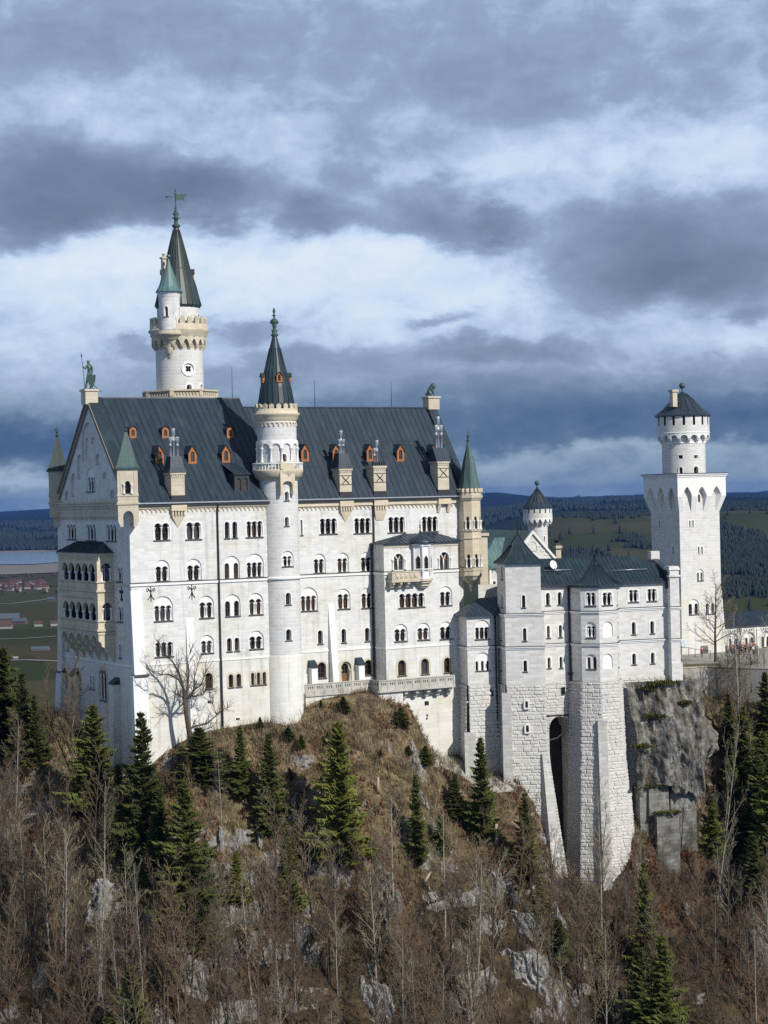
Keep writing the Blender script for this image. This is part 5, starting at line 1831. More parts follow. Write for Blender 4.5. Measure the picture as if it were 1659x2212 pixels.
for q in [(1235, 1272, 1745, 1782), (1250, 1265, 1858, 1878), (1248, 1262, 1885, 1905)]:
    s0, s1, za, zb = TW_.rect(c3, *q)
    m = MB()
    m.hexa([TW_.M(s0, za, -.01), TW_.M(s1, za, -.01), TW_.M(s1, za, .02), TW_.M(s0, za, .02), TW_.M(s0, zb, -.01), TW_.M(s1, zb, -.01), TW_.M(s1, zb, .02), TW_.M(s0, zb, .02)])
    m.build('wall_opening', M_PANE, ter)

# ================================================================== bower wing on its rusticated piers
FW = Frame(c5(575, 1100), 261, 16)
wing = thing('bower_wing', 'lower white wing with dark copper roof and polygonal bay on tall rough stone piers', 'castle building', FW, (8, 2, -40))
Y0 = 1.5
W3 = Wall(FW, (0, Y0), (1, 0))
x3a, x3b = -1.0, W3.hit(c5(785, 1100))[0]
x5a, x5b = W3.hit(c5(1140, 1100))[0], W3.hit(c5(1490, 1200))[0]
zE, zC1, zC2, zRu = -12.4, -15.98, -20.38, -25.45
kk = dict(tw=.22, pane=M_PANE)
for x0, x1, yt, yb, n in [(613, 641, 895, 985, 1), (698, 726, 890, 982, 1), (620, 642, 1132, 1220, 1), (706, 729, 1127, 1215, 1), (625, 647, 1360, 1438, 1), (711, 733, 1355, 1436, 1),
                          (1209, 1277, 872, 962, 2), (1341, 1409, 865, 955, 2), (1231, 1259, 1105, 1195, 1), (1364, 1392, 1098, 1188, 1), (1234, 1262, 1332, 1412, 1), (1368, 1395, 1325, 1404, 1)]:
    W3.win(wing, c5, x0, x1, yt, yb, n, None, **kk)
hs = W3.holes
xm = (x3b + x5a) / 2
W3.holes = [h for h in hs if h[0][0] < xm]
W3.build('wing_wall', M_WING, wing, [(x3a, zRu), (xm, zRu), (xm, zE), (x3a, zE)])
W3.holes = [h for h in hs if h[0][0] >= xm]
W3.build('wing_wall', M_WING, wing, [(xm, zRu), (x5b, zRu), (x5b, zE), (xm, zE)])
def course(W, s0, s1, z_):
    m = MB()
    band(None, W.M, s0, s1, z_ - .3, z_ - .1, .1, None, mb=m)
    band(None, W.M, s0, s1, z_ - .098, z_ + .06, .22, None, mb=m)
    o = m.build('cornice', M_TRIM, wing)
    m = MB()
    band(None, W.M, s0, s1, z_ + .062, z_ + .15, .25, None, mb=m)
    m.build('cornice_cap', M_SLATE, o)
for z_ in (zC1, zC2):
    course(W3, x3a, x3b, z_)
    course(W3, x5a - .2, x5b + .1, z_)
# polygonal bay: corners on the sight lines of its arrises
def arris(q, y):
    return Vector(FW.hy(q, y).to_2d())
P1 = Vector((W3.hit(c5(783, 1100))[0], Y0))
P2, P3, P4 = arris(c5(865, 1100), -1.2), arris(c5(996, 1100), -2.65), arris(c5(1120, 1100), -2.1)
P5 = Vector((x5a, Y0))
bayp = [P1, P2, P3, P4, P5]
BW = [Wall(FW, a, b - a) for a, b in zip(bayp[:-1], bayp[1:])]
BW[1].win(wing, c5, 900, 971, 892, 988, 2, None, tw=.2)
BW[1].win(wing, c5, 905, 969, 1135, 1218, 2, 1105)
BW[1].win(wing, c5, 909, 973, 1360, 1443, 2, 1337, sep=.35)
BW[2].win(wing, c5, 1019, 1089, 890, 984, 2, None, tw=.2)
for yt, yb in ((1102, 1215), (1334, 1442)):
    s0, s1, za, zb = BW[2].rect(c5, 1023, 1094, yt, yb)
    o = arch(s0, s1, za, zb, 12)
    BW[2].holes.append(o)
    m = MB()
    rim(m, BW[2].M, o, 0, .15)
    sheet(m, BW[2].M, o, (), .15)
    m.build('blind_window', M_TRIM, wing)
for yt, yb in ((880, 978), (1093, 1210), (1325, 1435)):
    L = (P5 - P4).length
    zt_, zb_ = BW[3].hit(c5(1130, yt))[1], BW[3].hit(c5(1130, yb))[1]
    BW[3].holes += window(wing, BW[3].M, L * .25, L * .55, zb_, zt_, 1, None, tw=.2)
for W, a, b in zip(BW, bayp[:-1], bayp[1:]):
    L = (b - a).length
    W.build('bay_wall', M_WING, wing, [(0, zRu), (L, zRu), (L, zE), (0, zE)])
    for z_ in (zC1, zC2):
        course(W, -.1, L + .1, z_)
# stair turret
Q1, Q2 = arris(c5(323, 900), -.3), arris(c5(577, 900), -1.8)
Q1b, Q2b = arris(c5(320, 1200), -.45), arris(c5(602, 1200), -1.95)
Q0 = arris(c5(263, 900), 4.3)
Q0b = arris(c5(258, 1200), 4.3)
SW = [Wall(FW, Q0, Q1 - Q0), Wall(FW, Q1, Q2 - Q1), Wall(FW, Q0b, Q1b - Q0b), Wall(FW, Q1b, Q2b - Q1b)]
zS = SW[1].hit(c5(450, 688))[1]
SW[1].win(wing, c5, 441, 464, 912, 1001, 1, None, tw=.2)
SW[3].win(wing, c5, 448, 472, 1150, 1241, 1, None, tw=.2)
SW[3].win(wing, c5, 452, 477, 1382, 1462, 1, None, tw=.2)
for W, a, yt, yb in ((SW[0], 297, 705, 798), (SW[0], 299, 910, 1000), (SW[2], 291, 1147, 1235), (SW[2], 295, 1375, 1453)):
    s = W.hit(c5(a, (yt + yb) / 2))[0]
    W.holes += window(wing, W.M, s - .45, s + .45, W.hit(c5(a, yb))[1], W.hit(c5(a, yt))[1], 1, None, tw=.15)
for W, zz in ((SW[0], (zC1, zS)), (SW[1], (zC1, zS)), (SW[2], (zRu, zC1)), (SW[3], (zRu, zC1))):
    L = {0: (Q1 - Q0).length, 1: (Q2 - Q1).length, 2: (Q1b - Q0b).length, 3: (Q2b - Q1b).length}[SW.index(W)]
    W.build('turret_wall', M_WING, wing, [(0, zz[0]), (L, zz[0]), (L, zz[1]), (0, zz[1])])
    for z_ in ((zC1, zC2) if zz[0] == zRu else ()):
        course(W, -.1, L + .1, z_)
m = MB()
Q3, Q3b = Q2 + (Q0 - Q1) * 1.1, Vector((x3a + 2.0, Y0 + .1))
m.quad((*Q2, zC1), (*Q3, zC1), (*Q3, zS), (*Q2, zS))
m.quad((*Q3, zC1), (*Q0, zC1), (*Q0, zS), (*Q3, zS))
m.quad((*Q2b, zRu), (*Q3b, zRu), (*Q3b, zC1 + .05), (*Q2b, zC1 + .05))
m.build('turret_wall', M_WING, wing)
def polyroof(name, eave, z0, apex, ks=((1.0, 0), (.84, .1), (.6, .3), (.32, .62), (.02, 1.0)), mat=None, par=None, seams=4, ze=.12):
    "concave pavilion roof over a polygon"
    m = MB()
    c = Vector(apex[:2])
    n = len(eave)
    rings = [[(*(c + (Vector(p) - c) * k), z0 + (apex[2] - z0) * u) for p in eave] for k, u in ks]
    for ra, rb2 in zip(rings[:-1], rings[1:]):
        for i in range(n):
            j = (i + 1) % n
            m.quad(ra[i], ra[j], rb2[j], rb2[i])
    for i in range(n):
        j = (i + 1) % n
        for q in range(seams + 1):
            t = q / (seams + 1)
            pts = [Vector(r[i]).lerp(Vector(r[j]), t) + Vector((0, 0, .03)) for r in rings]
            if t == 0 or (Vector(eave[i]) - Vector(eave[j])).length > 1.5:
                m.tube(pts[:-1] if t else pts, .045 if t else .07, 4)
    low = [(p[0], p[1], p[2] - ze) for p in rings[0]]
    for i in range(n):
        j = (i + 1) % n
        m.quad(low[i], low[j], rings[0][j], rings[0][i])
    m.add(low, [tuple(reversed(range(n)))])
    return m.build(name, mat or M_ROOFG, par or wing)
tq = [Q1, Q2, Q3, Q0]
tcn = sum(tq, Vector((0, 0))) / 4
za_ = zax(FW, c5(412, 475), tcn.x, tcn.y)
polyroof('turret_roof', [tuple(tcn + (p - tcn) * 1.16) for p in tq], zS + .12, (tcn.x, tcn.y, za_))
m = MB()
m.tube([(tcn.x, tcn.y, za_ - .3), (tcn.x, tcn.y, za_ + 4.5)], [.07, .03], 5)
m.build('lightning_rod', M_IRON, wing)
# wing roof
RY, RZ = 6.0, -8.92
pl0, pln = Vector((0, 1.0, zE)), Vector((0, -(RZ - zE), RY - 1.0))
def wr(q):
    o, r = FW.ray(q)
    return o + r * ((pl0 - o).dot(pln) / r.dot(pln))
ra, rb_, rc_, rd = wr(c5(1215, 631)), wr(c5(1302, 690)), wr(c5(1392, 689)), wr(c5(1488, 812))
rl = Vector((-1.2, RY, RZ))
rr_ = Vector((ra.x, RY, RZ))
m = MB()
m2 = [(-1.2, 1.0, zE), (x5b - .2, 1.0, zE), (x5b - .2, rc_.y, rc_.z), (rb_.x, rb_.y, rb_.z), (rr_.x, RY, RZ), (-1.2, RY, RZ)]
roof_poly(m, m2, .6)
m.quad((-1.2, RY, RZ), (rr_.x, RY, RZ), (rr_.x + 2, 11, zE), (-1.2, 11, zE))
m.add([(rr_.x, RY, RZ), (rb_.x, rb_.y, rb_.z), (x5b - .2, rc_.y, rc_.z), (x5b - .2, 11, zE), (rr_.x + 2, 11, zE)], [(0, 1, 2), (0, 2, 3), (0, 3, 4)])
m.box(-1.2, x5b - .2, 1.0, Y0 + .05, zE - .15, zE - .003)
m.build('roof', M_ROOFG, wing)
m = MB()
m.box(-1.0, x5b - .2, .9, 1.0, zE - .12, zE + .04)
m.build('gutter', M_PIPE, wing)
m = MB()
a_, b_ = wr(c5(1090, 745)), wr(c5(1340, 733))
m.tube([a_ + Vector((0, -.15, .2)), b_ + Vector((0, -.15, .2))], .05, 5)
a_, b_ = wr(c5(600, 745)), wr(c5(790, 738))
m.tube([a_ + Vector((0, -.15, .2)), b_ + Vector((0, -.15, .2))], .05, 5)
m.build('snow_guard', M_ZINC, wing)
bc = Vector((sum(p.x for p in bayp[1:4]) / 3, 0))
ap = FW.hy(c5(962, 650), RY - .4)
ev = [bc + (p - bc) * 1.14 for p in bayp]
ev[0] = P1 + Vector((-.35, -.6))
ev[4] = P5 + Vector((.4, -.6))
ev = [tuple(p) for p in ev] + [(P5.x + 1.2, 4.5), (P1.x - 1.0, 4.5)]
polyroof('bay_roof', ev, zE - .03, (ap.x, RY - .4, ap.z), ((1.0, 0), (.86, .06), (.66, .2), (.42, .46), (.2, .76), (.02, 1.0)), None, None, 3, .3)
m = MB()
m.tube([(ap.x, RY - .4, ap.z), (ap.x, RY - .4, ap.z + 2.2)], [.06, .03], 5)
m.build('lightning_rod', M_IRON, wing)
# satellite dish on the roof
p = wr(c5(665, 745))
ds = MB()
n1 = Vector((.35, -.9, .3)).normalized()
e1 = n1.cross(Vector((0, 0, 1))).normalized()
e2 = n1.cross(e1)
cc_ = p + Vector((0, -.2, 1.0))
vv = [cc_ - n1 * .12] + [cc_ + (e1 * math.cos(t) + e2 * math.sin(t)) * .62 for t in [2 * math.pi * i / 16 for i in range(16)]]
ds.add(vv, [(0, 1 + i, 1 + (i + 1) % 16) for i in range(16)])
dsh = thing('satellite_dish', 'round pale satellite dish on the copper roof of the lower wing', 'satellite dish', FW, p)
ds.build('dish', M_TRIM, dsh)
ds = MB()
ds.tube([p, p + Vector((0, .1, .5)), cc_ - n1 * .12], .05, 5)
ds.tube([cc_ - e2 * -.6, cc_ + n1 * .7], .03, 4)
ds.box(p.x + .5, p.x + 1.1, p.y - .5, p.y - .2, p.z - .3, p.z - .1)
ds.build('mast', M_IRON, dsh)
# parapet gable at the right end with its corner blocks
m = MB()
zt1, zt0 = FW.hy(c5(1420, 632), RY)[2], FW.hy(c5(1485, 740), 1.0)[2]
m.hexa([(x5b - .25, 1.0, zE - 1), (x5b + .55, 1.0, zE - 1), (x5b + .55, RY, zE - 1), (x5b - .25, RY, zE - 1), (x5b - .25, 1.0, zE + 1.2), (x5b + .55, 1.0, zE + 1.2), (x5b + .55, RY, zt1 - .1), (x5b - .25, RY, zt1 - .1)])
m.hexa([(x5b - .25, RY, zE - 1), (x5b + .55, RY, zE - 1), (x5b + .55, 11, zE - 1), (x5b - .25, 11, zE - 1), (x5b - .25, RY, zt1 - .1), (x5b + .55, RY, zt1 - .1), (x5b + .55, 11, zE + 1.2), (x5b - .25, 11, zE + 1.2)])
m.build('gable_parapet', M_ROOF, wing)
m = MB()
gp = FW.hy(c5(1425, 640), RY)
m.box(x5b - .5, x5b + .8, RY - .6, RY + .6, zt1 - .4, zt1 + .75)
zq = FW.hy(c5(1502, 705), .5)[2]
m.box(x5b - .02, x5b + 1.35, .35, 2.2, zE, zq - .5)
m.prism([(x5b - .22, .15), (x5b + 1.5, .15), (x5b + 1.5, 2.4), (x5b - .22, 2.4)], zq - 1.45, zq - 1.2)
m.prism([(x5b - .2, .2), (x5b + 1.5, .2), (x5b + 1.5, 2.35), (x5b - .2, 2.35)], zq - .499, zq, .8)
m.box(x5b - .02, x5b + 1.35, .352, 2.2, -25.3, zE - .002)
m.box(x5b - .06, x5b + 1.55, .2, 2.3, -26.4, -23.6)
m.build('corner_pilaster', M_WING, wing)
for z_ in (zC1, zC2):
    course(Wall(FW, (x5b - .02, .35), (1, 0)), -.1, 1.5, z_)
m = MB()
m.quad((x5b + 1.3, 2.0, -28), (x5b + 1.3, 11, -28), (x5b + 1.3, 11, zE), (x5b + 1.3, 2.0, zE))
m.quad((x5b + 1.3, 11, -28), (-5, 11, -28), (-5, 11, zE), (x5b + 1.3, 11, zE))
m.build('rear_wall', M_WING, wing)
# low pentagonal block beside the palace bay
A0, A1, A2 = arris(c5(-22, 1200), 6.0), arris(c5(44, 1200), 2.3), arris(c5(262, 1200), 2.5)
LW_ = [Wall(FW, A0, A1 - A0), Wall(FW, A1, A2 - A1)]
zL = LW_[1].hit(c5(150, 1055))[1]
LW_[1].win(wing, c5, 104, 206, 1142, 1229, 3, 1090, cr=.08)
LW_[1].win(wing, c5, 110, 208, 1386, 1455, 3, 1325, sep=.4)
for W, a, b in ((LW_[0], A0, A1), (LW_[1], A1, A2)):
    L = (b - a).length
    W.build('block_wall', M_WING, wing, [(0, zRu), (L, zRu), (L, zL), (0, zL)])
    course(W, -.1, L + .1, zC2)
zr_ = FW.hy(c5(135, 932), 5.8)[2]
m = MB()
E0, E1, E2 = A0 + Vector((-.7, .2)), A1 + Vector((-.5, -.6)), A2 + Vector((.3, -.55))
ra_, rb2_ = arris(c5(135, 935), 5.8), arris(c5(275, 928), 5.8)
roof_poly(m, [(*E1, zL + .05), (*E2, zL + .05), (*rb2_, zr_), (*ra_, zr_)], .6)
roof_poly(m, [(*E0, zL + .05), (*E1, zL + .05), (*ra_, zr_)], .6)
for a, b in ((E0, E1), (E1, E2)):
    m.quad((*a, zL - .12), (*b, zL - .12), (*b, zL + .05), (*a, zL + .05))
m.build('block_roof', M_ROOF, wing)
m = MB()
band(None, LW_[1].M, -.1, (A2 - A1).length, zL - .35, zL - .13, .12, None, mb=m)
m.build('block_cornice', M_TRIM, wing)
m = MB()
dpp = arris(c5(250, 1200), 2.2)
m.tube([(dpp.x, dpp.y, zL), (dpp.x, dpp.y, -33)], .13, 6)
m.build('downpipe', M_PIPE, wing)
m = MB()
m.tube([(P1.x - .15, Y0 - .25, zE - .1), (P1.x - .15, Y0 - .25, -25.0), (P1.x - .15, Y0 - .25, -47), (P1.x + .3, -1.0, -52), (P1.x + .6, -3.5, -55.5)], .14, 6)
m.lathe(P1.x - .15, Y0 - .25, [(.14, -24.6), (.4, -24.5), (.4, -24.3), (.14, -24.2)], 8)
m.build('downpipe', M_PIPE, wing)

# rusticated bases: real blocks, each with its own projection
rng = random.Random(11)
def rustic(name, a, b, zt, zb, batter=.03, bl=.95, bh=.5, fsl=None, fsr=None, proud=(.04, .13), parent=None):
    "masonry face from plan point a to b (seen left to right), leaning outward downward"
    d = (b - a)
    L = d.length
    W = Wall(FW, a, d)
    def M(s, z, dd):
        return W.M(s, z, dd - batter * (zt - z))
    m = MB()
    sl = fsl or (lambda z: 0.0)
    sr = fsr or (lambda z: L)
    r, z0_ = -1, zt
    while z0_ > zb + .3:
        r += 1
        z1_ = z0_
        z0_ = max(zb, z1_ - bh * rng.uniform(.72, 1.2))
        zm = (z0_ + z1_) / 2
        s, e = sl(zm), sr(zm)
        first = True
        if e - s < .3:
            continue
        m.quad(M(s, z0_, .0), M(e, z0_, .0), M(e, z1_, .0), M(s, z1_, .0))
        while s < e - .05:
            w = bl * rng.uniform(.65, 1.35) * (.6 if first and r % 2 else 1)
            first = False
            t = min(e, s + w)
            if e - t < .3:
                t = e
            g_, h = .035, rng.uniform(*proud)
            i_ = min(.12, (t - s) * .2)
            f = [M(s + g_, z0_ + g_, -.0), M(t - g_, z0_ + g_, -.0), M(t - g_, z1_ - g_, -.0), M(s + g_, z1_ - g_, -.0)]
            j = lambda: rng.uniform(-.03, .03)
            k = [M(s + i_ + j(), z0_ + .1 + j(), -h + j()), M(t - i_ + j(), z0_ + .1 + j(), -h + j()), M(t - i_ + j(), z1_ - .1 + j(), -h + j()), M(s + i_ + j(), z1_ - .1 + j(), -h + j())]
            m.add(f + k, [(4, 5, 6, 7), (0, 1, 5, 4), (1, 2, 6, 5), (2, 3, 7, 6), (3, 0, 4, 7)])
            s = t
    return m.build(name, M_RBLOCK, parent or wing)
dv = lambda a, b, k: a + (b - a).normalized() * k
zb_o = -60.0
nrm = lambda a, b: Vector(((b - a).y, -(b - a).x)).normalized()
o_ = [p + (p - Vector((bc.x, 2.5))).normalized() * .25 for p in bayp]
for i in range(4):
    rustic('pier_masonry', o_[i], o_[i + 1], zRu, zb_o, .045, fsl=(lambda z, i=i: -.05 * (zRu - z) * (.5 if i else 0)), fsr=(lambda z, i=i: (o_[i + 1] - o_[i]).length + .05 * (zRu - z) * (.5 if i < 3 else 0)))
rustic('pier_masonry', Vector((P5.x - .5, Y0 + .05)), Vector((P5.x + 2.8, Y0 + .05)), zRu, -41, .0)
rustic('pier_masonry', Vector((x5a, Y0 - .15)), Vector((x5b, Y0 - .15)), zRu + .1, zRu - .9, .0)
# ledge and thicker foot on the right side of the big pier
zl_ = FW.hy(r4(1140, 745), -1)[2]
k0, k1 = o_[3] + Vector((-1.1, -.9)), o_[3] + Vector((1.75, .9))
rustic('pier_masonry', k0, k1, zl_, zb_o, .06)
rustic('pier_masonry', k1, k1 + Vector((.8, 4.0)), zl_, zb_o, .06)
m = MB()
m.prism([tuple(k0 + Vector((.2, .3))), tuple(k0 + Vector((-.1, -.15))), tuple(k1 + Vector((.12, -.12))), tuple(k1 + Vector((.9, 4.0))), tuple(P5 + Vector((0, -.5)))], zl_ + .01, zl_ + .22)
m.build('pier_ledge', M_SLATE, wing)
# central buttress on the arris of the big pier
def slabbutt(name, c, dirn, w, zt, zb, d0, d1, mat, side=None, w1=None):
    n = Vector(dirn).normalized()
    e = Vector((-n.y, n.x))
    w1 = w1 or w
    m = MB()
    lo0, lo1 = c + n * d1, c - n * .5
    m.hexa([(*(lo0 - e * w1), zb), (*(lo0 + e * w1), zb), (*(lo1 + e * w1), zb), (*(lo1 - e * w1), zb), (*(c + n * d0 - e * w), zt), (*(c + n * d0 + e * w), zt), (*(lo1 + e * w), zt), (*(lo1 - e * w), zt)])
    return m.build(name, mat, wing)
zbt = FW.hy(r4(985, 322), -3)[2]
slabbutt('buttress', P3, (-.22, -.97), .62, zbt, zb_o, .75, 2.9, M_RUST)
# turret base, block base
rt = lambda z: (Q2b - Q1b).length + max(0, (-33 - z)) * .13
R1, R2 = Q1b + nrm(Q1b, Q2b) * .15, Q2b + nrm(Q1b, Q2b) * .15
rustic('pier_masonry', R1, R2, zRu, -58, .035, fsr=rt)
rustic('pier_masonry', Q0b + nrm(Q0b, Q1b) * .15, Q1b + nrm(Q0b, Q1b) * .15, zRu, -44, .02)
rustic('pier_masonry', A1 + nrm(A1, A2) * .2, A2 + nrm(A1, A2) * .2, zRu, -38, .02)
rustic('pier_masonry', A0 + nrm(A0, A1) * .2, A1 + nrm(A0, A1) * .2, zRu, -38, .02)
zb2 = FW.hy(r4(410, 165), -1)[2]
slabbutt('buttress', Q1b, (-.35, -.94), .62, zb2, -47, .55, 1.6, M_RUST)
slabbutt('buttress', A1, (-.2, -.98), .75, FW.hy(r4(190, 390), 3)[2], -40, .9, 1.2, M_RUST)
zb3 = FW.hy(r4(655, 518), -2)[2]
slabbutt('buttress', Q2b + (Q1b - Q2b).normalized() * .5, (.25, -.97), .6, zb3, -58, .6, 3.6, M_RUST, None, .8)
for q in [(530, 546, 208, 248), (534, 551, 350, 390)]:
    W = Wall(FW, R1 + nrm(R1, R2) * .32, R2 - R1)
    s0, s1, za, zb = W.rect(r4, *q)
    m = MB()
    bt = .035 * (zRu - za)
    ol = arch(s0, s1, za, zb, 6)
    sheet(m, W.M, ol, (), -bt)
    wn = m.build('slit_window', M_PANE, wing)
    m = MB()
    o2 = offset(ol, .2)
    rim(m, W.M, o2, -bt - .05, .2)
    n_ = len(ol)
    m.add([W.M(p[0], p[1], -bt - .05) for p in ol] + [W.M(p[0], p[1], -bt - .05) for p in o2], [(i, (i + 1) % n_, n_ + (i + 1) % n_, n_ + i) for i in range(n_)])
    m.build('window_frame', M_TRIM, wn)
# the arch between turret base and big pier
s0, zsp = W3.hit(r4(672, 372))
s1 = W3.hit(r4(794, 372))[0]
s00 = min(s0, Q2b.x - .4)
zcr = W3.hit(r4(735, 298))[1]
za0 = -60
rustic('arch_masonry', Vector((s00, Y0 + .03)), Vector((s0, Y0 + .03)), zcr - .05, -56, 0.0)
rustic('arch_masonry', Vector((s00, Y0 + .0)), Vector((P1.x + .3, Y0 + .0)), zRu, zcr - .05, 0.0)
m = MB()
oa = [(s0, zcr), (s0, zsp)] + [((s0 + s1) / 2 - (s1 - s0) / 2 * math.cos(math.pi * i / 12), zsp + (zcr - zsp) * math.sin(math.pi * i / 12)) for i in range(1, 12)] + [(s1, zsp), (s1, zcr + .002)]
oa = oa[::-1]
sheet(m, W3.M, oa, (), -.02)
m.add([W3.M(p[0], p[1], -.02) for p in oa[1:-1]] + [W3.M(p[0], p[1], 4.0) for p in oa[1:-1]], [(i, i + 1, 13 + i + 1, 13 + i) for i in range(12)])
m.quad(W3.M(s0, za0, .0), W3.M(s0, zsp, .0), W3.M(s0, zsp, 4), W3.M(s0, za0, 4))
m.quad(W3.M(s1 + .3, za0, .0), W3.M(s1 + .3, zsp, .0), W3.M(s1 + .3, zsp, 4), W3.M(s1 + .3, za0, 4))
m.build('arch_vault', M_RUST, wing)
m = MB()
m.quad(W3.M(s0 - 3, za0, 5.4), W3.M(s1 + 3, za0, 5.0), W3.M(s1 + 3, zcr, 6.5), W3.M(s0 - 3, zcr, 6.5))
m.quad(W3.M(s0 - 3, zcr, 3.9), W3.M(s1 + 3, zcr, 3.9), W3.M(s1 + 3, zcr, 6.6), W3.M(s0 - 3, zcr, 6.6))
m.build('recess_wall', plain('shaded_recess_rock', (.075, .07, .062), .95, 0, .4, .6, .1, 2), wing)  # rock colour darkened to carry the shade of the recess
for q, W in (((744, 762, 126, 168), W3), ((318, 338, 135, 178), LW_[1])):
    s0_, s1_, za, zb = W.rect(r4, *q)
    m = MB()
    m.hexa([W.M(s0_, za, -.28), W.M(s1_, za, -.28), W.M(s1_, za, .0), W.M(s0_, za, .0), W.M(s0_, zb, -.28), W.M(s1_, zb, -.28), W.M(s1_, zb, .0), W.M(s0_, zb, .0)])
    m.build('slit_window', M_PANE, wing)

# ================================================================== square gate tower
FT = Frame(c6(390, 1200), 320, 27)
TS = 8.1
sq = thing('square_tower', 'square white tower with pointed-arch machicolations and a round slate-capped turret on top', 'tower', FT, (TS / 2, TS / 2, -27))
TRt = Wall(FT, (0, 0), (1, 0))
TLf = Wall(FT, (0, TS), (0, -1))
tz_ = lambda y, x=530: TRt.hit(c6(x, y))[1]
zA, zB_, zTop = tz_(983), TRt.hit(c6(550, 866), -.8)[1], TRt.hit(c6(550, 722), -.8)[1]
for q in [(456, 467, 1047, 1097), (480, 491, 1046, 1097), (521, 533, 1240, 1296), (546, 558, 1240, 1296)]:
    TRt.win(sq, c6, *q, 1, None, rect=True, sill=False, tw=.22)
TRt.win(sq, c6, 521, 560, 1430, 1490, 2, 1405, sep=.3)
TRt.win(sq, c6, 458, 528, 1660, 1740, 2, 1627, sep=.5)
TRt.win(sq, c6, 580, 642, 1657, 1736, 2, None, sep=.5)
for q in [(235, 246, 1048, 1098), (334, 346, 1240, 1298)]:
    TLf.win(sq, c6, *q, 1, None, rect=True, sill=False, tw=.22)
zSt = TRt.hit(c6(640, 1560))[1]
hi, lo = split_holes(TRt, zSt)
TRt.holes = hi
TRt.build('tower_wall', M_TOWERST, sq, [(0, zSt), (TS, zSt), (TS, zTop), (0, zTop)])
TRt.holes = lo
TRt.build('tower_foot', M_PLINTH, sq, [(-.1, -30), (TS + .0, -30), (TS, zSt), (0, zSt)])
TLf.build('tower_wall', M_TOWERST, sq, [(0, -30), (TS, -30), (TS, zTop), (0, zTop)])
m = MB()
m.quad((TS, 0, -30), (TS, TS, -30), (TS, TS, zTop), (TS, 0, zTop))
m.quad((TS, TS, -30), (0, TS, -30), (0, TS, zTop), (TS, TS, zTop))
m.build('tower_wall', M_TOWERST, sq)
m = MB()
m.hexa([(TS, -.02, -30), (TS + 1.1, -.02, -30), (TS + 1.1, TS, -30), (TS, TS, -30), (TS, -.02, zSt), (TS + .12, -.02, zSt), (TS + .12, TS, zSt), (TS, TS, zSt)])
m.build('tower_foot', M_PLINTH, sq)
OV = .82
def MT(W):
    def f(s, z, d=0.0):
        o = OV * min(1, max(0, (z - zA) / (zB_ - zA)))
        return W.M(TS / 2 + (s - TS / 2) * (1 + 2 * o / TS), z, d * (o / OV if d > .5 else 1) - o)
    return f
for W, xs, cf_top in ((TRt, [(420, 480), (526, 592), (636, 697)], 795), (TLf, [(150, 201), (223, 273), (299, 348)], 797), (Wall(FT, (TS, 0), (0, 1)), None, 0), (Wall(FT, (TS, TS), (-1, 0)), None, 0)):
    zt_ = TRt.hit(c6(555, 795), -.8)[1]
    hs = [arch(TS * a, TS * b, zA + .05, zt_, 12, .75) for a, b in ((.1, .29), (.405, .595), (.71, .9))]
    m = MB()
    f = MT(W)
    ex = [(TS * k / 12, zB_) for k in range(1, 12)]
    hs2 = []
    for h in hs:      # extra points where the face bends
        o = h[:2] + [(h[1][0], zB_)] + h[2:] + [(h[0][0], zB_)]
        hs2.append(o)
    sheet(m, f, [(0, zA), (TS, zA), (TS, zB_), (TS, zTop), (0, zTop), (0, zB_)], hs2)
    for h in hs2:
        n_ = len(h)
        m.add([f(p[0], p[1], 0) for p in h] + [W.M(p[0], p[1], .01) for p in h], [(i, (i + 1) % n_, n_ + (i + 1) % n_, n_ + i) for i in range(n_)])
    m.build('machicolation', M_TRIM, sq)
m = MB()
for k, (o, a, b) in enumerate(((OV + .12, zTop + .002, zTop + .3), (OV + .3, zTop + .302, zTop + .5))):
    m.box(-o, TS + o, -o, TS + o, a, b)
m.build('platform', M_TRIM, sq)
m = MB()
m.box(-OV - .36, TS + OV + .36, -OV - .36, TS + OV + .36, zTop + .502, zTop + .62)
m.build('platform_edge', M_SLATE, sq)
wl = Wall(FT, (0, -OV), (1, 0))
s0, s1, za, zb = TRt.rect(c6, 524, 537, 855, 910)
m = MB()
m.quad(TRt.M(s0, za, -.03), TRt.M(s1, za, -.03), TRt.M(s1, zb, -.03), TRt.M(s0, zb, -.03))
m.build('slit_window', M_PANE, sq)
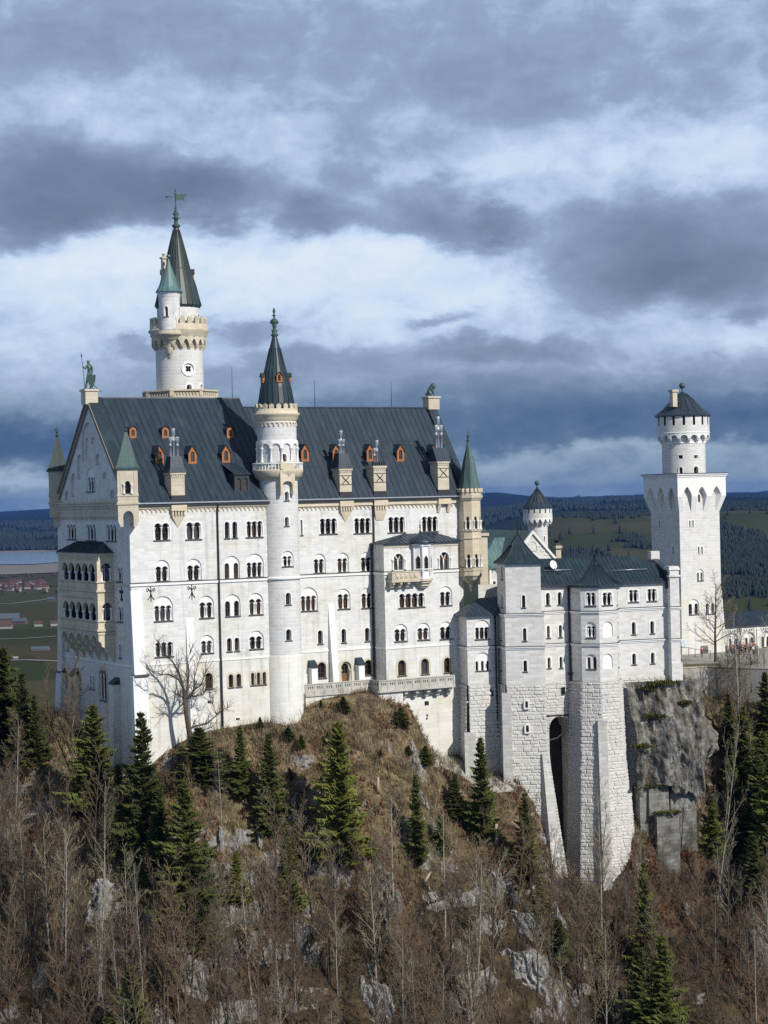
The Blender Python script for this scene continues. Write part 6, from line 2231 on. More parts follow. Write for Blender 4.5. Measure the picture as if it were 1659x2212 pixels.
# round turret on top
ucx, ucy = TS / 2, TS / 2
uz = lambda y, x=424: zax(FT, c6(x, y), ucx, ucy)
UR = rax(FT, (583 - 266) * .29244, ucx, ucy)
U2 = rax(FT, (613 - 229) * .29244, ucx, ucy)
U = Round(FT, ucx, ucy, UR)
for q in [(377, 410, 563, 590), (494, 523, 562, 586)]:
    U.win(sq, c6, *q, 1, None, rect=True, sill=False, tw=.12)
for q in [(384, 409, 652, 697), (491, 525, 646, 697)]:
    U.win(sq, c6, *q, 1, None, sill=False, tw=.2)
U.build('turret_wall', M_TOWERST, sq, zTop + .6, uz(400))
U3 = Round(FT, ucx, ucy, U2)
m = MB()
m.lathe(ucx, ucy, [(UR, uz(485)), (UR + .12, uz(480)), (UR + .12, uz(474)), (UR, uz(470))], 32)
nk = 16
w_ = 2 * math.pi * U2 / nk
for k in range(nk):
    s0 = k * w_
    zsp = uz(445)
    o = [(s0, zsp)] + [(s0 + w_ / 2 - w_ * .36 * math.cos(math.pi * i / 8), zsp + w_ * .36 * math.sin(math.pi * i / 8)) for i in range(9)] + [(s0 + w_, zsp), (s0 + w_, uz(405)), (s0, uz(405))]
    sheet(m, U3.M, o, (), 0)
    rim(m, U3.M, o, 0, .6)
    for a, b, dd in ((uz(458), uz(444), .05), (uz(474), uz(457), .4)):
        m.hexa([U3.M(s0 - .22, a, dd + .12), U3.M(s0 + .22, a, dd + .12), U3.M(s0 + .22, a, U2 - UR), U3.M(s0 - .22, a, U2 - UR), U3.M(s0 - .22, b, dd), U3.M(s0 + .22, b, dd), U3.M(s0 + .22, b, U2 - UR), U3.M(s0 - .22, b, U2 - UR)])
m.build('machicolation', M_TRIM, sq)
def slotted(F, W, z0, z1_, zs, nslot, par, name):
    w = 2 * math.pi * W.r / nslot
    for k in range(nslot):
        s = -math.pi * W.r + (k + .5) * w
        W.holes.append([(s - w * .12, zs), (s + w * .12, zs), (s + w * .12, z1_ - .05), (s - w * .12, z1_ - .05)])
    for h in W.holes:
        m = MB()
        rim(m, W.M, h, 0, .45)
        sheet(m, W.M, offset(h, .03), (), .45)
        m.build('battlement_slot', M_PIPE, par)
    W.build(name, M_WALL, par, z0, z1_, 48, .8)
slotted(FT, U3, uz(408), uz(279), uz(347), 16, sq, 'turret_drum')
m = MB()
m.lathe(ucx, ucy, [(UR, uz(415)), (U2, uz(408)), (U2 + .07, uz(404)), (U2 + .05, uz(398)), (U2, uz(396))], 40)
m.build('drum_moulding', M_TRIM, sq)
ur3 = rax(FT, (625 - 212) * .29244, ucx, ucy)
m = MB()
cp = [(U2, uz(282)), (ur3, uz(279)), (ur3, uz(273)), (ur3 * .72, uz(228)), (ur3 * .42, uz(160)), (ur3 * .15, uz(110)), (.1, uz(92)), (0, uz(91))]
m.lathe(ucx, ucy, cp, 18, smooth=False)
for k in range(18):
    t = 2 * math.pi * k / 18
    m.tube([(ucx + (r + .02) * math.sin(t), ucy - (r + .02) * math.cos(t), z) for r, z in cp[2:6]], .05, 4)
m.build('conical_roof', M_ROOF, sq)
m = MB()
m.lathe(ucx, ucy, [(.2, uz(95)), (.1, uz(85)), (.1, uz(64)), (.0, uz(64))], 8)
m.ball((ucx, ucy, uz(50)), .52)
m.build('finial', M_BRONZE, sq)
m = MB()
p = FT.hy(c6(342, 150), ucy - 1.6)
m.box(p.x - .45, p.x + .45, p.y - .45, p.y + .45, uz(210), uz(102))
m.box(p.x - .62, p.x + .62, p.y - .62, p.y + .62, uz(101), uz(85))
m.build('chimney', M_SANDP, sq)
# notice board on the tower foot
s0, s1, za, zb = TRt.rect(d1, 402, 466, 907, 1015)
nb_ = thing('notice_board', 'pale blue and white notice board on the foot of the square tower', 'sign', FT, (s0, -.3, za))
m = MB()
m.box(s0, s1, -.24, -.14, za, zb)
m.build('board', plain('notice_board_white', (.62, .68, .74), .5, 0, .05), nb_)
m = MB()
for k, (u0, u1, h) in enumerate([(.12, .88, .06), (.12, .7, .04), (.12, .88, .04), (.12, .5, .04), (.12, .88, .05), (.55, .88, .12)]):
    zz = zb - .25 - k * (zb - za - .4) / 6
    m.box(s0 + (s1 - s0) * u0, s0 + (s1 - s0) * u1, -.25, -.241, zz - h, zz)
m.build('board_print', plain('notice_print_blue', (.10, .2, .42), .5), nb_)

# ================================================================== houses behind the wing
kn = thing('knights_house', 'white gabled house with bright green copper roof behind the lower wing', 'castle building', FW, (9, 26, -28))
KG = 25.0
ap = FW.hy(c5(515, 452), KG)
rt_ = FW.hy(c5(688, 642), KG)
hw, sl_ = rt_.x - ap.x, (ap.z - rt_.z) / (rt_.x - ap.x)
ze = rt_.z - .3
KW = Wall(FW, (ap.x, KG), (1, 0))
KW.build('gable_wall', M_WALL, kn, [(-hw, -28), (hw, -28), (hw, ze), (0, ap.z - .15), (-hw, ze)])
m = MB()
for a, b in (((-hw - .2, ze - .2), (0, ap.z)), ((0, ap.z), (hw + .2, ze - .2))):
    m.hexa([KW.M(a[0], a[1] - .35, -.3), KW.M(b[0], b[1] - .35, -.3), KW.M(b[0], b[1] - .35, .3), KW.M(a[0], a[1] - .35, .3), KW.M(a[0], a[1] + .15, -.3), KW.M(b[0], b[1] + .15, -.3), KW.M(b[0], b[1] + .15, .3), KW.M(a[0], a[1] + .15, .3)])
m.build('gable_coping', M_TRIM, kn)
m = MB()
for k in range(5):
    u = .62 + k * .62
    m.hexa([KW.M(u, ap.z - 1.5 - u * sl_ - .1, -.08), KW.M(u + .62, ap.z - 1.5 - u * sl_ - .1, -.08), KW.M(u + .62, ap.z - 1.5 - u * sl_ - .1, .01), KW.M(u, ap.z - 1.5 - u * sl_ - .1, .01),
            KW.M(u, ap.z - 1.5 - u * sl_ + .05, -.08), KW.M(u + .62, ap.z - 1.5 - u * sl_ + .05, -.08), KW.M(u + .62, ap.z - 1.5 - u * sl_ + .05, .01), KW.M(u, ap.z - 1.5 - u * sl_ + .05, .01)])
s0, s1, za, zb = KW.rect(c5, 500, 530, 525, 545)
rim(m, KW.M, arch(s0 - .3, s1 + .3, za - 1, zb, 10), -.1, .01, False)
m.build('stepped_moulding', M_TRIM, kn)
rg = FW.hy(c5(236, 443), 48)
m = MB()
# left slope runs down to a long eave
eL = FW.hy(c5(140, 712), 27)
ew = ap.x - hw * 1.75
roof_poly(m, [(ap.x, 46, ap.z + .05), (ap.x, KG - .2, ap.z + .05), (ew, KG - .2, ap.z + .05 - hw * 1.75 * sl_), (ew, 46, ap.z + .05 - hw * 1.75 * sl_)], .7)
roof_poly(m, [(ap.x, KG - .2, ap.z + .05), (ap.x, 46, ap.z + .05), (ap.x + hw + .3, 46, ze - .3), (ap.x + hw + .3, KG - .2, ze - .3)], .7)
m.build('roof', M_COPPER, kn)
# hipped copper cross roof in front of the left slope
h0 = [FW.hy(c5(x, y), 21.0) for x, y in ((128, 712), (272, 716), (330, 512), (256, 514))]
h1 = FW.hy(c5(205, 600), 24)
m = MB()
roof_poly(m, [h0[0], h0[1], (h0[2].x + 1.0, 24.5, h0[2].z + .25), (h0[3].x + 1, 24.5, h0[3].z + .25)], .55)
m.add([h0[0], (h0[0].x + 1.2, 32, h0[0].z), (h0[3].x + 1, 24.5, h0[3].z + .25)], [(0, 1, 2)])
m.box(h0[0].x, h0[1].x + 3, 20.9, 21.0, h0[0].z - .25, h0[0].z)
m.build('hipped_roof', M_COPPERL, kn)
KL = Wall(FW, (h0[0].x + .5, 21.4), (1, 0))
s0, s1, za, zb = KL.rect(c5, 232, 252, 810, 890)
KL.holes += window(kn, KL.M, s0, s1, za, zb, 1, None, tw=.25)
ztw = h0[0].z - .1
KL.build('gable_wall', M_WALL, kn, [(0, -28), (8, -28), (8, ztw), (0, ztw)])
m = MB()
for s_ in (.2, 1.2):
    m.hexa([KL.M(s_, -28, -.25), KL.M(s_ + .3, -28, -.25), KL.M(s_ + .3, -28, .02), KL.M(s_, -28, .02), KL.M(s_, ztw, -.25), KL.M(s_ + .3, ztw, -.25), KL.M(s_ + .3, ztw, .02), KL.M(s_, ztw, .02)])
m.build('pilaster', M_TRIM, kn)
frieze(kn, KL.M, .2, 7.5, ztw - .1, ztw - .7, .55, M_TRIM)
for cx_, yb, yt, w, y_, nm_ in ((165, 610, 425, 62, 20.0, 0), (705, 645, 560, 42, 34, 1)):
    p0, p1 = FW.hy(c5(cx_, yb), y_), FW.hy(c5(cx_, yt + 60 if nm_ == 0 else yt + 15), y_)
    pt = FW.hy(c5(cx_, yt - 40), y_)
    hwid = w * .3 / FPX * 280 / 2
    m = MB()
    m.box(p0.x - hwid, p0.x + hwid, y_, y_ + 2 * hwid, -28 if nm_ == 0 else p0.z - 6, p1.z)
    m.box(p0.x - hwid * 1.25, p0.x + hwid * 1.25, y_ - .3, y_ + 2 * hwid + .3, p1.z + .002, p1.z + .4)
    c = m.build('chimney', M_SANDP, kn)
    m = MB()
    m.hexa([(p0.x - hwid, y_, p1.z + .402), (p0.x + hwid, y_, p1.z + .402), (p0.x + hwid, y_ + 2 * hwid, p1.z + .402), (p0.x - hwid, y_ + 2 * hwid, p1.z + .402), (p0.x - hwid * .6, y_ + .5, p1.z + 1.1), (p0.x + hwid * .6, y_ + .5, p1.z + 1.1), (p0.x + hwid * .6, y_ + 1.3, p1.z + 1.1), (p0.x - hwid * .6, y_ + 1.3, p1.z + 1.1)])
    m.lathe(p0.x, y_ + hwid, [(.4, p1.z + 1.0), (.4, pt.z), (.5, pt.z), (.5, pt.z + .15), (0, pt.z + .15)], 10)
    m.build('chimney_pot', M_PIPE, c)
for (x, yb, yt) in ((727, 580, 465), (408, 440, 340)):
    p0, p1 = FW.hy(c5(x, yb), 30), FW.hy(c5(x, yt), 30)
    m = MB()
    m.tube([(p0.x, 30, p0.z - 6), (p0.x, 30, p1.z)], [.05, .03], 5)
    m.build('lightning_rod', M_IRON, kn)

rx_ = FW.hy(c5(555, 400), 52)
rtw = thing('round_gate_turret', 'small round white turret with dark cone cap and arrow-slot crown behind the green roof', 'tower', FW, (rx_.x, 52, -28))
vz = lambda y, x=552: zax(FW, c5(x, y), rx_.x, 52)
vr = rax(FW, (646 - 508) * .3, rx_.x, 52)
v2 = rax(FW, (661 - 449) * .3, rx_.x, 52)
V = Round(FW, rx_.x, 52, vr)
V.win(rtw, c5, 596, 606, 486, 525, 1, None, sill=False, tw=.15)
V.build('tower_wall', M_TOWERST, rtw, -28, vz(352), 32)
V2 = Round(FW, rx_.x, 52, v2)
m = MB()
nk = 16
w_ = 2 * math.pi * v2 / nk
for k in range(nk):
    s0 = k * w_
    zsp = vz(388)
    o = [(s0, zsp)] + [(s0 + w_ / 2 - w_ * .34 * math.cos(math.pi * i / 8), zsp + w_ * .6 * (1 - abs(math.cos(math.pi * i / 8)) ** 1.6)) for i in range(9)] + [(s0 + w_, zsp), (s0 + w_, vz(352)), (s0, vz(352))]
    sheet(m, V2.M, o, (), 0)
    rim(m, V2.M, o, 0, .7)
    for a, b, dd in ((vz(402), vz(387), .1), (vz(418), vz(401), .6)):
        m.hexa([V2.M(s0 - .17, a, dd + .15), V2.M(s0 + .17, a, dd + .15), V2.M(s0 + .17, a, v2 - vr), V2.M(s0 - .17, a, v2 - vr), V2.M(s0 - .17, b, dd), V2.M(s0 + .17, b, dd), V2.M(s0 + .17, b, v2 - vr), V2.M(s0 - .17, b, v2 - vr)])
m.build('machicolation', M_TRIM, rtw)
slotted(FW, V2, vz(355), vz(288), vz(322), 16, rtw, 'turret_drum')
v3 = rax(FW, (664 - 446) * .3, rx_.x, 52)
m = MB()
cp = [(v2 - .1, vz(292)), (v3, vz(290)), (v3, vz(284)), (v3 * .7, vz(245)), (v3 * .38, vz(190)), (.12, vz(142)), (0, vz(141))]
m.lathe(rx_.x, 52, cp, 18, smooth=False)
for k in range(18):
    t = 2 * math.pi * k / 18
    m.tube([(rx_.x + (r + .02) * math.sin(t), 52 - (r + .02) * math.cos(t), z) for r, z in cp[2:6]], .05, 4)
m.build('conical_roof', M_ROOF, rtw)
m = MB()
m.lathe(rx_.x, 52, [(.14, vz(145)), (.09, vz(115)), (0, vz(114))], 6)
m.ball((rx_.x, 52, vz(104)), .4)
m.build('finial', M_BRONZE, rtw)

# link between wing and square tower, and the arcaded gallery on the right
lk = thing('link_building', 'low white link with dark roof between the lower wing and the square tower', 'castle building', FT, (-3, 1.5, -27))
LK = Wall(FT, (-9, 1.0), (1, 0))
zl0, zl1 = LK.hit(c6(400, 1592))[1], LK.hit(c6(342, 1470))[1]
LK.build('link_wall', M_PLINTH, lk, [(0, -29), (9.05, -29), (9.05, zl0), (0, zl0)])
m = MB()
roof_poly(m, [(-9, .5, zl0), (.6, .5, zl0), (-.05, 4.5, zl1 + .8), (-9, 4.5, zl1 + .8)], .6)
m.box(-9, .6, .5, 1.1, zl0 - .2, zl0 - .01)
m.build('link_roof', M_ROOF, lk)
ga = thing('arcaded_gallery', 'white gallery with double arched windows under a dark metal roof beside the square tower', 'castle building', FT, (17, 3, -27))
GW = Wall(FT, (0, 2.0), (1, 0))
GW.holes = []
for x0, x1, yt, yb, bl in [(1110, 1232, 902, 1040, 822), (1342, 1468, 886, 1030, 805), (1574, 1700, 872, 1020, 790)]:
    GW.win(ga, d1, x0, x1, yt, yb, 2, bl, sep=.55, dt=.35)
zg, zg2 = GW.hit(d1(1350, 705))[1], GW.hit(d1(1350, 570))[1]
gx0, gx1 = TS - .2, GW.hit(d1(1659, 800))[0] + 14
GW.build('gallery_wall', M_WALL, ga, [(gx0, -29), (gx1, -29), (gx1, zg), (gx0, zg)])
m = MB()
roof_poly(m, [(gx0, 1.4, zg), (gx1, 1.4, zg), (gx1, 5.5, zg + 1.9), (gx0, 5.5, zg + 1.9)], .6)
m.quad((gx0, 5.5, zg + 1.9), (gx1, 5.5, zg + 1.9), (gx1, 9, zg), (gx0, 9, zg))
m.box(gx0, gx1, 1.4, 2.05, zg - .15, zg - .01)
m.build('gallery_roof', M_ROOF, ga)
frieze(ga, GW.M, gx0, gx1, zg - .5, zg - 1.0, .5, M_TRIM)
for x in (1275, 1505):
    s = GW.hit(d1(x, 850))[0]
    m = MB()
    m.hexa([GW.M(s - .15, -29, -.2), GW.M(s + .15, -29, -.2), GW.M(s + .15, -29, .02), GW.M(s - .15, -29, .02), GW.M(s - .15, zg - .15, -.2), GW.M(s + .15, zg - .15, -.2), GW.M(s + .15, zg - .15, .02), GW.M(s - .15, zg - .15, .02)])
    m.build('lesene', M_TRIM, ga)

# ================================================================== ground
def sstep(v, a, b):
    t = np.clip((v - a) / (b - a), 0, 1)
    return t * t * (3 - 2 * t)
def P_(q, y, F=FP):
    return F.M @ F.hy(q, y)
ctl = []
def cp(x, y, d):
    ctl.append(at(x, y, d))
def cq(v):
    ctl.append(v)
for q in [(345, 1612), (380, 1600), (420, 1586), (455, 1576), (480, 1573), (520, 1566), (560, 1561)]:
    cq(P_(q, -.1))
    cq(P_(q, 5))
for q in [(590, 1571), (622, 1571), (650, 1560)]:
    cq(P_(q, -1.7))
    cq(P_(q, 3))
cq(P_((268, 1680), -.8))
cq(FP.M @ Vector((-1.0, 8, -33.0)))
cq(FP.M @ Vector((-1.5, 16, -30.0)))
cq(FP.M @ Vector((-1.5, 25, -28.0)))
cq(FP.M @ Vector((-4.5, 14, -27.6)))
cq(FP.M @ Vector((-4.0, 20, -27.6)))
for x, y in [(215, 1795), (330, 1748), (500, 1702), (660, 1672), (760, 1662)]:
    cq(P_(c3(x, y), .3))
    cq(P_(c3(x, y), 2.5))
for x, y in [(840, 1722), (900, 1735), (960, 1748)]:
    cq(P_(c3(x, y), -1.9))
for x, y in [(1050, 1765), (1110, 1795), (1170, 1900), (1215, 2080)]:
    cq(P_(c3(x, y), -.9))
for x, y, w in [(30, 510, 5.0), (160, 565, 3.2), (260, 610, 2.5), (350, 655, .5), (450, 665, -1.4), (560, 770, -2.3), (650, 1020, -3.6), (745, 1340, -5.4), (840, 1350, -5.6),
                (940, 1365, -6.0), (1035, 1345, -5.6), (1100, 1210, -3.6), (1150, 1020, -2.2), (1170, 940, -.5), (1300, 1075, -1.5), (1500, 960, 5)]:
    cq(P_(r4(x, y), w, FW))
for x, y, z in [(3, 3, -52), (3, 8, -44), (9, 4, -50), (0, 10, -32), (14, 8, -30), (14, 14, -29), (22, 14, -28.5), (30, 20, -28.5)]:
    cq(FW.M @ Vector((x, y, z)))
for x, y, d in [(0, 1600, 262), (0, 1850, 243), (0, 2050, 232), (0, 2260, 222), (150, 1700, 246), (150, 1950, 228), (300, 1850, 229), (300, 2050, 219), (300, 2260, 210), (450, 1750, 236), (450, 2000, 224), (450, 2260, 214),
                (600, 1800, 240), (600, 2000, 231), (600, 2260, 222), (760, 1560, 252), (829, 1620, 249), (829, 1800, 240), (829, 2000, 231), (829, 2260, 222), (1000, 1800, 251), (1000, 2000, 240), (1000, 2260, 229),
                (1180, 2000, 246), (1200, 2260, 235), (1290, 2100, 247), (1300, 2260, 239), (1500, 2000, 257), (1500, 2260, 243), (1659, 1700, 279), (1659, 1950, 261), (1659, 2260, 243),
                (1540, 1660, 285), (1560, 1485, 292), (1659, 1472, 294), (1610, 1560, 286), (1480, 1450, 294), (1740, 1600, 284), (1760, 2000, 258), (-120, 1700, 258), (-120, 2100, 230)]:
    cp(x, y, d)
for x, y, z in [(-90, 180, -88), (-40, 178, -92), (0, 185, -96), (40, 195, -98), (90, 200, -98), (-110, 230, -68), (-110, 290, -70), (-70, 300, -62), (-50, 330, -90), (-20, 320, -60), (-80, 360, -130), (0, 370, -110), (60, 380, -90),
                (120, 380, -80), (120, 320, -40), (115, 260, -58), (20, 300, -30), (45, 330, -30), (70, 335, -30), (0, 290, -32), (85, 310, -30), (10, 340, -50), (-100, 400, -160), (0, 430, -165), (110, 430, -140), (130, 220, -90)]:
    ctl.append(Vector((x, y, z)))
CT = np.array([(p.x, p.y, p.z) for p in ctl])
def _phi(r2):
    return np.where(r2 > 1e-9, r2 * np.log(np.maximum(r2, 1e-9)), 0)
n_ = len(CT)
A_ = np.zeros((n_ + 3, n_ + 3))
A_[:n_, :n_] = _phi(((CT[:, None, :2] - CT[None, :, :2]) ** 2).sum(-1)) + np.eye(n_) * 3.0
A_[:n_, n_] = 1
A_[:n_, n_ + 1:] = CT[:, :2]
A_[n_:, :n_] = A_[:n_, n_:].T
SOL = np.linalg.solve(A_, np.concatenate([CT[:, 2], np.zeros(3)]))
_rs = np.random.RandomState(5)
_lat = _rs.rand(64, 64)
def vnoise(x, y):
    xi, yi = np.floor(x).astype(int), np.floor(y).astype(int)
    fx, fy = x - xi, y - yi
    fx, fy = fx * fx * (3 - 2 * fx), fy * fy * (3 - 2 * fy)
    g = lambda a, b: _lat[a % 64, b % 64]
    return (g(xi, yi) * (1 - fx) + g(xi + 1, yi) * fx) * (1 - fy) + (g(xi, yi + 1) * (1 - fx) + g(xi + 1, yi + 1) * fx) * fy - .5
def fbm(x, y, o=4):
    s, a = 0, 1.0
    for k in range(o):
        s = s + a * vnoise(x * 2 ** k + 7.3 * k, y * 2 ** k + 3.1 * k)
        a *= .5
    return s
GX0, GX1, GY0, GY1, GS = -112.0, 132.0, 176.0, 432.0, 0.75
gx, gy = np.meshgrid(np.arange(GX0, GX1, GS), np.arange(GY0, GY1, GS))
def hsmooth(x, y):
    P = np.stack([x.ravel(), y.ravel()], 1)
    out = np.zeros(len(P))
    for i in range(0, len(P), 20000):
        p = P[i:i + 20000]
        out[i:i + 20000] = _phi(((p[:, None] - CT[None, :, :2]) ** 2).sum(-1)) @ SOL[:n_] + SOL[n_] + p @ SOL[n_ + 1:]
    return out.reshape(x.shape)
def dseg(x, y, pts):
    d = np.full(x.shape, 1e9)
    for (ax_, ay_), (bx_, by_) in zip(pts[:-1], pts[1:]):
        ux, uy = bx_ - ax_, by_ - ay_
        t = np.clip(((x - ax_) * ux + (y - ay_) * uy) / (ux * ux + uy * uy), 0, 1)
        d = np.minimum(d, np.hypot(x - ax_ - t * ux, y - ay_ - t * uy))
    return d
foot = [FP.M @ Vector((*p, 0)) for p in [(0, 25), (0, 0), (24, 0), (36, -1), (47, -1)]] + [FW.M @ Vector((*p, 0)) for p in [(-9, 4), (-5, 1), (0, -2), (5, -3), (9, -4), (12, -1)]]
dw = dseg(gx, gy, [(p.x, p.y) for p in foot])
amp = np.clip((dw - 1.0) / 7.0, .06, 1)
gz = hsmooth(gx, gy)
wx_ = gx + 5 * fbm(gx / 22, gy / 22 + 9, 3)
rid = 1 - np.abs(2 * fbm(wx_ / 17, gy / 26 + 4, 3))
gz = gz + amp * (3.6 * fbm(gx / 13, gy / 13, 5) + 3.4 * (rid - .6) + 1.5 * (1 - np.abs(2 * fbm(wx_ / 5.5 + 3, gy / 7.5, 3)) - .6) + .5 * fbm(gx / 2.6, gy / 2.6, 3))
tq_ = FT.I @ Vector((0, 0, 0))
fi = np.array(FT.I)
yx, yy_ = fi[0, 0] * gx + fi[0, 1] * gy + fi[0, 3], fi[1, 0] * gx + fi[1, 1] * gy + fi[1, 3]
yfr = [FT.hz(d1(*q), -27.0) for q in ((300, 1338), (1250, 1330), (1750, 1345))]
yline = np.interp(yx, [p.x for p in yfr], [p.y for p in yfr])
yard_w = sstep(yy_, yline - 9, yline - .5) * sstep(yx, -15, -11)
gz = np.minimum(gz, -27.9 + 60 * (1 - yard_w) ** 1.0)
gz = gz - .6 * sstep(yy_, yline - 1, yline + 2) * sstep(yx, -14, -10)
q_ = gz / 4.6 + 1.2 * fbm(gx / 19 + 5, gy / 19, 3)
pc0 = FP.M @ Vector((1.5, -3.2, 0))
gz = gz - 3.2 * np.exp(-(((gx - pc0.x) / 5.0) ** 2 + ((gy - pc0.y) / 4.0) ** 2))
fq = q_ - np.floor(q_)
gz = gz + np.clip((dw - 5) / 8, 0, 1) * 4.6 * .75 * (sstep(fq, .28, .72) - fq) * np.clip(.55 + 1.6 * fbm(gx / 15 + 30, gy / 15, 2), 0, 1)
gz = np.maximum(gz, -186)
def hat(x, y):
    i, j = (x - GX0) / GS, (y - GY0) / GS
    i, j = min(max(i, 0), gz.shape[1] - 1.001), min(max(j, 0), gz.shape[0] - 1.001)
    a, b = int(i), int(j)
    u, v = i - a, j - b
    return (gz[b, a] * (1 - u) + gz[b, a + 1] * u) * (1 - v) + (gz[b + 1, a] * (1 - u) + gz[b + 1, a + 1] * u) * v
def ground(q, dmin=185, dmax=330):
    r = ray(*q)
    t = dmin
    while t < dmax:
        p = r * (t / r.y)
        if p.z < hat(p.x, p.y):
            return Vector((p.x, p.y, hat(p.x, p.y)))
        t += .35
    return None

def gridmesh(name, X, Y, Z, mat, kind='structure', smooth=True):
    h, w = X.shape
    co = np.stack([X, Y, Z], -1).reshape(-1, 3)
    idx = np.arange(h * w).reshape(h, w)
    f = np.stack([idx[:-1, :-1], idx[:-1, 1:], idx[1:, 1:], idx[1:, :-1]], -1).reshape(-1, 4)
    return npmesh(name, co, f, mat, kind, smooth)
def npmesh(name, co, f, mat, kind=None, smooth=False, parent=None):
    me = bpy.data.meshes.new(name)
    k = f.shape[1]
    me.vertices.add(len(co))
    me.vertices.foreach_set('co', np.ascontiguousarray(co, dtype=np.float32).ravel())
    me.loops.add(f.size)
    me.loops.foreach_set('vertex_index', np.ascontiguousarray(f, dtype=np.int32).ravel())
    me.polygons.add(len(f))
    me.polygons.foreach_set('loop_start', np.arange(0, f.size, k, dtype=np.int32))
    me.polygons.foreach_set('use_smooth', np.full(len(f), smooth))
    me.update(calc_edges=True)
    me.materials.append(mat)
    o = bpy.data.objects.new(name, me)
    col.objects.link(o)
    if parent:
        o.parent = parent
    if kind:
        o['kind'] = kind
    return o

# hillside material: dry grass, litter, bare limestone where it is steep or breaks through
m, g, b = newmat('hillside_ground')
tc = g.n.new('ShaderNodeTexCoord')
geo = g.n.new('ShaderNodeNewGeometry')
ob = tc.outputs['Object']
n1 = g.noise(ob, .09, 6, .62)
n2 = g.noise(ob, .5, 6, .65)
n3 = g.noise(ob, 2.6, 5, .7)
n4 = g.noise(ob, .17, 7, .68, .6)
c = g.ramp(n2, [(.3, (.035, .025, .015)), (.42, (.11, .076, .043)), (.53, (.22, .165, .095)), (.64, (.31, .24, .145)), (.8, (.13, .086, .05))])
c = g.mix(g.m('MULTIPLY', g.sm(n1, .5, .68), .55), c, (.085, .085, .03, 1))
c = g.mix(g.m('MULTIPLY', g.sm(g.noise(ob, .7, 4, .6), .6, .75), .5), c, (.13, .055, .025, 1))
c = g.mix(g.m('MULTIPLY', g.sm(n3, .52, .7), .6), c, (.025, .019, .012, 1))
_, _, gz_ = g.sep(ob)
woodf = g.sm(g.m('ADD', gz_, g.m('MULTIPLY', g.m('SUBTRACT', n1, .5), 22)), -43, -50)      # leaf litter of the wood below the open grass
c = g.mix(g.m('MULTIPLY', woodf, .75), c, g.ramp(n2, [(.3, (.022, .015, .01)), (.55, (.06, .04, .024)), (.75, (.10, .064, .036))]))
rk = g.ramp(g.noise(ob, 1.6, 7, .7), [(.3, (.13, .125, .12)), (.5, (.29, .28, .265)), (.7, (.46, .45, .43))])
_, _, nzz = g.sep(geo.outputs['True Normal'])
st = g.m('ADD', g.m('MULTIPLY', g.m('SUBTRACT', n4, .5), 1.9), g.m('MULTIPLY', g.m('SUBTRACT', .62, nzz), .9))
rf = g.sm(g.m('ADD', st, g.m('MULTIPLY', g.m('SUBTRACT', n3, .5), .55)), .26, .36)
c = g.mix(rf, c, rk)
g.put(b.inputs['Base Color'], c)
b.inputs['Roughness'].default_value = .95
b.inputs['Specular IOR Level'].default_value = .1
bn = g.n.new('ShaderNodeBump')
bn.inputs['Distance'].default_value = .35
bn.inputs['Strength'].default_value = .9
g.put(bn.inputs['Height'], g.m('ADD', g.m('MULTIPLY', n3, .6), g.noise(ob, 7.0, 4, .7)))
g.l.new(bn.outputs[0], b.inputs['Normal'])
M_HILL = m
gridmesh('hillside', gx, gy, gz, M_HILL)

# ------------------------------------------------------------------ far country
m, g, b = newmat('farm_country')
tc = g.n.new('ShaderNodeTexCoord')
ob = tc.outputs['Object']
vor = g.n.new('ShaderNodeTexVoronoi')
sx, sy, sz = g.sep(ob)
fieldv = g.comb(g.m('MULTIPLY', g.m('ADD', sx, g.m('MULTIPLY', sy, .25)), 1 / 420.0), g.m('MULTIPLY', sy, 1 / 300.0), 0)
g.put(vor.inputs['Vector'], fieldv)
vor.inputs['Scale'].default_value = 1.0
fc = g.sep(vor.outputs['Color'])[0]
c = g.ramp(fc, [(.1, (.036, .044, .017)), (.35, (.05, .06, .022)), (.55, (.062, .062, .03)), (.75, (.072, .064, .036)), (.95, (.045, .054, .02))])
c = g.mix(g.m('MULTIPLY', g.sm(g.noise(ob, .0016, 6, .6), .5, .66), .8), c, (.075, .058, .034, 1))
c = g.mix(g.m('MULTIPLY', g.noise(ob, .02, 5, .65), .5), c, (.03, .035, .016, 1))
c = g.mix(g.m('MULTIPLY', g.sm(sy, 5000, 9000), .88), c, (.012, .02, .014, 1))  # distant forest tone, with cloud shadow on the far hills painted in
g.put(b.inputs['Base Color'], c)
b.inputs['Roughness'].default_value = 1.0
b.inputs['Specular IOR Level'].default_value = 0.0
M_FARM = m
PL = -180.0
tt = np.linspace(-.42, .42, 300)
yy = np.concatenate([np.geomspace(300, 3000, 40), np.geomspace(3050, 26000, 230)])
T_, Y_ = np.meshgrid(tt, yy)
X_ = T_ * Y_
def bump(y, c, w):
    return np.exp(-((y - c) / w) ** 2)
def landh(X, Y):
    t = X / Y
    h = np.full(X.shape, PL)
    right = sstep(t, .02, .10)
    left = 1 - sstep(t, -.05, .05)
    nz = fbm(X / 900, Y / 700, 5)
    h = h + right * sstep(Y, 1500, 3600) * (26 + 52 * fbm(X / 520 + 3, Y / 640, 4))
    h = h + right * sstep(Y, 3300, 5400) * (1 - .55 * sstep(Y, 6200, 8000)) * (88 + 34 * nz)
    h = h + (1 - right * .3) * sstep(Y, 7700, 9000) * (58 + 42 * fbm(X / 1500 + 5, Y / 1500, 4))
    h = h + sstep(Y, 12500, 16500) * (-4 + 100 * bump(t, .052, .02) + 60 * bump(t, -.165, .05) + 30 * bump(t, .17, .05) + 16 * fbm(X / 1400, Y / 3000, 5))
    return h
H_ = landh(X_, Y_)
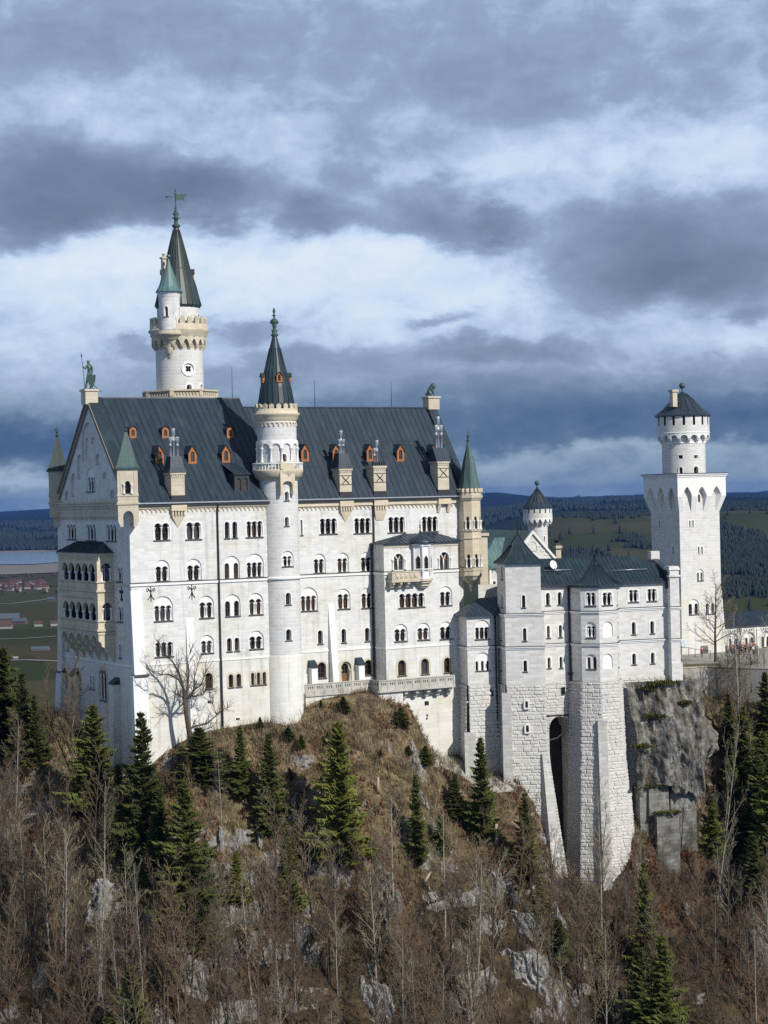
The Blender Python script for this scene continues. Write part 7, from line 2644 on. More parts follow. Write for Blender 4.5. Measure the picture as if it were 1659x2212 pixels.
gridmesh('farm_country', X_, Y_, H_, M_FARM)
m, g, b = newmat('lake_water')
b.inputs['Base Color'].default_value = (.10, .16, .22, 1)
b.inputs['Roughness'].default_value = .12
bn = g.n.new('ShaderNodeBump')
bn.inputs['Strength'].default_value = .12
tc = g.n.new('ShaderNodeTexCoord')
g.put(bn.inputs['Height'], g.noise(tc.outputs['Object'], .08, 3, .5))
g.l.new(bn.outputs[0], b.inputs['Normal'])
M_LAKE = m
M_BED = plain('grey_lake_mud', (.145, .125, .105), 1.0, 0, .25, .004)
def flatpoly(name, pts, z, mat):
    me = bpy.data.meshes.new(name)
    me.from_pydata([(x, y, z) for x, y in pts], [], [tuple(range(len(pts)))])
    me.materials.append(mat)
    o = bpy.data.objects.new(name, me)
    col.objects.link(o)
    o['kind'] = 'structure'
    return o
def gx_(x, y, z):
    "ground point of the plain on the sight line"
    r = ray(x, y)
    k = z / r.z
    return (r.x * k, r.y * k)
bed = [gx_(*q, PL + 2) for q in [(-200, 1246), (40, 1240), (125, 1236), (240, 1228), (420, 1215), (420, 1196), (240, 1183), (125, 1184), (40, 1187), (-200, 1192)]]
flatpoly('lake_bed', bed, PL + 2, M_BED)
lk_ = [gx_(*q, PL + 4) for q in [(-200, 1222), (20, 1219), (70, 1218.5), (130, 1214), (230, 1208), (380, 1204), (380, 1199), (240, 1192), (130, 1190), (60, 1193), (-200, 1197)]]
flatpoly('lake', lk_, PL + 4, M_LAKE)
M_ROAD = plain('pale_gravel_road', (.2, .19, .175), .95)
for pts, w in (([(-60, 1308), (30, 1303), (105, 1294), (200, 1288)], 5), ([(-60, 1382), (50, 1379), (120, 1374)], 4), ([(-60, 1428), (60, 1425), (130, 1428)], 5)):
    c_ = [Vector(gx_(*q, PL + 1)) for q in pts]
    l_, r_ = [], []
    for i, p in enumerate(c_):
        d = (c_[min(i + 1, len(c_) - 1)] - c_[max(i - 1, 0)]).normalized()
        n = Vector((-d.y, d.x)) * w
        l_.append(p + n)
        r_.append(p - n)
    flatpoly('road', [tuple(p) for p in l_ + r_[::-1]], PL + 1, M_ROAD)

# far woods: each wood reads as one mass of crowns
M_WOOD = plain('distant_conifer', (.016, .026, .016), 1.0, 0, .5, .03)
M_WOODB = plain('distant_bare_wood', (.042, .034, .026), 1.0, 0, .4, .03)
def wood(name, X, Y, hgt, rad, mat, kind_='cone'):
    n = len(X)
    Z = landh(X, Y)
    rs = np.random.RandomState(n)
    h = hgt * rs.uniform(.65, 1.25, n)
    r = rad * rs.uniform(.7, 1.3, n)
    k = 6
    if kind_ == 'cone':
        prof = [(0.0, .08), (1.0, .12), (.55, .55), (0.06, 1.0)]
    else:
        prof = [(0.1, .1), (.8, .45), (1.0, .7), (.3, 1.0)]
    V = np.zeros((n, len(prof) * k, 3))
    for i, (pr, ph) in enumerate(prof):
        for j in range(k):
            t = 2 * math.pi * j / k + i * .5
            jit = rs.uniform(.75, 1.25, n)
            V[:, i * k + j, 0] = X + pr * r * jit * math.cos(t)
            V[:, i * k + j, 1] = Y + pr * r * jit * math.sin(t)
            V[:, i * k + j, 2] = Z - 1 + ph * h * (rs.uniform(.95, 1.05, n))
    f = np.array([(i * k + j, i * k + (j + 1) % k, (i + 1) * k + (j + 1) % k, (i + 1) * k + j) for i in range(len(prof) - 1) for j in range(k)])
    F = (f[None] + (np.arange(n) * len(prof) * k)[:, None, None]).reshape(-1, 4)
    return npmesh(name, V.reshape(-1, 3), F, mat, 'stuff', True)
rs = np.random.RandomState(3)
def scatter(n, t0, t1, y0, y1, fn):
    t = rs.uniform(t0, t1, n)
    y = np.exp(rs.uniform(math.log(y0), math.log(y1), n))
    k = fn(t * y, y, t)
    return (t * y)[k], y[k]
fmask = lambda X, Y: fbm(X / 420 + 11, Y / 650 + 2, 4)
X1, Y1 = scatter(60000, .07, .30, 2500, 7600, lambda X, Y, t: (fmask(X, Y) > .09 - .14 * bump(Y, 5900, 700) - .34 * bump(Y, 3700, 620) * sstep(t, .15, .17) - .16 * bump(Y, 3300, 300)))
wood('forest', X1, Y1, 13.5, 4.2, M_WOOD)
X1, Y1 = scatter(260, .08, .30, 2300, 5200, lambda X, Y, t: fmask(X, Y) < .1)
wood('forest', X1, Y1, 22, 5.5, M_WOOD)
X1, Y1 = scatter(30000, -.36, .36, 8200, 13000, lambda X, Y, t: (fbm(X / 900 + 1, Y / 900, 4) > -.12))
wood('forest', X1, Y1, 24, 11, M_WOOD)
X1, Y1 = scatter(9000, -.36, -.12, 7700, 8300, lambda X, Y, t: (fbm(X / 300 + 1, Y / 500, 3) > -.1))
wood('forest', X1, Y1, 24, 8, M_WOOD)
X1, Y1 = scatter(7000, .08, .30, 1500, 2600, lambda X, Y, t: fbm(X / 260 + 21, Y / 210 + 2, 4) > .10)
wood('bare_woodland', X1, Y1, 14, 4.5, M_WOODB, 'ball')
X1, Y1 = scatter(900, -.30, -.13, 3900, 5500, lambda X, Y, t: fbm(X / 160 + 2, Y / 260, 3) > .16)
wood('hedgerow', X1, Y1, 9, 4, M_WOODB, 'ball')

# haze over the whole country
hz_ = bpy.data.meshes.new('haze')
hx0, hx1, hy0, hy1, hz0, hz1 = -13000, 13000, -40, 27500, -260, 95
hz_.from_pydata([(hx0, hy0, hz0), (hx1, hy0, hz0), (hx1, hy1, hz0), (hx0, hy1, hz0), (hx0, hy0, hz1), (hx1, hy0, hz1), (hx1, hy1, hz1), (hx0, hy1, hz1)], [],
                [(3, 2, 1, 0), (4, 5, 6, 7), (0, 1, 5, 4), (1, 2, 6, 5), (2, 3, 7, 6), (3, 0, 4, 7)])
m = bpy.data.materials.new('pale_haze')
m.use_nodes = True
m.node_tree.nodes.clear()
pv = m.node_tree.nodes.new('ShaderNodeVolumePrincipled')
pv.inputs['Color'].default_value = (.06, .19, .62, 1)
pv.inputs['Density'].default_value = .000026
mo = m.node_tree.nodes.new('ShaderNodeOutputMaterial')
m.node_tree.links.new(pv.outputs[0], mo.inputs['Volume'])
hz_.materials.append(m)
ho = bpy.data.objects.new('haze', hz_)
ho['kind'] = 'stuff'
col.objects.link(ho)

# ================================================================== trees
def foliage(name, c, c2, scale, var=.35):
    m, g, b = newmat(name)
    tc = g.n.new('ShaderNodeTexCoord')
    oi = g.n.new('ShaderNodeObjectInfo')
    n = g.noise(tc.outputs['Object'], scale, 4, .6)
    k = g.mix(g.sm(n, .35, .65), (*c, 1), (*c2, 1))
    f = g.m('MULTIPLY_ADD', oi.outputs['Random'], 2 * var, 1 - var)
    g.put(b.inputs['Base Color'], g.mix(1.0, k, g.comb(f, f, g.m('MULTIPLY_ADD', oi.outputs['Random'], var, 1 - var)), 'MULTIPLY'))
    b.inputs['Roughness'].default_value = .75
    b.inputs['Specular IOR Level'].default_value = .2
    return m
M_NEEDLE = foliage('spruce_needles', (.05, .062, .018), (.095, .105, .03), .9)
M_NEEDLE2 = foliage('olive_spruce_needles', (.065, .075, .02), (.125, .125, .034), .9)  # yellower needles for the olive spruces
M_BARK = plain('dark_bark', (.07, .052, .038), .95, 0, .4, 3)
M_PALEB = plain('pale_grey_bark', (.25, .23, .20), .95, 0, .35, 3)
M_TWIG = foliage('brown_twigs', (.11, .088, .068), (.16, .132, .105), .5)
M_TWIGR = foliage('reddish_twigs', (.115, .078, .062), (.155, .11, .088), .5)
M_TWIGG = foliage('grey_twigs', (.17, .15, .13), (.23, .205, .175), .5)
rs = np.random.RandomState(21)

def spruce_mesh(H, R0, seed, mat, bare=.06):
    r = np.random.RandomState(seed)
    tris = []
    nw = int(H / .36)
    for w in range(nw):
        u = bare + (1 - bare) * (w + r.rand() * .6) / nw
        z = H * u
        L0 = R0 * (1 - u) ** .82 * (1 if u > .18 else .65 + 2 * u) + .12
        nb = 8 + int(4 * (1 - u))
        a0 = r.rand() * 6.28
        L0 *= r.uniform(.78, 1.16)
        for k in range(nb):
            if r.rand() < .14:
                continue
            a = a0 + 2 * math.pi * k / nb + r.uniform(-.3, .3)
            L = L0 * r.uniform(.5, 1.3) * (1 + .22 * math.sin(3 * a + seed) + .15 * math.sin(z * 1.7 + a))
            d = np.array([math.cos(a), math.sin(a), 0])
            s = np.array([-d[1], d[0], 0])
            lift = .35 * max(0, u - .55) - .36 * (1 - u) + r.uniform(-.12, .12)
            zj = r.uniform(-.75, .75) * min(1, 2 * (1 - u))
            ns = max(3, int(L / .26))
            for i in range(ns):
                t = (i + .3) / ns
                p = d * (L * t) + np.array([0, 0, z + zj + L * (lift * t + .22 * t * t)])
                ln = (.36 + .40 * L * (1 - t) * .6) * r.uniform(.7, 1.25)
                for sg in (-1, 1):
                    q = p + s * (sg * ln) + d * (.32 * ln) + np.array([0, 0, -.5 * ln * r.uniform(.0, 1.8)])
                    tris.append((p - d * .1, q, p + d * (.26 + .2 * ln)))
                    tris.append((p, p + s * (sg * ln * .45) + np.array([0, 0, -ln * r.uniform(.5, 1.3)]), p + d * .3 + np.array([0, 0, -.1])))
            e = d * L + np.array([0, 0, z + zj + L * (lift + .22)])
            tris.append((e - s * .12, e + d * .4 + np.array([0, 0, .05]), e + s * .12))
    tris.append((np.array([-.12, 0, H - .5]), np.array([0, 0, H + .5]), np.array([.12, 0, H - .5])))
    co = np.array(tris).reshape(-1, 3)
    f = np.arange(len(co)).reshape(-1, 3)
    crown = npmesh('crown', co, f, mat)
    b = MB()
    b.tube([(0, 0, -1.5), (0, 0, H * .4), (0, 0, H * .97)], [.018 * H, .012 * H, .02], 6)
    trunk = b.build('trunk', M_BARK)
    return crown, trunk

def segmesh(segs, k=3):
    P0 = np.array([s[0] for s in segs])
    P1 = np.array([s[1] for s in segs])
    R0 = np.array([s[2] for s in segs])
    R1 = np.array([s[3] for s in segs])
    D = P1 - P0
    D /= np.linalg.norm(D, axis=1)[:, None] + 1e-9
    ref = np.where(np.abs(D[:, 2:3]) < .9, np.array([[0, 0, 1.0]]), np.array([[1.0, 0, 0]]))
    A = np.cross(D, ref)
    A /= np.linalg.norm(A, axis=1)[:, None]
    B_ = np.cross(D, A)
    V = np.zeros((len(segs), 2 * k, 3))
    for j in range(k):
        t = 2 * math.pi * j / k
        o = A * math.cos(t) + B_ * math.sin(t)
        V[:, j] = P0 + o * R0[:, None]
        V[:, k + j] = P1 + o * R1[:, None]
    f = np.array([(j, (j + 1) % k, k + (j + 1) % k, k + j) for j in range(k)])
    return V.reshape(-1, 3), (f[None] + (np.arange(len(segs)) * 2 * k)[:, None, None]).reshape(-1, 4)

def grow(r, p, d, L, rad, lvl, out, maxl, up, wig, first=None):
    n = 5 if lvl == 0 else 4 if lvl < maxl else 2
    pts = [(np.array(p), rad)]
    q, dd = np.array(p, float), np.array(d, float)
    for i in range(n):
        dd = dd + r.uniform(-wig, wig, 3) + np.array([0, 0, up * (.5 if lvl else .1)])
        dd /= np.linalg.norm(dd)
        q2 = q + dd * (L / n)
        r2 = rad * (1 - .8 * (i + 1) / n) + .003
        out[0 if lvl == 0 else 1].append((q, q2, pts[-1][1], r2))
        q = q2
        pts.append((q, r2))
    return pts

def bare_mesh(H, seed, style, tm, wm):
    r = np.random.RandomState(seed)
    out = [[], []]
    maxl = 3
    def branches(pts, L, lvl, nb, t0, ang, up, ratio):
        for b in range(nb):
            t = t0 + (1 - t0) * (b + r.rand()) / nb
            f = t * (len(pts) - 1)
            i = min(int(f), len(pts) - 2)
            p = pts[i][0] + (pts[i + 1][0] - pts[i][0]) * (f - i)
            rad = (pts[i][1] + (pts[i + 1][1] - pts[i][1]) * (f - i)) * .48
            ax = pts[i + 1][0] - pts[i][0]
            ax /= np.linalg.norm(ax)
            rnd = r.normal(0, 1, 3)
            side = np.cross(ax, rnd)
            side /= np.linalg.norm(side)
            a = ang * r.uniform(.7, 1.25)
            d = ax * math.cos(a) + side * math.sin(a)
            l = L * ratio * (1.05 - .6 * t) * r.uniform(.6, 1.2)
            pp = grow(r, p, d, l, max(rad, .012), lvl, out, maxl, up, .17)
            if lvl < maxl:
                branches(pp, l, lvl + 1, {1: 7, 2: 5}[lvl] if style != 'broad' else {1: 9, 2: 7}[lvl], .2, .75, up, .48)
    if style == 'tall':
        pts = grow(r, (0, 0, -1.2), (r.uniform(-.08, .08), r.uniform(-.08, .08), 1), H + 1.2, .0085 * H + .015, 0, out, maxl, .05, .06)
        branches(pts, H, 1, 20, .28, .75, .25, .34)
    elif style == 'broad':
        pts = grow(r, (0, 0, -.5), (0, 0, 1), H, .02 * H, 0, out, maxl, .05, .04)
        branches(pts, H, 1, 22, .22, 1.1, .12, .55)
    else:
        for k in range(6):
            a = 2 * math.pi * k / 6 + r.rand()
            pts = grow(r, (0.2 * math.cos(a), .2 * math.sin(a), -.4), (math.cos(a) * .45, math.sin(a) * .45, 1), H * r.uniform(.7, 1.1), .007 * H + .012, 0, out, maxl, .1, .14)
            branches(pts, H, 1, 7, .2, .7, .2, .4)
    v, f = segmesh(out[0], 5)
    trunk = npmesh('trunk', v, f, tm, None, True)
    v, f = segmesh([(a, b, max(c, .009), max(d, .006)) for a, b, c, d in out[1]], 3)
    return npmesh('crown', v, f, wm), trunk

PROTO = {}
def proto(key, pair):
    PROTO[key] = [pair[0].data, pair[1].data]
    for o in pair:
        bpy.data.objects.remove(o)
for i in range(4):
    proto(('s', i), spruce_mesh(16, [3.5, 3.1, 4.1, 2.8][i], 40 + i, M_NEEDLE))
for i in range(2):
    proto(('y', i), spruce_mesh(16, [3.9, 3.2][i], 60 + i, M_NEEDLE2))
for i in range(4):
    proto(('t', i), bare_mesh(12, 80 + i, 'tall', M_BARK, [M_TWIG, M_TWIGR, M_TWIGG, M_TWIGR][i]))
for i in range(2):
    proto(('p', i), bare_mesh(14, 90 + i, 'tall', M_PALEB, M_TWIGG))
for i in range(3):
    proto(('b', i), bare_mesh(4.5, 95 + i, 'bush', M_BARK, [M_TWIGR, M_TWIG, M_TWIGG][i]))
proto(('c', 0), bare_mesh(12, 120, 'broad', M_BARK, M_TWIG))
PH = {'s': 16.0, 'y': 16.0, 't': 12.0, 'p': 14.0, 'b': 4.5, 'c': 12.0}
def tree(name, key, p, h, label, cat, group=None, lean=(0, 0), wide=1.0):
    o = bpy.data.objects.new(name, None)
    col.objects.link(o)
    k = h / PH[key[0]]
    o.location = p
    o.rotation_euler = (lean[0], lean[1], rs.uniform(0, 6.28) if lean == (0, 0) else 0)
    o.scale = (k * wide, k * wide, k)
    tag(o, label, cat, group)
    for nm, me in zip(('crown', 'trunk'), PROTO[key]):
        c = bpy.data.objects.new(nm, me)
        c.parent = o
        col.objects.link(c)
    return o
def hpx(p, dy):
    return dy / FPX * p.y
SP = [(205, 1748, 1520, 's', 2, 1.15, 'big dark spruce standing right in front of the shaded gable front'),
      (312, 1835, 1535, 's', 0, .95, 'tall slim spruce whose tip stands against the white corner of the palace'),
      (405, 2010, 1690, 's', 2, 1.05, 'tallest dark spruce on the left slope below the gnarled bare tree'),
      (350, 1900, 1700, 's', 1, 1.1, 'dense spruce tucked between the two tallest spruces on the left slope'),
      (522, 1735, 1568, 's', 3, 1.1, 'narrow dark spruce under the downpipe of the palace'),
      (585, 1810, 1582, 's', 1, 1.05, 'slim spruce just left of the stair tower foot'),
      (738, 1868, 1555, 'y', 0, 1.0, 'big olive green spruce in the middle of the dry grass slope'),
      (902, 1880, 1672, 's', 3, .85, 'thin sparse spruce beside the pale scree strip'),
      (1043, 1822, 1592, 's', 3, 1.0, 'dark spruce in front of the concrete apron below the pentagonal block'),
      (1138, 1915, 1712, 'y', 1, 1.05, 'full olive spruce leaning on the left edge of the turret pier'),
      (985, 1772, 1672, 's', 1, 1.2, 'short dark spruce left of the concrete apron'),
      (952, 1850, 1760, 's', 0, 1.2, 'small spruce below the concrete apron'),
      (512, 1952, 1838, 'y', 1, 1.25, 'small yellowish spruce alone on the rocky slope left of centre'),
      (625, 1985, 1808, 's', 3, 1.2, 'sparse grey-green spruce below the stair tower'),
      (1207, 2082, 1985, 's', 0, 1.5, 'short bushy spruce beside the big pale crag at the bottom'),
      (1132, 2094, 2062, 'y', 0, 1.5, 'tiny young spruce on the pale crag'),
      (1290, 2082, 1995, 's', 1, 1.3, 'small spruce under the foot of the great pier'),
      (1396, 2120, 1862, 'y', 1, .8, 'thin tall spruce in line with the right edge of the great pier'),
      (1378, 2300, 2045, 's', 2, 1.0, 'broad spruce at the bottom edge below the great pier'),
      (1425, 2290, 2020, 's', 0, 1.0, 'second broad spruce at the bottom edge, right of its neighbour'),
      (1640, 1850, 1630, 's', 2, 1.1, 'dark spruce at the right picture edge under the courtyard'),
      (1668, 1880, 1640, 's', 0, 1.2, 'spruce cut by the right picture edge'),
      (1612, 1840, 1700, 's', 1, 1.2, 'lower dark spruce left of the pair at the right edge'),
      (12, 1640, 1395, 's', 2, 1.1, 'tall dark spruce at the left picture edge against the fields'),
      (52, 1650, 1452, 's', 0, 1.0, 'spruce second from the left picture edge'),
      (78, 1668, 1500, 's', 1, 1.0, 'spruce close to the left foot of the gable front'),
      (68, 1640, 1580, 's', 2, 1.5, 'low bushy spruce among brown shrubs left of the gable'),
      (100, 1645, 1603, 's', 2, 1.6, 'small round dark spruce at the left of the gable spruce'),
      (296, 2280, 2085, 's', 2, 1.0, 'dark spruce at the bottom edge left of centre'),
      (360, 2125, 2045, 's', 0, 1.5, 'short spruce above the bottom edge left of centre'),
      (40, 1905, 1830, 's', 0, 1.4, 'half hidden spruce in the brown thicket at the left edge'),
      (250, 1850, 1690, 's', 1, 1.2, 'spruce behind the slim spruce at the palace corner'),
      (258, 1785, 1650, 's', 2, 1.0, 'spruce filling the gap behind the gable spruce'), (335, 1920, 1765, 's', 0, 1.1, 'spruce in the dark clump left of the tallest one'), (445, 1960, 1800, 's', 1, 1.0, 'spruce on the right flank of the tallest one'),
      (292, 1905, 1790, 's', 2, 1.1, 'low spruce at the left of the dark clump'), (432, 2060, 1930, 's', 2, 1.1, 'spruce at the lower right of the dark clump'), (362, 2030, 1900, 's', 3, 1.3, 'spruce at the lower left of the dark clump'), (175, 1770, 1660, 's', 1, 1.1, 'spruce at the left foot of the gable spruce'),
      (640, 1900, 1790, 's', 1, 1.0, 'faint spruce half lost among bare stems below the stair tower'),
      (1330, 2010, 1960, 's', 1, 1.4, 'little spruce in the brush right of the great pier foot')]
for x, yb, yt, k, i, w, lab in SP:
    p = ground((x, yb)) or ground((x, yb + 15)) or at(x, yb, 270)
    if yb > 2230:
        p = ground((x, 2225))
        p = Vector((p.x, p.y - 4, hat(p.x, p.y - 4)))
    h = max(2.2, p.z * 0 + (-(yt - 1075 + .0236 * (x - 829)) / FPX * p.y) - p.z)
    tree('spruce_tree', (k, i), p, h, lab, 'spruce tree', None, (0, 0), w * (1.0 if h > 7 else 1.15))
for x, yb, h, lab in [(1575, 1640, 9, 'dark spruce on the bank under the courtyard wall'), (1608, 1690, 11, 'spruce in the dark group right of the grey cliff'), (1655, 1600, 10, 'spruce high on the bank at the right edge'),
                      (1585, 1790, 10, 'spruce below the dark group right of the grey cliff'), (1650, 1760, 12, 'bulky spruce in the dark group at the right edge'), (1540, 1850, 8, 'young spruce right of the old retaining walls'), (1630, 1950, 9, 'lowest spruce of the dark group at the right edge')]:
    p = ground((x, yb), 185, 300)
    if p:
        tree('spruce_tree', ('s', x % 4), p, h, lab, 'spruce tree', None, (0, 0), 1.25)
# evergreen yew bush and moss coloured bushes
BU = [(432, 1692, 1590, 'dark yew bush with pale stems under the gnarled bare tree'), (920, 1652, 1618, 'little evergreen bush at the top of the scree strip'),
      (1168, 1978, 1930, 'yellow green bush on the grey-blue crag'), (866, 1575, 1540, 'dark juniper bush on the crest below the terrace'), (742, 1540, 1512, 'small green bush on the crest under the terrace')]
for x, yb, yt, lab in BU:
    p = ground((x, yb))
    h = hpx(p, yb - yt)
    tree('evergreen_bush', ('s', 2) if 'yellow' not in lab else ('y', 0), p, h * 1.2, lab, 'bush', None, (0, 0), 2.2)

# gnarled bare tree in front of the palace: its limbs follow the photo, three metres before the wall
def gp(x, y, d=-3.0):
    return FP.hy(c2(x, y), d)
gt0 = gp(455, 2235)
gn = thing('bare_tree', 'gnarled leafless tree casting its branch shadow on the sunlit palace wall', 'bare tree', FP, gt0)
limbs = [([(472, 2260), (436, 2090), (412, 1950), (397, 1822)], [.42, .34, .28, .24], 0),
         ([(397, 1822), (390, 1720), (345, 1640), (255, 1590), (150, 1602), (70, 1540)], [.2, .17, .13, .09, .05, .02], -.8),
         ([(388, 1710), (345, 1570), (285, 1470), (235, 1425), (190, 1355), (150, 1280)], [.17, .13, .1, .07, .04, .015], -.3),
         ([(397, 1822), (440, 1790), (482, 1735), (545, 1690), (580, 1610), (592, 1545)], [.2, .16, .13, .09, .05, .02], .6),
         ([(440, 1788), (500, 1790), (570, 1770), (600, 1730), (650, 1640)], [.12, .1, .07, .04, .015], -.6),
         ([(397, 1822), (425, 1700), (440, 1560), (425, 1460), (450, 1380)], [.17, .12, .08, .04, .015], .9),
         ([(482, 1735), (490, 1620), (520, 1500), (545, 1430)], [.1, .06, .035, .012], .2),
         ([(436, 2090), (500, 2062), (600, 2040), (690, 1962), (745, 1915), (830, 1878)], [.16, .13, .1, .07, .05, .015], -.7),
         ([(690, 1962), (660, 1880), (625, 1800), (630, 1740)], [.06, .04, .025, .01], -.3),
         ([(397, 1840), (370, 1795), (340, 1790), (330, 1775)], [.1, .07, .05, .03], -.4)]
r = np.random.RandomState(4)
out = [[], []]
tk = MB()
for li, (pts, rad, dep) in enumerate(limbs):
    P = [gp(x, y, -3.0 + dep * i / len(pts)) for i, (x, y) in enumerate(pts)]
    if li == 0:
        tk.tube([P[0] + Vector((0, 0, -1))] + P, [.5] + rad, 8)
        continue
    for a, b_, ra_, rb2 in zip(P[:-1], P[1:], rad[:-1], rad[1:]):
        out[1].append((np.array(a), np.array(b_), ra_, rb2))
        for q in range(5 if ra_ < .18 else 3):
            t = r.rand()
            s = np.array(a.lerp(b_, t))
            d = np.array((b_ - a).normalized()) * .5 + r.normal(0, .55, 3) + np.array([0, 0, .35])
            d /= np.linalg.norm(d)
            l = r.uniform(.9, 2.4)
            pp = grow(r, s, d, l, .035, 2, out, 3, .25, .2)
            for z in range(4):
                i = r.randint(0, len(pp) - 1)
                d2 = d + r.normal(0, .5, 3)
                d2 /= np.linalg.norm(d2)
                grow(r, pp[i][0], d2, l * r.uniform(.3, .6), .018, 3, out, 3, .2, .2)
tk.build('trunk', M_BARK, gn)
v, f = segmesh(out[1], 5)
npmesh('crown', v - np.array(gt0), f, M_BARK, None, True, gn)
ORI.clear()
# courtyard tree and other single bare trees
pc = FT.M @ FT.hz(d1(905, 1255), -27.2)
tree('bare_tree', ('c', 0), pc, hpx(pc, 1190 * .15), 'wide leafless tree at the courtyard edge in front of the square tower', 'bare tree')
for x, yb, yt, ln, lab in [(1300, 2035, 1705, (0, 0), 'tall slim bare tree standing before the great pier'), (1379, 2030, 1822, (0, 0), 'pale thin stem right of the great pier'),
                           (1550, 1945, 1545, (0, .16), 'pale dead trunk leaning to the right under the courtyard'), (1546, 2085, 1935, (0, 0), 'pale upright stem below the leaning dead trunk'),
                           (228, 1960, 1700, (0, 0), 'pale-stemmed bare tree below the gable spruce'), (312, 2235, 1880, (0, -.02), 'very tall pale stem at the bottom left of centre'),
                           (260, 2235, 2000, (0, -.04), 'pale stem left of the very tall one'), (480, 1820, 1640, (0, 0), 'thin bare tree on the grass right of the yew bush'),
                           (1495, 1700, 1465, (0, 0), 'bare tree climbing in front of the grey cliff'), (1600, 1640, 1330, (0, 0), 'bare birch-like tree at the courtyard slope')]:
    p = ground((x, min(yb, 2225)))
    if p:
        tree('bare_tree', ('p', int(x) % 2), p, max(4, hpx(p, yb - yt)), lab, 'bare tree', None, ln if ln != (0, 0) else (0, 0), .8 if ln == (0, 0) else .5)
# the bare wood on the slope
def slope_ok(x, y):
    if y < 1640 - .25 * max(0, 300 - x) and x < 980:
        return 0
    if 1050 < x < 1400 and y < 1990:
        return 0
    if 980 <= x < 1400:
        return .35 if y < 2040 else .8
    if x >= 1400:
        return .8 if y > 1860 else .55
    if y > 1960:
        return 1.0
    return .85 if x < 330 else .22
n = 0
tries = 0
GRP = {'t': 'bare trees of the wood on the slope', 'b': 'bare shrubs on the slope'}
LAB = {'t': 'slender leafless tree in the bare wood covering the lower slope', 'b': 'leafless brown shrub scattered among the trees of the slope'}
cnt = {'t': 0, 'b': 0}
while tries < 4000 and (cnt['t'] < 245 or cnt['b'] < 130):
    tries += 1
    x, y = rs.uniform(-60, 1720), 2330 - 760 * rs.rand() ** 1.25
    k = 't' if rs.rand() < .6 else 'b'
    if cnt[k] >= (245 if k == 't' else 130) or rs.rand() > (slope_ok(x, y) if k == 't' else max(.3, slope_ok(x, y) * .7)):
        continue
    if k == 'b' and y < 1660 and 380 < x < 950 and rs.rand() < .6:
        continue
    if 1170 < x < 1380 and y < 1960:
        continue
    if k == 't' and ((170 < x < 470 and y < 2110) or (480 < x < 860 and y < 1930)) and rs.rand() < .85:
        continue
    p = ground((x, min(y, 2225)))
    if p is None or p.y > 300:
        continue
    if y > 2225:
        p = Vector((p.x * 1.0, p.y - (y - 2225) * .1, 0))
        p.z = hat(p.x, p.y)
    cnt[k] += 1
    h = (rs.uniform(8, 16) if (x < 420 or y > 1960) else rs.uniform(4.5, 9)) if k == 't' else rs.uniform(1.6, 3.6)
    i = (rs.randint(0, 4) if x > 420 else rs.choice([1, 3, 0, 3])) if k == 't' else rs.randint(0, 3)
    kk_ = (k, int(i)) if k == 'b' or rs.rand() > .2 else ('p', int(i) % 2)
    tree('bare_tree' if k == 't' else 'bare_shrub', kk_, p, h, LAB[k], 'bare tree' if k == 't' else 'shrub', GRP[k], (0, 0), rs.uniform(.85, 1.15))
for x, yb, h in [(1572, 1486, 8), (1600, 1478, 9.5), (1624, 1484, 8.5), (1650, 1480, 9.5), (1586, 1505, 7), (1640, 1515, 8), (1612, 1530, 8), (1556, 1510, 6)]:
    p = ground((x, yb), 185, 296) or at(x, yb, 292)
    tree('bare_tree', ('t', x % 4), p, h, 'thin leafless tree screening the courtyard and its visitors', 'bare tree', 'bare trees before the courtyard')
# saplings along the courtyard edge
for x, yb, h in [(1570, 1462, 4), (1590, 1470, 5), (1620, 1466, 4), (1645, 1475, 5), (1555, 1475, 3.5), (1608, 1482, 4.5), (1540, 1500, 3.5), (1636, 1500, 4.5), (1575, 1520, 4), (1650, 1540, 5), (1600, 1560, 5), (1560, 1590, 4)]:
    p = ground((x, yb), 185, 300) or at(x, yb, 292)
    tree('bare_shrub', ('b', x % 3), p, h, 'leafless shrub on the dark bank below the courtyard', 'shrub', 'bare shrubs under the courtyard')

# dry grass, litter and brushwood: uncountable
def scatter_slope(n, ymin=1480):
    P = []
    xs = rs.uniform(GX0 + 5, GX1 - 5, n * 3)
    ys = rs.uniform(200, 300, n * 3)
    d = dseg(xs, ys, [(p.x, p.y) for p in foot])
    keep = d > .4
    xs, ys = xs[keep], ys[keep]
    i = np.clip(((xs - GX0) / GS), 0, gz.shape[1] - 2)
    j = np.clip(((ys - GY0) / GS), 0, gz.shape[0] - 2)
    a, b = i.astype(int), j.astype(int)
    u, v = i - a, j - b
    z = (gz[b, a] * (1 - u) + gz[b, a + 1] * u) * (1 - v) + (gz[b + 1, a] * (1 - u) + gz[b + 1, a + 1] * u) * v
    vis = (np.abs(xs / ys) < .225) & (z / ys > -.30)
    return np.stack([xs, ys, z], 1)[vis][:n]
def tufts(name, P, k, hmin, hmax, w, mat, lean=.7):
    n = len(P)
    a = rs.uniform(0, 6.28, (n, k))
    h = rs.uniform(hmin, hmax, (n, k))
    l = h * rs.uniform(.1, lean, (n, k))
    B0 = P[:, None, :] + np.stack([rs.normal(0, .16, (n, k)), rs.normal(0, .16, (n, k)), np.full((n, k), -.08)], -1)
    s = np.stack([-np.sin(a), np.cos(a), np.zeros((n, k))], -1) * (w * rs.uniform(.6, 1.4, (n, k)))[..., None]
    T = B0 + np.stack([np.cos(a) * l, np.sin(a) * l - .15, h], -1)
    co = np.stack([B0 - s, B0 + s, T], 2).reshape(-1, 3)
    return npmesh(name, co, np.arange(len(co)).reshape(-1, 3), mat, 'stuff')
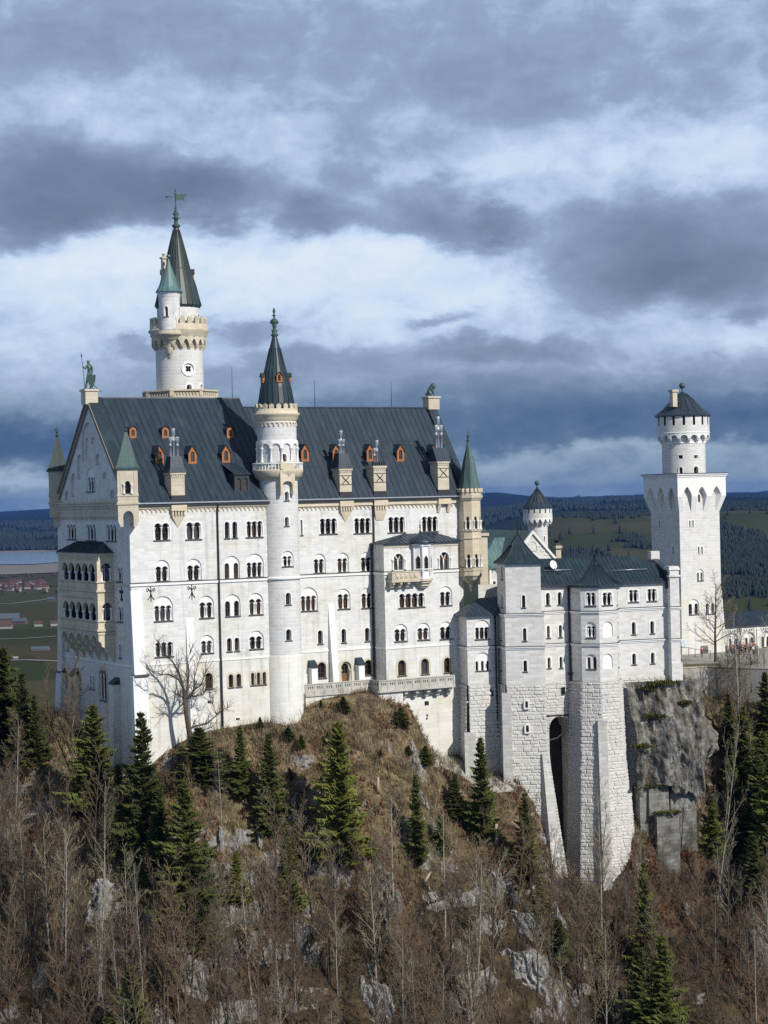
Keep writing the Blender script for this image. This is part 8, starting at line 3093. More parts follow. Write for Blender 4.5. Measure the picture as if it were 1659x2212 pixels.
def grassmat(name, c1, c2, c3):
    m, g, b = newmat(name)
    tc = g.n.new('ShaderNodeTexCoord')
    n = g.noise(tc.outputs['Object'], .55, 5, .65)
    n2 = g.noise(tc.outputs['Object'], 6.0, 2, .5)
    c = g.ramp(g.m('ADD', g.m('MULTIPLY', n, .75), g.m('MULTIPLY', n2, .25)), [(.34, (*c1, 1)), (.5, (*c2, 1)), (.64, (*c3, 1))])
    g.put(b.inputs['Base Color'], c)
    b.inputs['Roughness'].default_value = .9
    b.inputs['Specular IOR Level'].default_value = .1
    return m
M_GRASS = grassmat('dry_grass_blades', (.11, .08, .047), (.25, .195, .12), (.38, .31, .2))
M_LITTER = grassmat('leaf_litter', (.03, .02, .013), (.065, .042, .027), (.11, .07, .043))
M_MOSSG = grassmat('mossy_growth', (.03, .035, .01), (.065, .07, .018), (.10, .10, .03))
P = scatter_slope(52000)
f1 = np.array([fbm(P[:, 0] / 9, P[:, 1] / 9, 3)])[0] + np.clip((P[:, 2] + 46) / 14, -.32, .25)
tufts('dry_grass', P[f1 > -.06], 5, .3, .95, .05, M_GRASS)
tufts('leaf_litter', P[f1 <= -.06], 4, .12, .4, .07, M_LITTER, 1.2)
f2 = fbm(P[:, 0] / 6 + 40, P[:, 1] / 6, 3)
tufts('moss_and_heather', P[f2 > .28] + np.array([0, 0, .02]), 4, .2, .5, .07, M_MOSSG, 1.0)
tufts('bracken', P[f2 < -.24] + np.array([0, 0, .03]), 5, .25, .6, .08, grassmat('rust_red_bracken', (.10, .035, .016), (.2, .075, .032), (.26, .12, .05)), 1.0)
for k in range(14):
    x, y = rs.uniform(560, 900), rs.uniform(1530, 1720)
    p = ground((x, y))
    if p:
        tree('evergreen_bush', ('s', k % 4), p, rs.uniform(.8, 1.7), 'knee-high green bush in the dry grass below the terrace', 'bush', 'small green bushes in the dry grass', (0, 0), 2.4)
# brushwood: fine stems standing everywhere between the trees
Pb = scatter_slope(8000)
segs = []
for p in Pb:
    for k in range(6):
        a = rs.uniform(0, 6.28)
        h = rs.uniform(.7, 2.0) * (1.5 if p[2] < -46 else 1)
        q = p + np.array([rs.normal(0, .2), rs.normal(0, .2), -.1])
        m1 = q + np.array([math.cos(a) * h * .2, math.sin(a) * h * .2, h * .55])
        e = m1 + np.array([math.cos(a) * h * .25 + rs.normal(0, .1), math.sin(a) * h * .25 + rs.normal(0, .1), h * .4])
        segs.append((q, m1, .02, .014))
        segs.append((m1, e, .014, .005))
        segs.append((m1, m1 + np.array([rs.normal(0, .3), rs.normal(0, .3), h * .3]), .012, .004))
v, f = segmesh(segs, 3)
npmesh('brushwood', v, f, M_TWIG, 'stuff')

# ================================================================== rocks
def rockmat(name, lo, mid, hi, sc=.6, streak=.5):
    m, g, b = newmat(name)
    tc = g.n.new('ShaderNodeTexCoord')
    ob = tc.outputs['Object']
    n = g.noise(ob, sc, 8, .68, .3)
    c = g.ramp(n, [(.3, (*lo, 1)), (.5, (*mid, 1)), (.68, (*hi, 1))])
    sx, sy, sz = g.sep(ob)
    s = g.noise(g.comb(g.m('MULTIPLY', sx, 1.1), g.m('MULTIPLY', sy, 1.1), g.m('MULTIPLY', sz, .1)), 1.0, 6, .65)
    c = g.mix(g.m('MULTIPLY', g.sm(s, .5, .66), streak), c, (.035, .034, .032, 1))
    c = g.mix(g.m('MULTIPLY', g.sm(s, .48, .3), streak * .6), c, (*hi, 1))
    c = g.mix(g.m('MULTIPLY', g.sm(g.noise(ob, .7, 6, .65), .52, .62), .7), c, (.075, .06, .032, 1))
    g.put(b.inputs['Base Color'], c)
    b.inputs['Roughness'].default_value = .9
    b.inputs['Specular IOR Level'].default_value = .2
    bn = g.n.new('ShaderNodeBump')
    bn.inputs['Distance'].default_value = .22
    g.put(bn.inputs['Height'], g.m('ADD', n, g.noise(ob, 4.0, 5, .7)))
    g.l.new(bn.outputs[0], b.inputs['Normal'])
    return m
M_CLIFF = rockmat('grey_cliff_rock', (.045, .042, .037), (.165, .155, .14), (.34, .33, .305), .6, .7)
M_PALEROCK = rockmat('pale_limestone_crag', (.13, .125, .115), (.30, .29, .275), (.50, .48, .46), 1.0, .3)
M_MOSS = plain('yellow_green_moss', (.10, .10, .022), 1.0, 0, .5, 3, .05)
ks, kz = 90, 80
S_, Z_ = np.meshgrid(np.linspace(0, 1, ks), np.linspace(0, 1, kz))
xl = FW.hy(r4(1142, 300), 1.0).x
xr = 29.5
zt_c = -25.95 - 1.6 * sstep(S_, .0, .12) * 0 - 7.0 * sstep(S_, .72, 1.0)
zb_c = FW.hy(r4(1300, 705), 0)[2] - .5
X0 = xl - .4 + (xr - xl) * S_ + .8 * (Z_ - .2) * (1 - S_)
Zc = zt_c + (zb_c - zt_c) * Z_
Yc = .35 - 1.7 * sstep(Z_, .0, .55) + 1.2 * sstep(Z_, .6, 1) + 8.5 * sstep(S_, .58, 1.0) - .8 * bump(S_, .35, .2)
ns_ = fbm(X0 / 3.2, Zc / 4.5 + 3, 5)
gr = 1 - np.abs(2 * fbm(X0 / 2.2 + 9, Zc / 9, 3))
wl_ = .2 + .8 * sstep(Z_, 0, .12)
Yc = Yc + wl_ * (1.3 * fbm(X0 / 4.5, Zc / 6 + 3, 4) + 1.5 * fbm(X0 / 1.9 + 4, Zc / 9.5, 5)) - .8 * (gr - .5) + .45 * fbm(X0 / .9, Zc / 1.3, 4)
X0 = X0 + sstep(S_, .6, 1) * 2.4 * fbm(Zc / 3.5 + 7, Zc / 3.5, 4) + .5 * fbm(X0 / 2, Zc / 2 + 5, 3)
Zc = Zc + Z_ * Z_ * 3.0 * fbm(X0 / 2.6 + 2, X0 / 9, 4)
co = np.stack([X0, Yc, Zc], -1).reshape(-1, 3)
w4 = np.array(FW.M)
co = co @ w4[:3, :3].T + w4[:3, 3]
idx = np.arange(ks * kz).reshape(kz, ks)
f = np.stack([idx[:-1, :-1], idx[:-1, 1:], idx[1:, 1:], idx[1:, :-1]], -1).reshape(-1, 4)
npmesh('rock_cliff', co, f, M_CLIFF, 'structure', False)
def cliff_pt(q):
    best, bd = None, 9e9
    for k in range(0, len(co), 3):
        p = co[k]
        d = cam_r.dot(Vector(p)), cam_u.dot(Vector(p)), fwd.dot(Vector(p))
        X, Y = CX + FPX * d[0] / d[2], CY - FPX * d[1] / d[2]
        e = (X - q[0]) ** 2 + (Y - q[1]) ** 2
        if e < bd:
            best, bd = Vector(p), e
    return best
for q, w, lab in [((r4(1305, 292)), 2.0, 'bright green moss cushion on the upper ledge of the grey cliff'), (r4(1215, 475), 1.5, 'ochre moss strip on the left ledge of the grey cliff'),
                  (r4(1345, 100), 2.6, 'brown moss cap on the top of the grey cliff'), (r4(1240, 132), 1.2, 'small moss tuft near the top left of the grey cliff'), (r4(1470, 220), 1.2, 'moss tuft on the right shoulder of the grey cliff')]:
    p = cliff_pt(q)
    L = tufts('moss', np.stack([p.x + rs.normal(0, w * .4, 160), p.y - .45 + rs.normal(0, .25, 160), p.z + rs.normal(0, .12, 160)], 1), 4, .15, .4, .12, M_MOSS, 1.0)
# broken masonry terrace below the cliff
rt0, rt1 = FW.hy(r4(1215, 715), -1.8), FW.hy(r4(1500, 725), 1.5)
ruin = thing('old_retaining_wall', 'weathered grey retaining walls with mossy ledges under the grey cliff', 'wall', FW, (rt0.x, -1, -50))
M_OLD = stone('old_grey_masonry', (.14, .135, .125), (.24, .235, .22), (.2, .195, .18), 1.1, .5, .03, .03, .9, (.45, .45, .42))
def ruinbox(x0, x1, y0, y1, z0, z1, moss=True):
    m = MB()
    m.hexa([(x0, y0, z0), (x1, y0 + .2, z0), (x1, y1, z0), (x0, y1, z0), (x0 + .1, y0 + .3, z1), (x1 - .1, y0 + .4, z1 - .15), (x1, y1, z1), (x0, y1, z1)])
    w = m.build('wall', M_OLD, ruin)
    if moss:
        n = int((x1 - x0) * 60)
        P = np.stack([rs.uniform(x0 - .1, x1 + .1, n) - rt0.x, rs.uniform(y0 - .1, y0 + 1.4, n) + 1, np.full(n, z1 + 50.0)], 1)
        o = tufts('moss_ledge', P, 4, .15, .4, .12, M_MOSS, 1.0)
        del o['kind']
        o.parent = ruin
zr0 = rt0.z
ruinbox(rt0.x, rt0.x + 2.2, -1.2, 6, -56, zr0 - .2)
k0 = FW.hy(r4(1262, 740), -1.6).x
k1, k2 = FW.hy(r4(1385, 740), -1.6).x, FW.hy(r4(1415, 800), -1).x
zl2 = FW.hy(r4(1340, 870), -2.4)[2]
ruinbox(k0, k1, -1.5, 6, zl2 - .5, zr0 - .1)
ruinbox(k0 + .6, k2, -2.6, 6, -57, zl2)
ruinbox(k2 - .4, k2 + 3.6, -.4, 7, -57, zr0 + .1)
# brush growing over the old walls and the cliff foot
for q, h in [((1240, 720), 1.6), ((1330, 715), 2.2), ((1440, 720), 2.6), ((1490, 760), 2.8), ((1300, 880), 1.5), ((1390, 860), 1.8), ((1450, 820), 2.4), ((1560, 520), 2.5), ((1590, 640), 3), ((1460, 100), 1.6), ((1520, 220), 2.2), ((1400, 690), 2.0), ((1240, 700), 3), ((1280, 705), 2.5), ((1360, 700), 3), ((1470, 700), 3.5), ((1530, 690), 4), ((1500, 860), 4), ((1450, 900), 3.5), ((1400, 980), 3.5), ((1330, 1000), 3), ((1250, 960), 3), ((1560, 420), 3.5), ((1545, 560), 3.5)]:
    r_ = ray(*r4(*q))
    p = FW.M @ FW.hy(r4(*q), -.2 if q[0] < 1420 else 1.0)
    tree('bare_shrub', ('b', q[0] % 3), p - Vector((0, 0, h * .3)), h, 'leafless shrub rooted in the old walls under the grey cliff', 'shrub', 'bare shrubs on the old walls')
# concrete apron at the foot of the wing
ap_ = [r4(x, y) for x, y in [(-10, 512), (60, 520), (165, 572), (240, 620), (330, 655), (440, 672), (500, 720), (470, 770), (400, 752), (320, 765), (230, 715), (150, 655), (60, 615), (-10, 600)]]
pw = [ground(q, 235) for q in ap_]
pw = [(p.x, p.y) for p in pw if p]
ext = [(x, y) for x in np.arange(min(p[0] for p in pw), max(p[0] for p in pw), .6) for y in np.arange(min(p[1] for p in pw), max(p[1] for p in pw), .6)]
ext = [e for e, k in zip(ext, pip(np.array(ext), pw)) if k]
m = MB()
sheet(m, lambda a, b, d=0: (a, b, hat(a, b) + .12 + .1 * float(fbm(np.array([a / 2.]), np.array([b / 2.]), 3)[0])), pw, (), 0, ext, True)
tag(m.build('concrete_apron', M_CONC), None, None, None, 'structure')
# crags breaking through the slope
def crag(q, w, h, lab, mat, seed):
    p = ground((q[0], q[1]))
    if not p:
        return
    r = np.random.RandomState(seed)
    W, H = w / FPX * p.y, h / FPX * p.y
    nu, nv = 46, 46
    a, b = np.meshgrid(np.linspace(-1, 1, nu), np.linspace(-1, 1, nv))
    o = r.uniform(0, 40)
    X = p.x + a * W * .62
    Y = p.y + b * H * .5
    rr = np.sqrt(a * a + b * b) + .55 * fbm(a * 1.6 + o, b * 1.6 + o, 4)
    step = .9 * (fbm(X / 1.1 + o, Y / .9, 2) > .05) + .5 * (fbm(X / .7, Y / .6 + o, 2) > .1)
    off = (1.05 - 1.5 * rr) * min(1.6, .35 * min(W, H) + .4) + .35 * step + .55 * fbm(X / .9 + o, Y / .7, 5) + .4 * (1 - np.abs(2 * fbm(X / 1.6, Y / 2.2 + o, 3)))
    off = np.where(rr > 1.0, -.8, off - .15)
    Zg = np.array([[hat(xx, yy) for xx, yy in zip(ra, rb)] for ra, rb in zip(X, Y)])
    P = np.stack([X - p.x, Y - p.y - .72 * off, Zg - p.z + .55 * off], -1).reshape(-1, 3)
    i = np.arange(nu * nv).reshape(nv, nu)
    F = np.stack([i[:-1, :-1], i[:-1, 1:], i[1:, 1:], i[1:, :-1]], -1).reshape(-1, 4)
    ro = rr.reshape(-1)
    F = F[(ro[F] < 1.05).all(1)]
    ob = npmesh('rock_outcrop', P, F, mat)
    ob.location = p
    tag(ob, lab, 'rock')
for k, (q, w, h, lab) in enumerate([
        ((900, 1655), 26, 80, 'pale scree strip running down from the terrace crest'), ((912, 1720), 24, 50, 'lower end of the pale scree strip'), ((884, 1802), 24, 62, 'pinkish rock slab beside the thin sparse spruce'),
        ((832, 1938), 70, 86, 'large smooth grey slab in the middle of the slope'), ((836, 2010), 30, 60, 'narrow pale rock under the smooth grey slab'),
        ((1068, 1906), 46, 52, 'pale pink crag left of the great pier foot'), ((1116, 1950), 26, 30, 'small crag between pink crag and pier'),
        ((1168, 1918), 36, 40, 'grey-blue crag at the foot of the turret pier'), ((1152, 2010), 78, 54, 'broad pale crag below the turret pier'),
        ((1164, 2126), 100, 90, 'biggest pale crag at the bottom right of centre'), ((816, 2166), 58, 60, 'pale crag among bare stems at the bottom centre'),
        ((656, 2018), 46, 40, 'yellowish pale rock below the stair tower'), ((224, 1955), 66, 80, 'pale yellow rock face among bare trees at lower left'),
        ((452, 1876), 44, 50, 'pale broken rock right of the tallest spruce'), ((416, 2115), 56, 90, 'tall grey crag near the bottom left of centre'),
        ((560, 1752), 16, 90, 'thin pale rock rib below the stair tower'), ((172, 1540), 40, 40, 'white rock heap against the gable plinth'),
        ((368, 1652), 36, 56, 'grey rock under the yew bush'), ((262, 1684), 34, 18, 'pale rubble at the palace corner'), ((648, 1990), 20, 24, 'small pale stone under the stair tower'),
        ((1640, 2060), 56, 86, 'dark grey rock face at the bottom right'), ((1612, 1908), 60, 26, 'flat grey rock on the right slope'), ((1483, 1968), 16, 26, 'small white stone on the right slope'),
        ((476, 1835), 14, 22, 'single white boulder right of the tallest spruce'), ((1100, 2060), 36, 30, 'pale ledge left of the biggest crag'), ((720, 1900), 24, 22, 'small pale rock under the big olive spruce'),
        ((1200, 1960), 40, 60, 'pale rock wedge between the two great piers')]):
    crag(q, w, h, lab, M_CLIFF if 'dark' in lab or 'smooth grey' in lab else M_PALEROCK, 300 + k)
M_DEAD = plain('bleached_dead_wood', (.34, .29, .22), .9, 0, .25, 3)
for a, b_, r_, lab in [((916, 1918), (978, 1824), .2, 'pale fallen log lying on the slope'), ((600, 1950), (622, 1895), .12, 'broken pale stick below the stair tower'), ((1072, 1835), (1072, 1790), .3, 'pale tree stump left of the turret pier'),
                       ((816, 1720), (815, 1685), .2, 'short dead stump on the dry grass'), ((965, 1965), (945, 1830), .12, 'dark fallen stem with bare side twigs')]:
    p, q = ground(a), ground(b_)
    if 'stump' in lab:
        q = p + Vector((.1, 0, hpx(p, abs(a[1] - b_[1]))))
    m = MB()
    up = Vector((0, 0, .25 if 'stump' not in lab else 0))
    m.tube([p + up, p.lerp(q, .5) + up * 1.6, q + up], [r_, r_ * .9, r_ * .7], 7)
    tag(m.build('dead_wood', M_DEAD), lab, 'dead wood')

# ================================================================== statues and people
def skin(name, joints, bones, mat, parent=None, sub=1):
    "one continuous body grown over a jointed skeleton"
    import bmesh
    me = bpy.data.meshes.new(name)
    bm = bmesh.new()
    lay = bm.verts.layers.skin.verify()
    vs = []
    for i, (p, r) in enumerate(joints):
        v = bm.verts.new(p)
        rr = r if hasattr(r, '__len__') else (r, r)
        v[lay].radius = rr
        v[lay].use_root = i == 0
        vs.append(v)
    for a, b in bones:
        bm.edges.new((vs[a], vs[b]))
    bm.to_mesh(me)
    bm.free()
    me.materials.append(mat)
    o = bpy.data.objects.new(name, me)
    col.objects.link(o)
    if parent:
        o.parent = parent
    o.modifiers.new('skin', 'SKIN')
    if sub:
        o.modifiers.new('smooth', 'SUBSURF').levels = sub
        o.modifiers[-1].render_levels = sub
    return o
ex, ey = Vector((math.cos(R(30)), -math.sin(R(30)))), Vector((-math.sin(R(30)), -math.cos(R(30))))
def statue(name, lab, cat, org, F):
    o = bpy.data.objects.new(name, None)
    col.objects.link(o)
    o.matrix_world = F.M @ Matrix.Translation(Vector(org)) @ Matrix.Rotation(R(-30), 4, 'Z')
    return tag(o, lab, cat)
kt = statue('knight_statue', 'green bronze knight statue with spear and shield on the gable peak', 'statue', (.1, 12.5, 14.86), FP)
J = [((.0, 0, 1.72), (.3, .26)), ((.02, 0, 2.15), (.27, .22)), ((.06, 0, 2.65), (.36, .27)), ((.04, 0, 3.02), (.25, .2)), ((.0, 0, 3.26), (.13, .13)), ((-.03, 0, 3.5), (.2, .22)), ((-.05, 0, 3.78), (.16, .17)),
     ((-.22, -.2, 3.0), .15), ((-.4, -.28, 2.58), .12), ((-.66, -.24, 2.92), .09), ((-.72, -.24, 3.0), .1),
     ((.34, .12, 2.98), .16), ((.42, .2, 2.4), .12), ((.34, .1, 1.92), .09), ((.33, .08, 1.8), .1),
     ((-.12, -.14, 1.5), .2), ((-.28, -.2, .9), .15), ((-.4, -.2, .2), .11), ((-.62, -.24, .08), .1), ((.16, .14, 1.5), .2), ((.2, .16, .88), .15), ((.18, .16, .2), .12), ((.0, .1, .08), .1)]
body = skin('body', J, [(0, 1), (1, 2), (2, 3), (3, 4), (4, 5), (5, 6), (3, 7), (7, 8), (8, 9), (9, 10), (3, 11), (11, 12), (12, 13), (13, 14), (0, 15), (15, 16), (16, 17), (17, 18), (0, 19), (19, 20), (20, 21), (21, 22)], M_BRONZE, kt)
m = MB()
m.tube([(-.5, -.3, .1), (-.72, -.26, 2.9), (-.86, -.24, 4.15)], [.045, .045, .035], 6)
m.lathe(-.87, -.24, [(.03, 4.1), (.11, 4.25), (.03, 4.65), (0, 4.66)], 6)
m.build('spear', M_BRONZE, kt)
m = MB()
sh = [(-.25, 1.78), (.9, 1.86), (.86, 1.1), (.62, .45), (.46, .1), (.1, .5), (-.18, 1.1)]
n_ = len(sh)
m.add([(x, -.42 + .12 * abs(x - .35), z) for x, z in sh] + [(x, -.3 + .12 * abs(x - .35), z) for x, z in sh], [tuple(range(n_)), tuple(reversed(range(n_, 2 * n_)))] + [(i, n_ + i, n_ + (i + 1) % n_, (i + 1) % n_) for i in range(n_)])
m.build('shield', M_BRONZE, kt)
m = MB()
m.prism([(-.75, -.6), (.75, -.6), (.75, .6), (-.75, .6)], -.02, .08, .95)
m.build('plinth', M_BRONZE, kt)
m = MB()
m.tube([(.6, .1, .5), (1.5, .5, -.4)], .05, 5)
m.build('brace', M_IRON, kt)
ln = statue('lion_statue', 'green bronze lion sitting upright on the far gable peak', 'statue', (51.1, 11.5, 14.16), FP)
J = [((-.36, 0, .42), (.42, .42)), ((-.22, 0, .85), (.4, .38)), ((.05, 0, 1.18), (.42, .38)), ((.22, 0, 1.5), (.36, .34)), ((.4, 0, 1.66), (.3, .3)), ((.62, 0, 1.5), (.17, .16)), ((.7, 0, 1.44), (.12, .12)),
     ((.26, -.22, .9), .17), ((.34, -.24, .4), .12), ((.48, -.24, .1), .12), ((.26, .22, .9), .17), ((.34, .24, .4), .12), ((.48, .24, .1), .12),
     ((-.1, -.34, .4), .24), ((.12, -.36, .12), .13), ((-.1, .34, .4), .24), ((.12, .36, .12), .13), ((-.7, 0, .2), .08), ((-.85, .1, .5), .05)]
skin('body', J, [(0, 1), (1, 2), (2, 3), (3, 4), (4, 5), (5, 6), (2, 7), (7, 8), (8, 9), (2, 10), (10, 11), (11, 12), (0, 13), (13, 14), (0, 15), (15, 16), (0, 17), (17, 18)], M_BRONZE, ln)
m = MB()
m.ball((.3, 0, 1.42), .46, .8, 1, 1.05, 10, 7)
m.build('mane', M_BRONZE, ln)

# courtyard
cz_ = -27.0
def cyp(x, y, z=cz_):
    return FT.hz(d1(x, y), z)
cpts = [cyp(300, 1338), cyp(800, 1312), cyp(1250, 1330), cyp(1750, 1345)]
m = MB()
pl_ = [(p.x, p.y) for p in cpts] + [(40, 6), (-10, 6), (-16, -10)]
m.add([(x, y, cz_) for x, y in pl_], [tuple(range(len(pl_)))])
yard = m.build('courtyard', plain('courtyard_gravel', (.26, .25, .225), .95, 0, .2, .8))
yard.matrix_world = FT.M
yard['kind'] = 'structure'
m = MB()
lw = [cyp(300, 1322), cyp(800, 1300), cyp(1000, 1290), cyp(960, 1255), cyp(640, 1265), cyp(300, 1285)]
m.add([(p.x, p.y, cz_ + .03) for p in lw], [tuple(range(6))])
o = m.build('lawn', plain('worn_lawn', (.075, .075, .028), 1, 0, .3, 1.2))
o.matrix_world = FT.M
o['kind'] = 'structure'
rw_ = thing('retaining_wall', 'low grey retaining wall with pale coping along the courtyard edge', 'wall', FT, (cpts[0].x, cpts[0].y, cz_ - 3))
m = MB()
for a, b in zip(cpts[:3], cpts[1:]):
    m.hexa([(a.x, a.y, cz_ - 5), (b.x, b.y, cz_ - 5), (b.x, b.y + .5, cz_ - 5), (a.x, a.y + .5, cz_ - 5), (a.x, a.y, cz_ + .02), (b.x, b.y, cz_ + .02), (b.x, b.y + .5, cz_ + .02), (a.x, a.y + .5, cz_ + .02)])
m.build('wall', M_CONC, rw_)
m = MB()
for a, b in zip(cpts[:3], cpts[1:]):
    m.hexa([(a.x, a.y - .1, cz_ + .022), (b.x, b.y - .1, cz_ + .022), (b.x, b.y + .5, cz_ + .022), (a.x, a.y + .5, cz_ + .022), (a.x, a.y - .1, cz_ + .15), (b.x, b.y - .1, cz_ + .15), (b.x, b.y + .5, cz_ + .15), (a.x, a.y + .5, cz_ + .15)])
m.build('coping', M_SANDP, rw_)
p0, p1 = cyp(632, 1115), cyp(800, 1112)
m = MB()
m.hexa([(p0.x, p0.y, cz_), (p1.x, p1.y, cz_), (p1.x, p1.y + .6, cz_), (p0.x, p0.y + .6, cz_), (p0.x + .15, p0.y, cz_ + 1.25), (p1.x, p1.y, cz_ + 1.25), (p1.x, p1.y + .6, cz_ + 1.25), (p0.x + .15, p0.y + .6, cz_ + 1.25)])
o = m.build('low_wall', M_OLD)
o.matrix_world = FT.M
tag(o, 'low grey-brown stone wall at the foot of the square tower', 'wall')
fp = [cyp(*q) for q in [(340, 1120), (393, 1130), (520, 1146), (610, 1166), (712, 1178), (828, 1192)]]
rl = thing('iron_railing', 'thin dark railing along the courtyard path', 'railing', FT, fp[0])
for p in fp:
    m = MB()
    m.tube([(p.x, p.y, cz_), (p.x, p.y, cz_ + 1.3)], .05, 5)
    m.build('post', M_IRON, rl)
m = MB()
m.tube([(p.x, p.y, cz_ + 1.28) for p in fp], .04, 5)
m.build('rail', M_IRON, rl)
M_SKIN = plain('skin', (.45, .29, .21), .6)
PC = {}
def cloth(c):
    if c not in PC:
        PC[c] = plain('cloth_%d' % len(PC), c, .9, 0, .12)
    return PC[c]
CB = [(0, 1), (1, 2), (2, 3), (3, 4), (4, 5), (2, 6), (6, 7), (7, 8), (2, 9), (9, 10), (10, 11), (0, 12), (12, 13), (13, 14), (14, 15), (0, 16), (16, 17), (17, 18), (18, 19)]
def person(x, y, jacket, trousers, hair, lab, pack=False, turn=None, h=1.0):
    p = cyp(x, y)
    o = bpy.data.objects.new('person', None)
    col.objects.link(o)
    o.matrix_world = FT.M @ Matrix.Translation((p.x, p.y, cz_)) @ Matrix.Rotation(rs.uniform(0, 6.28) if turn is None else turn, 4, 'Z') @ Matrix.Scale(h, 4)
    tag(o, lab, 'person', None)
    st = rs.uniform(-.16, .16)
    J = [((0, 0, .95), (.15, .11)), ((0, 0, 1.15), (.13, .1)), ((0, 0, 1.38), (.16, .1)), ((0, 0, 1.5), .055), ((0, -.02, 1.6), (.075, .09)), ((0, -.02, 1.7), (.07, .085)),
         ((.2, 0, 1.38), .06), ((.26, .02, 1.1), .045), ((.24, -.08, .85), .035), ((-.2, 0, 1.38), .06), ((-.26, .02, 1.1), .045), ((-.2, -.14, .92), .035),
         ((.09, 0, .85), .085), ((.1, st, .48), .06), ((.1, st * 1.6 + .02, .1), .045), ((.1, st * 1.6 - .1, .04), .04), ((-.09, 0, .85), .085), ((-.1, -st, .48), .06), ((-.1, -st * 1.6 + .02, .1), .045), ((-.1, -st * 1.6 - .1, .04), .04)]
    b = skin('body', J, CB, M_SKIN, o)
    up = [0, 1, 2, 6, 7, 8, 9, 10, 11]
    K = [(J[i][0], tuple(r * 1.22 for r in (J[i][1] if hasattr(J[i][1], '__len__') else (J[i][1],) * 2))) for i in up]
    K[5], K[8] = ((.245, -.06, .92), (.045, .045)), ((-.215, -.11, .97), (.045, .045))
    skin('jacket', K, [(0, 1), (1, 2), (2, 3), (3, 4), (4, 5), (2, 6), (6, 7), (7, 8)], cloth(jacket), o)
    dn = [0, 12, 13, 14, 16, 17, 18]
    K = [(J[i][0], tuple(r * 1.25 for r in (J[i][1] if hasattr(J[i][1], '__len__') else (J[i][1],) * 2))) for i in dn]
    skin('trousers', K, [(0, 1), (1, 2), (2, 3), (0, 4), (4, 5), (5, 6)], cloth(trousers), o)
    m = MB()
    m.ball((0, .01, 1.68), .1, .95, 1.05, 1.0, 8, 6)
    hd = m.build('hair', cloth(hair))
    hd.parent = o
    if pack:
        m = MB()
        m.prism([(-.15, .12), (.15, .12), (.13, .3), (-.13, .3)], 1.0, 1.42, .85)
        k = m.build('backpack', cloth((.05, .05, .05)))
        k.parent = o
DK, BL, RD = (.02, .02, .025), (.06, .09, .17), (.42, .05, .03)
for a in [(710, 1166, (.45, .05, .22), (.25, .05, .05), (.4, .06, .2), 'person in a magenta top and hood alone on the courtyard path'), (1060, 1122, (.2, .08, .05), (.12, .06, .04), DK, 'person in a brown jacket near the gallery window'),
          (1122, 1130, RD, DK, (.3, .06, .04), 'person in a red jacket at the left end of the crowd'), (1150, 1150, (.30, .15, .12), BL, DK, 'person in a dull pink jacket in the crowd'), (1190, 1168, BL, DK, DK, 'person in a blue jacket and dark trousers'),
          (1172, 1120, (.12, .1, .08), DK, DK, 'person in a dark brown coat in the crowd'), (1238, 1226, (.42, .38, .28), (.12, .14, .18), (.2, .13, .07), 'person in a beige jacket in front of the crowd', True), (1262, 1100, (.3, .36, .46), BL, (.1, .07, .05), 'person in a pale blue jacket behind the crowd'),
          (1312, 1106, RD, DK, DK, 'person in a bright red coat in the middle of the crowd'), (1338, 1112, (.45, .08, .03), DK, (.4, .06, .03), 'person in an orange-red coat in the middle of the crowd'), (1290, 1130, (.05, .12, .08), DK, DK, 'person in a dark green jacket in the crowd'),
          (1412, 1085, (.4, .4, .4), DK, (.2, .13, .07), 'person in a light grey jacket by the gallery'), (1455, 1090, (.3, .05, .06), DK, DK, 'person in a dark red jacket by the gallery'), (1480, 1138, DK, BL, DK, 'person in a black jacket near the right edge'),
          (1512, 1160, (.7, .7, .68), (.5, .5, .5), (.1, .07, .05), 'person in white clothes near the right edge'), (1450, 1142, (.6, .6, .6), DK, (.35, .25, .12), 'fair haired person in a white jacket in the crowd'), (1385, 1132, (.08, .08, .1), DK, DK, 'person in a charcoal coat right of the red coats'),
          (1220, 1108, (.16, .1, .2), DK, DK, 'person in a purple jacket behind the beige one')]:
    person(*a)

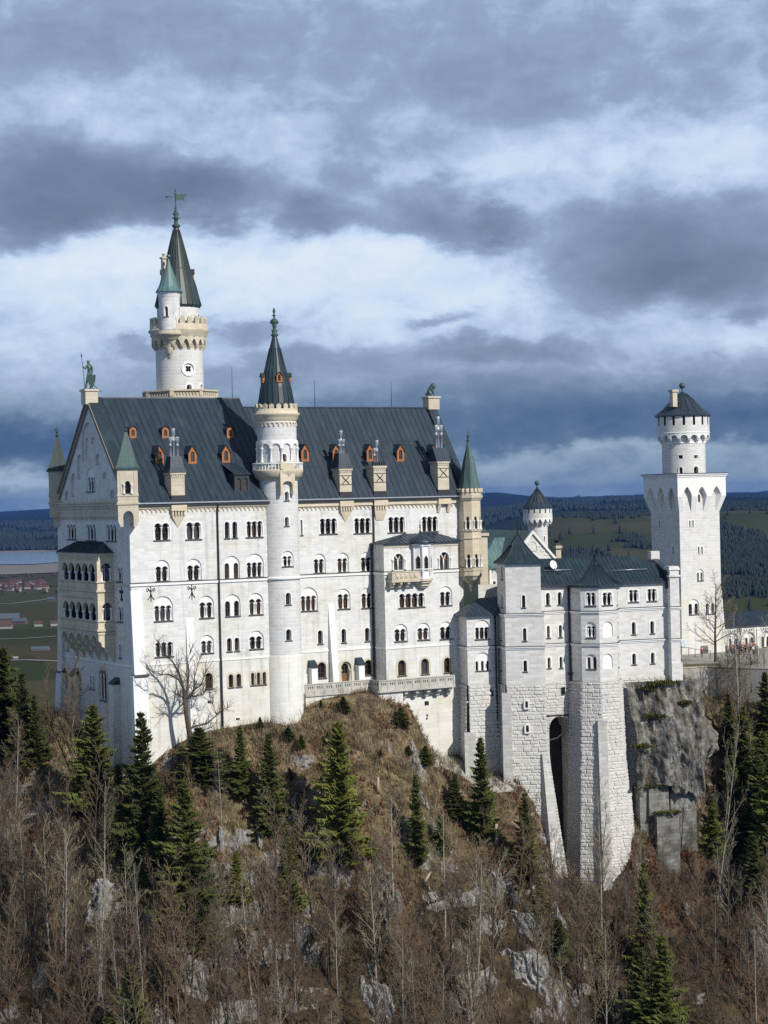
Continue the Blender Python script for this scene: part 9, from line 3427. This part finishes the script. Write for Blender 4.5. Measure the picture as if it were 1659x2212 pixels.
# ================================================================== village and farms in the plain
M_HWALL = plain('white_render', (.26, .25, .235), .9)  # village colours darkened to carry the cloud shadow on the plain
M_HROOF = plain('red_tile_roof', (.075, .032, .025), .9, 0, .3, .1)
M_HROOF2 = plain('brown_tile_roof', (.07, .04, .032), .9, 0, .3, .1)
M_BROOF = plain('blue_grey_barn_roof', (.06, .08, .105), .8, 0, .2, .1)
M_BARN = plain('brown_barn_boards', (.1, .06, .04), .9)
def house(x, y, L, W, h, rot, wall, roof, lab, cat, grp=None, name='farm_house'):
    X, Y = gx_(x, y, PL)
    L, W, h = L * .85, W * .85, h * .9
    o = bpy.data.objects.new(name, None)
    col.objects.link(o)
    o.matrix_world = Matrix.Translation((X, Y, PL)) @ Matrix.Rotation(rot, 4, 'Z')
    tag(o, lab, cat, grp)
    m = MB()
    m.box(-L / 2, L / 2, -W / 2, W / 2, -1, h)
    m.add([(-L / 2, -W / 2, h), (-L / 2, W / 2, h), (-L / 2, 0, h + W * .38)], [(0, 1, 2)])
    m.add([(L / 2, -W / 2, h), (L / 2, W / 2, h), (L / 2, 0, h + W * .38)], [(0, 1, 2)])
    m.build('wall', wall).parent = o
    m = MB()
    for s in (-1, 1):
        m.hexa([(-L / 2 - .6, s * (W / 2 + .8), h - .5), (L / 2 + .6, s * (W / 2 + .8), h - .5), (L / 2 + .6, 0, h + W * .38), (-L / 2 - .6, 0, h + W * .38), (-L / 2 - .6, s * (W / 2 + .8), h - .1), (L / 2 + .6, s * (W / 2 + .8), h - .1), (L / 2 + .6, 0, h + W * .38 + .4), (-L / 2 - .6, 0, h + W * .38 + .4)])
    m.build('roof', roof).parent = o
for k in range(40):
    x, y = rs.uniform(-14, 104), rs.uniform(1257, 1279)
    house(x, y, rs.uniform(11, 17), rs.uniform(9, 12), rs.uniform(4, 5.5), rs.uniform(-.6, .6), M_HWALL, M_HROOF if rs.rand() < .65 else M_HROOF2, 'white village house with a red or brown roof by the lake', 'house', 'village houses by the lake', 'village_house')
for a in [(14, 1344, 48, 22, 7, .05, M_BARN, M_BROOF, 'long barn with a blue-grey roof at the left edge', 'barn'), (10, 1358, 26, 13, 5, .02, M_HWALL, M_HROOF2, 'white farmhouse with a brown roof before the long barn', 'house'),
          (44, 1348, 24, 14, 5, -.2, M_BARN, M_BROOF, 'grey shed right of the long barn', 'shed'), (83, 1353, 14, 10, 5, .1, M_HWALL, M_HROOF2, 'small white house in the fields left of the gable', 'house'), (116, 1352, 12, 9, 5, .3, M_HWALL, M_HROOF2, 'white cottage close to the palace edge', 'house'),
          (111, 1299, 18, 11, 5, -.1, M_BARN, M_BROOF, 'lone barn beside the field road', 'barn'), (88, 1404, 26, 7, 2, .0, M_HWALL, M_BROOF, 'low pale greenhouse in the green field', 'greenhouse'), (34, 1424, 6, 3, 2, .1, M_HWALL, M_HWALL, 'white van standing on the nearest field road', 'van')]:
    house(*a, name='delivery_van' if a[-1] == 'van' else 'farm_building')
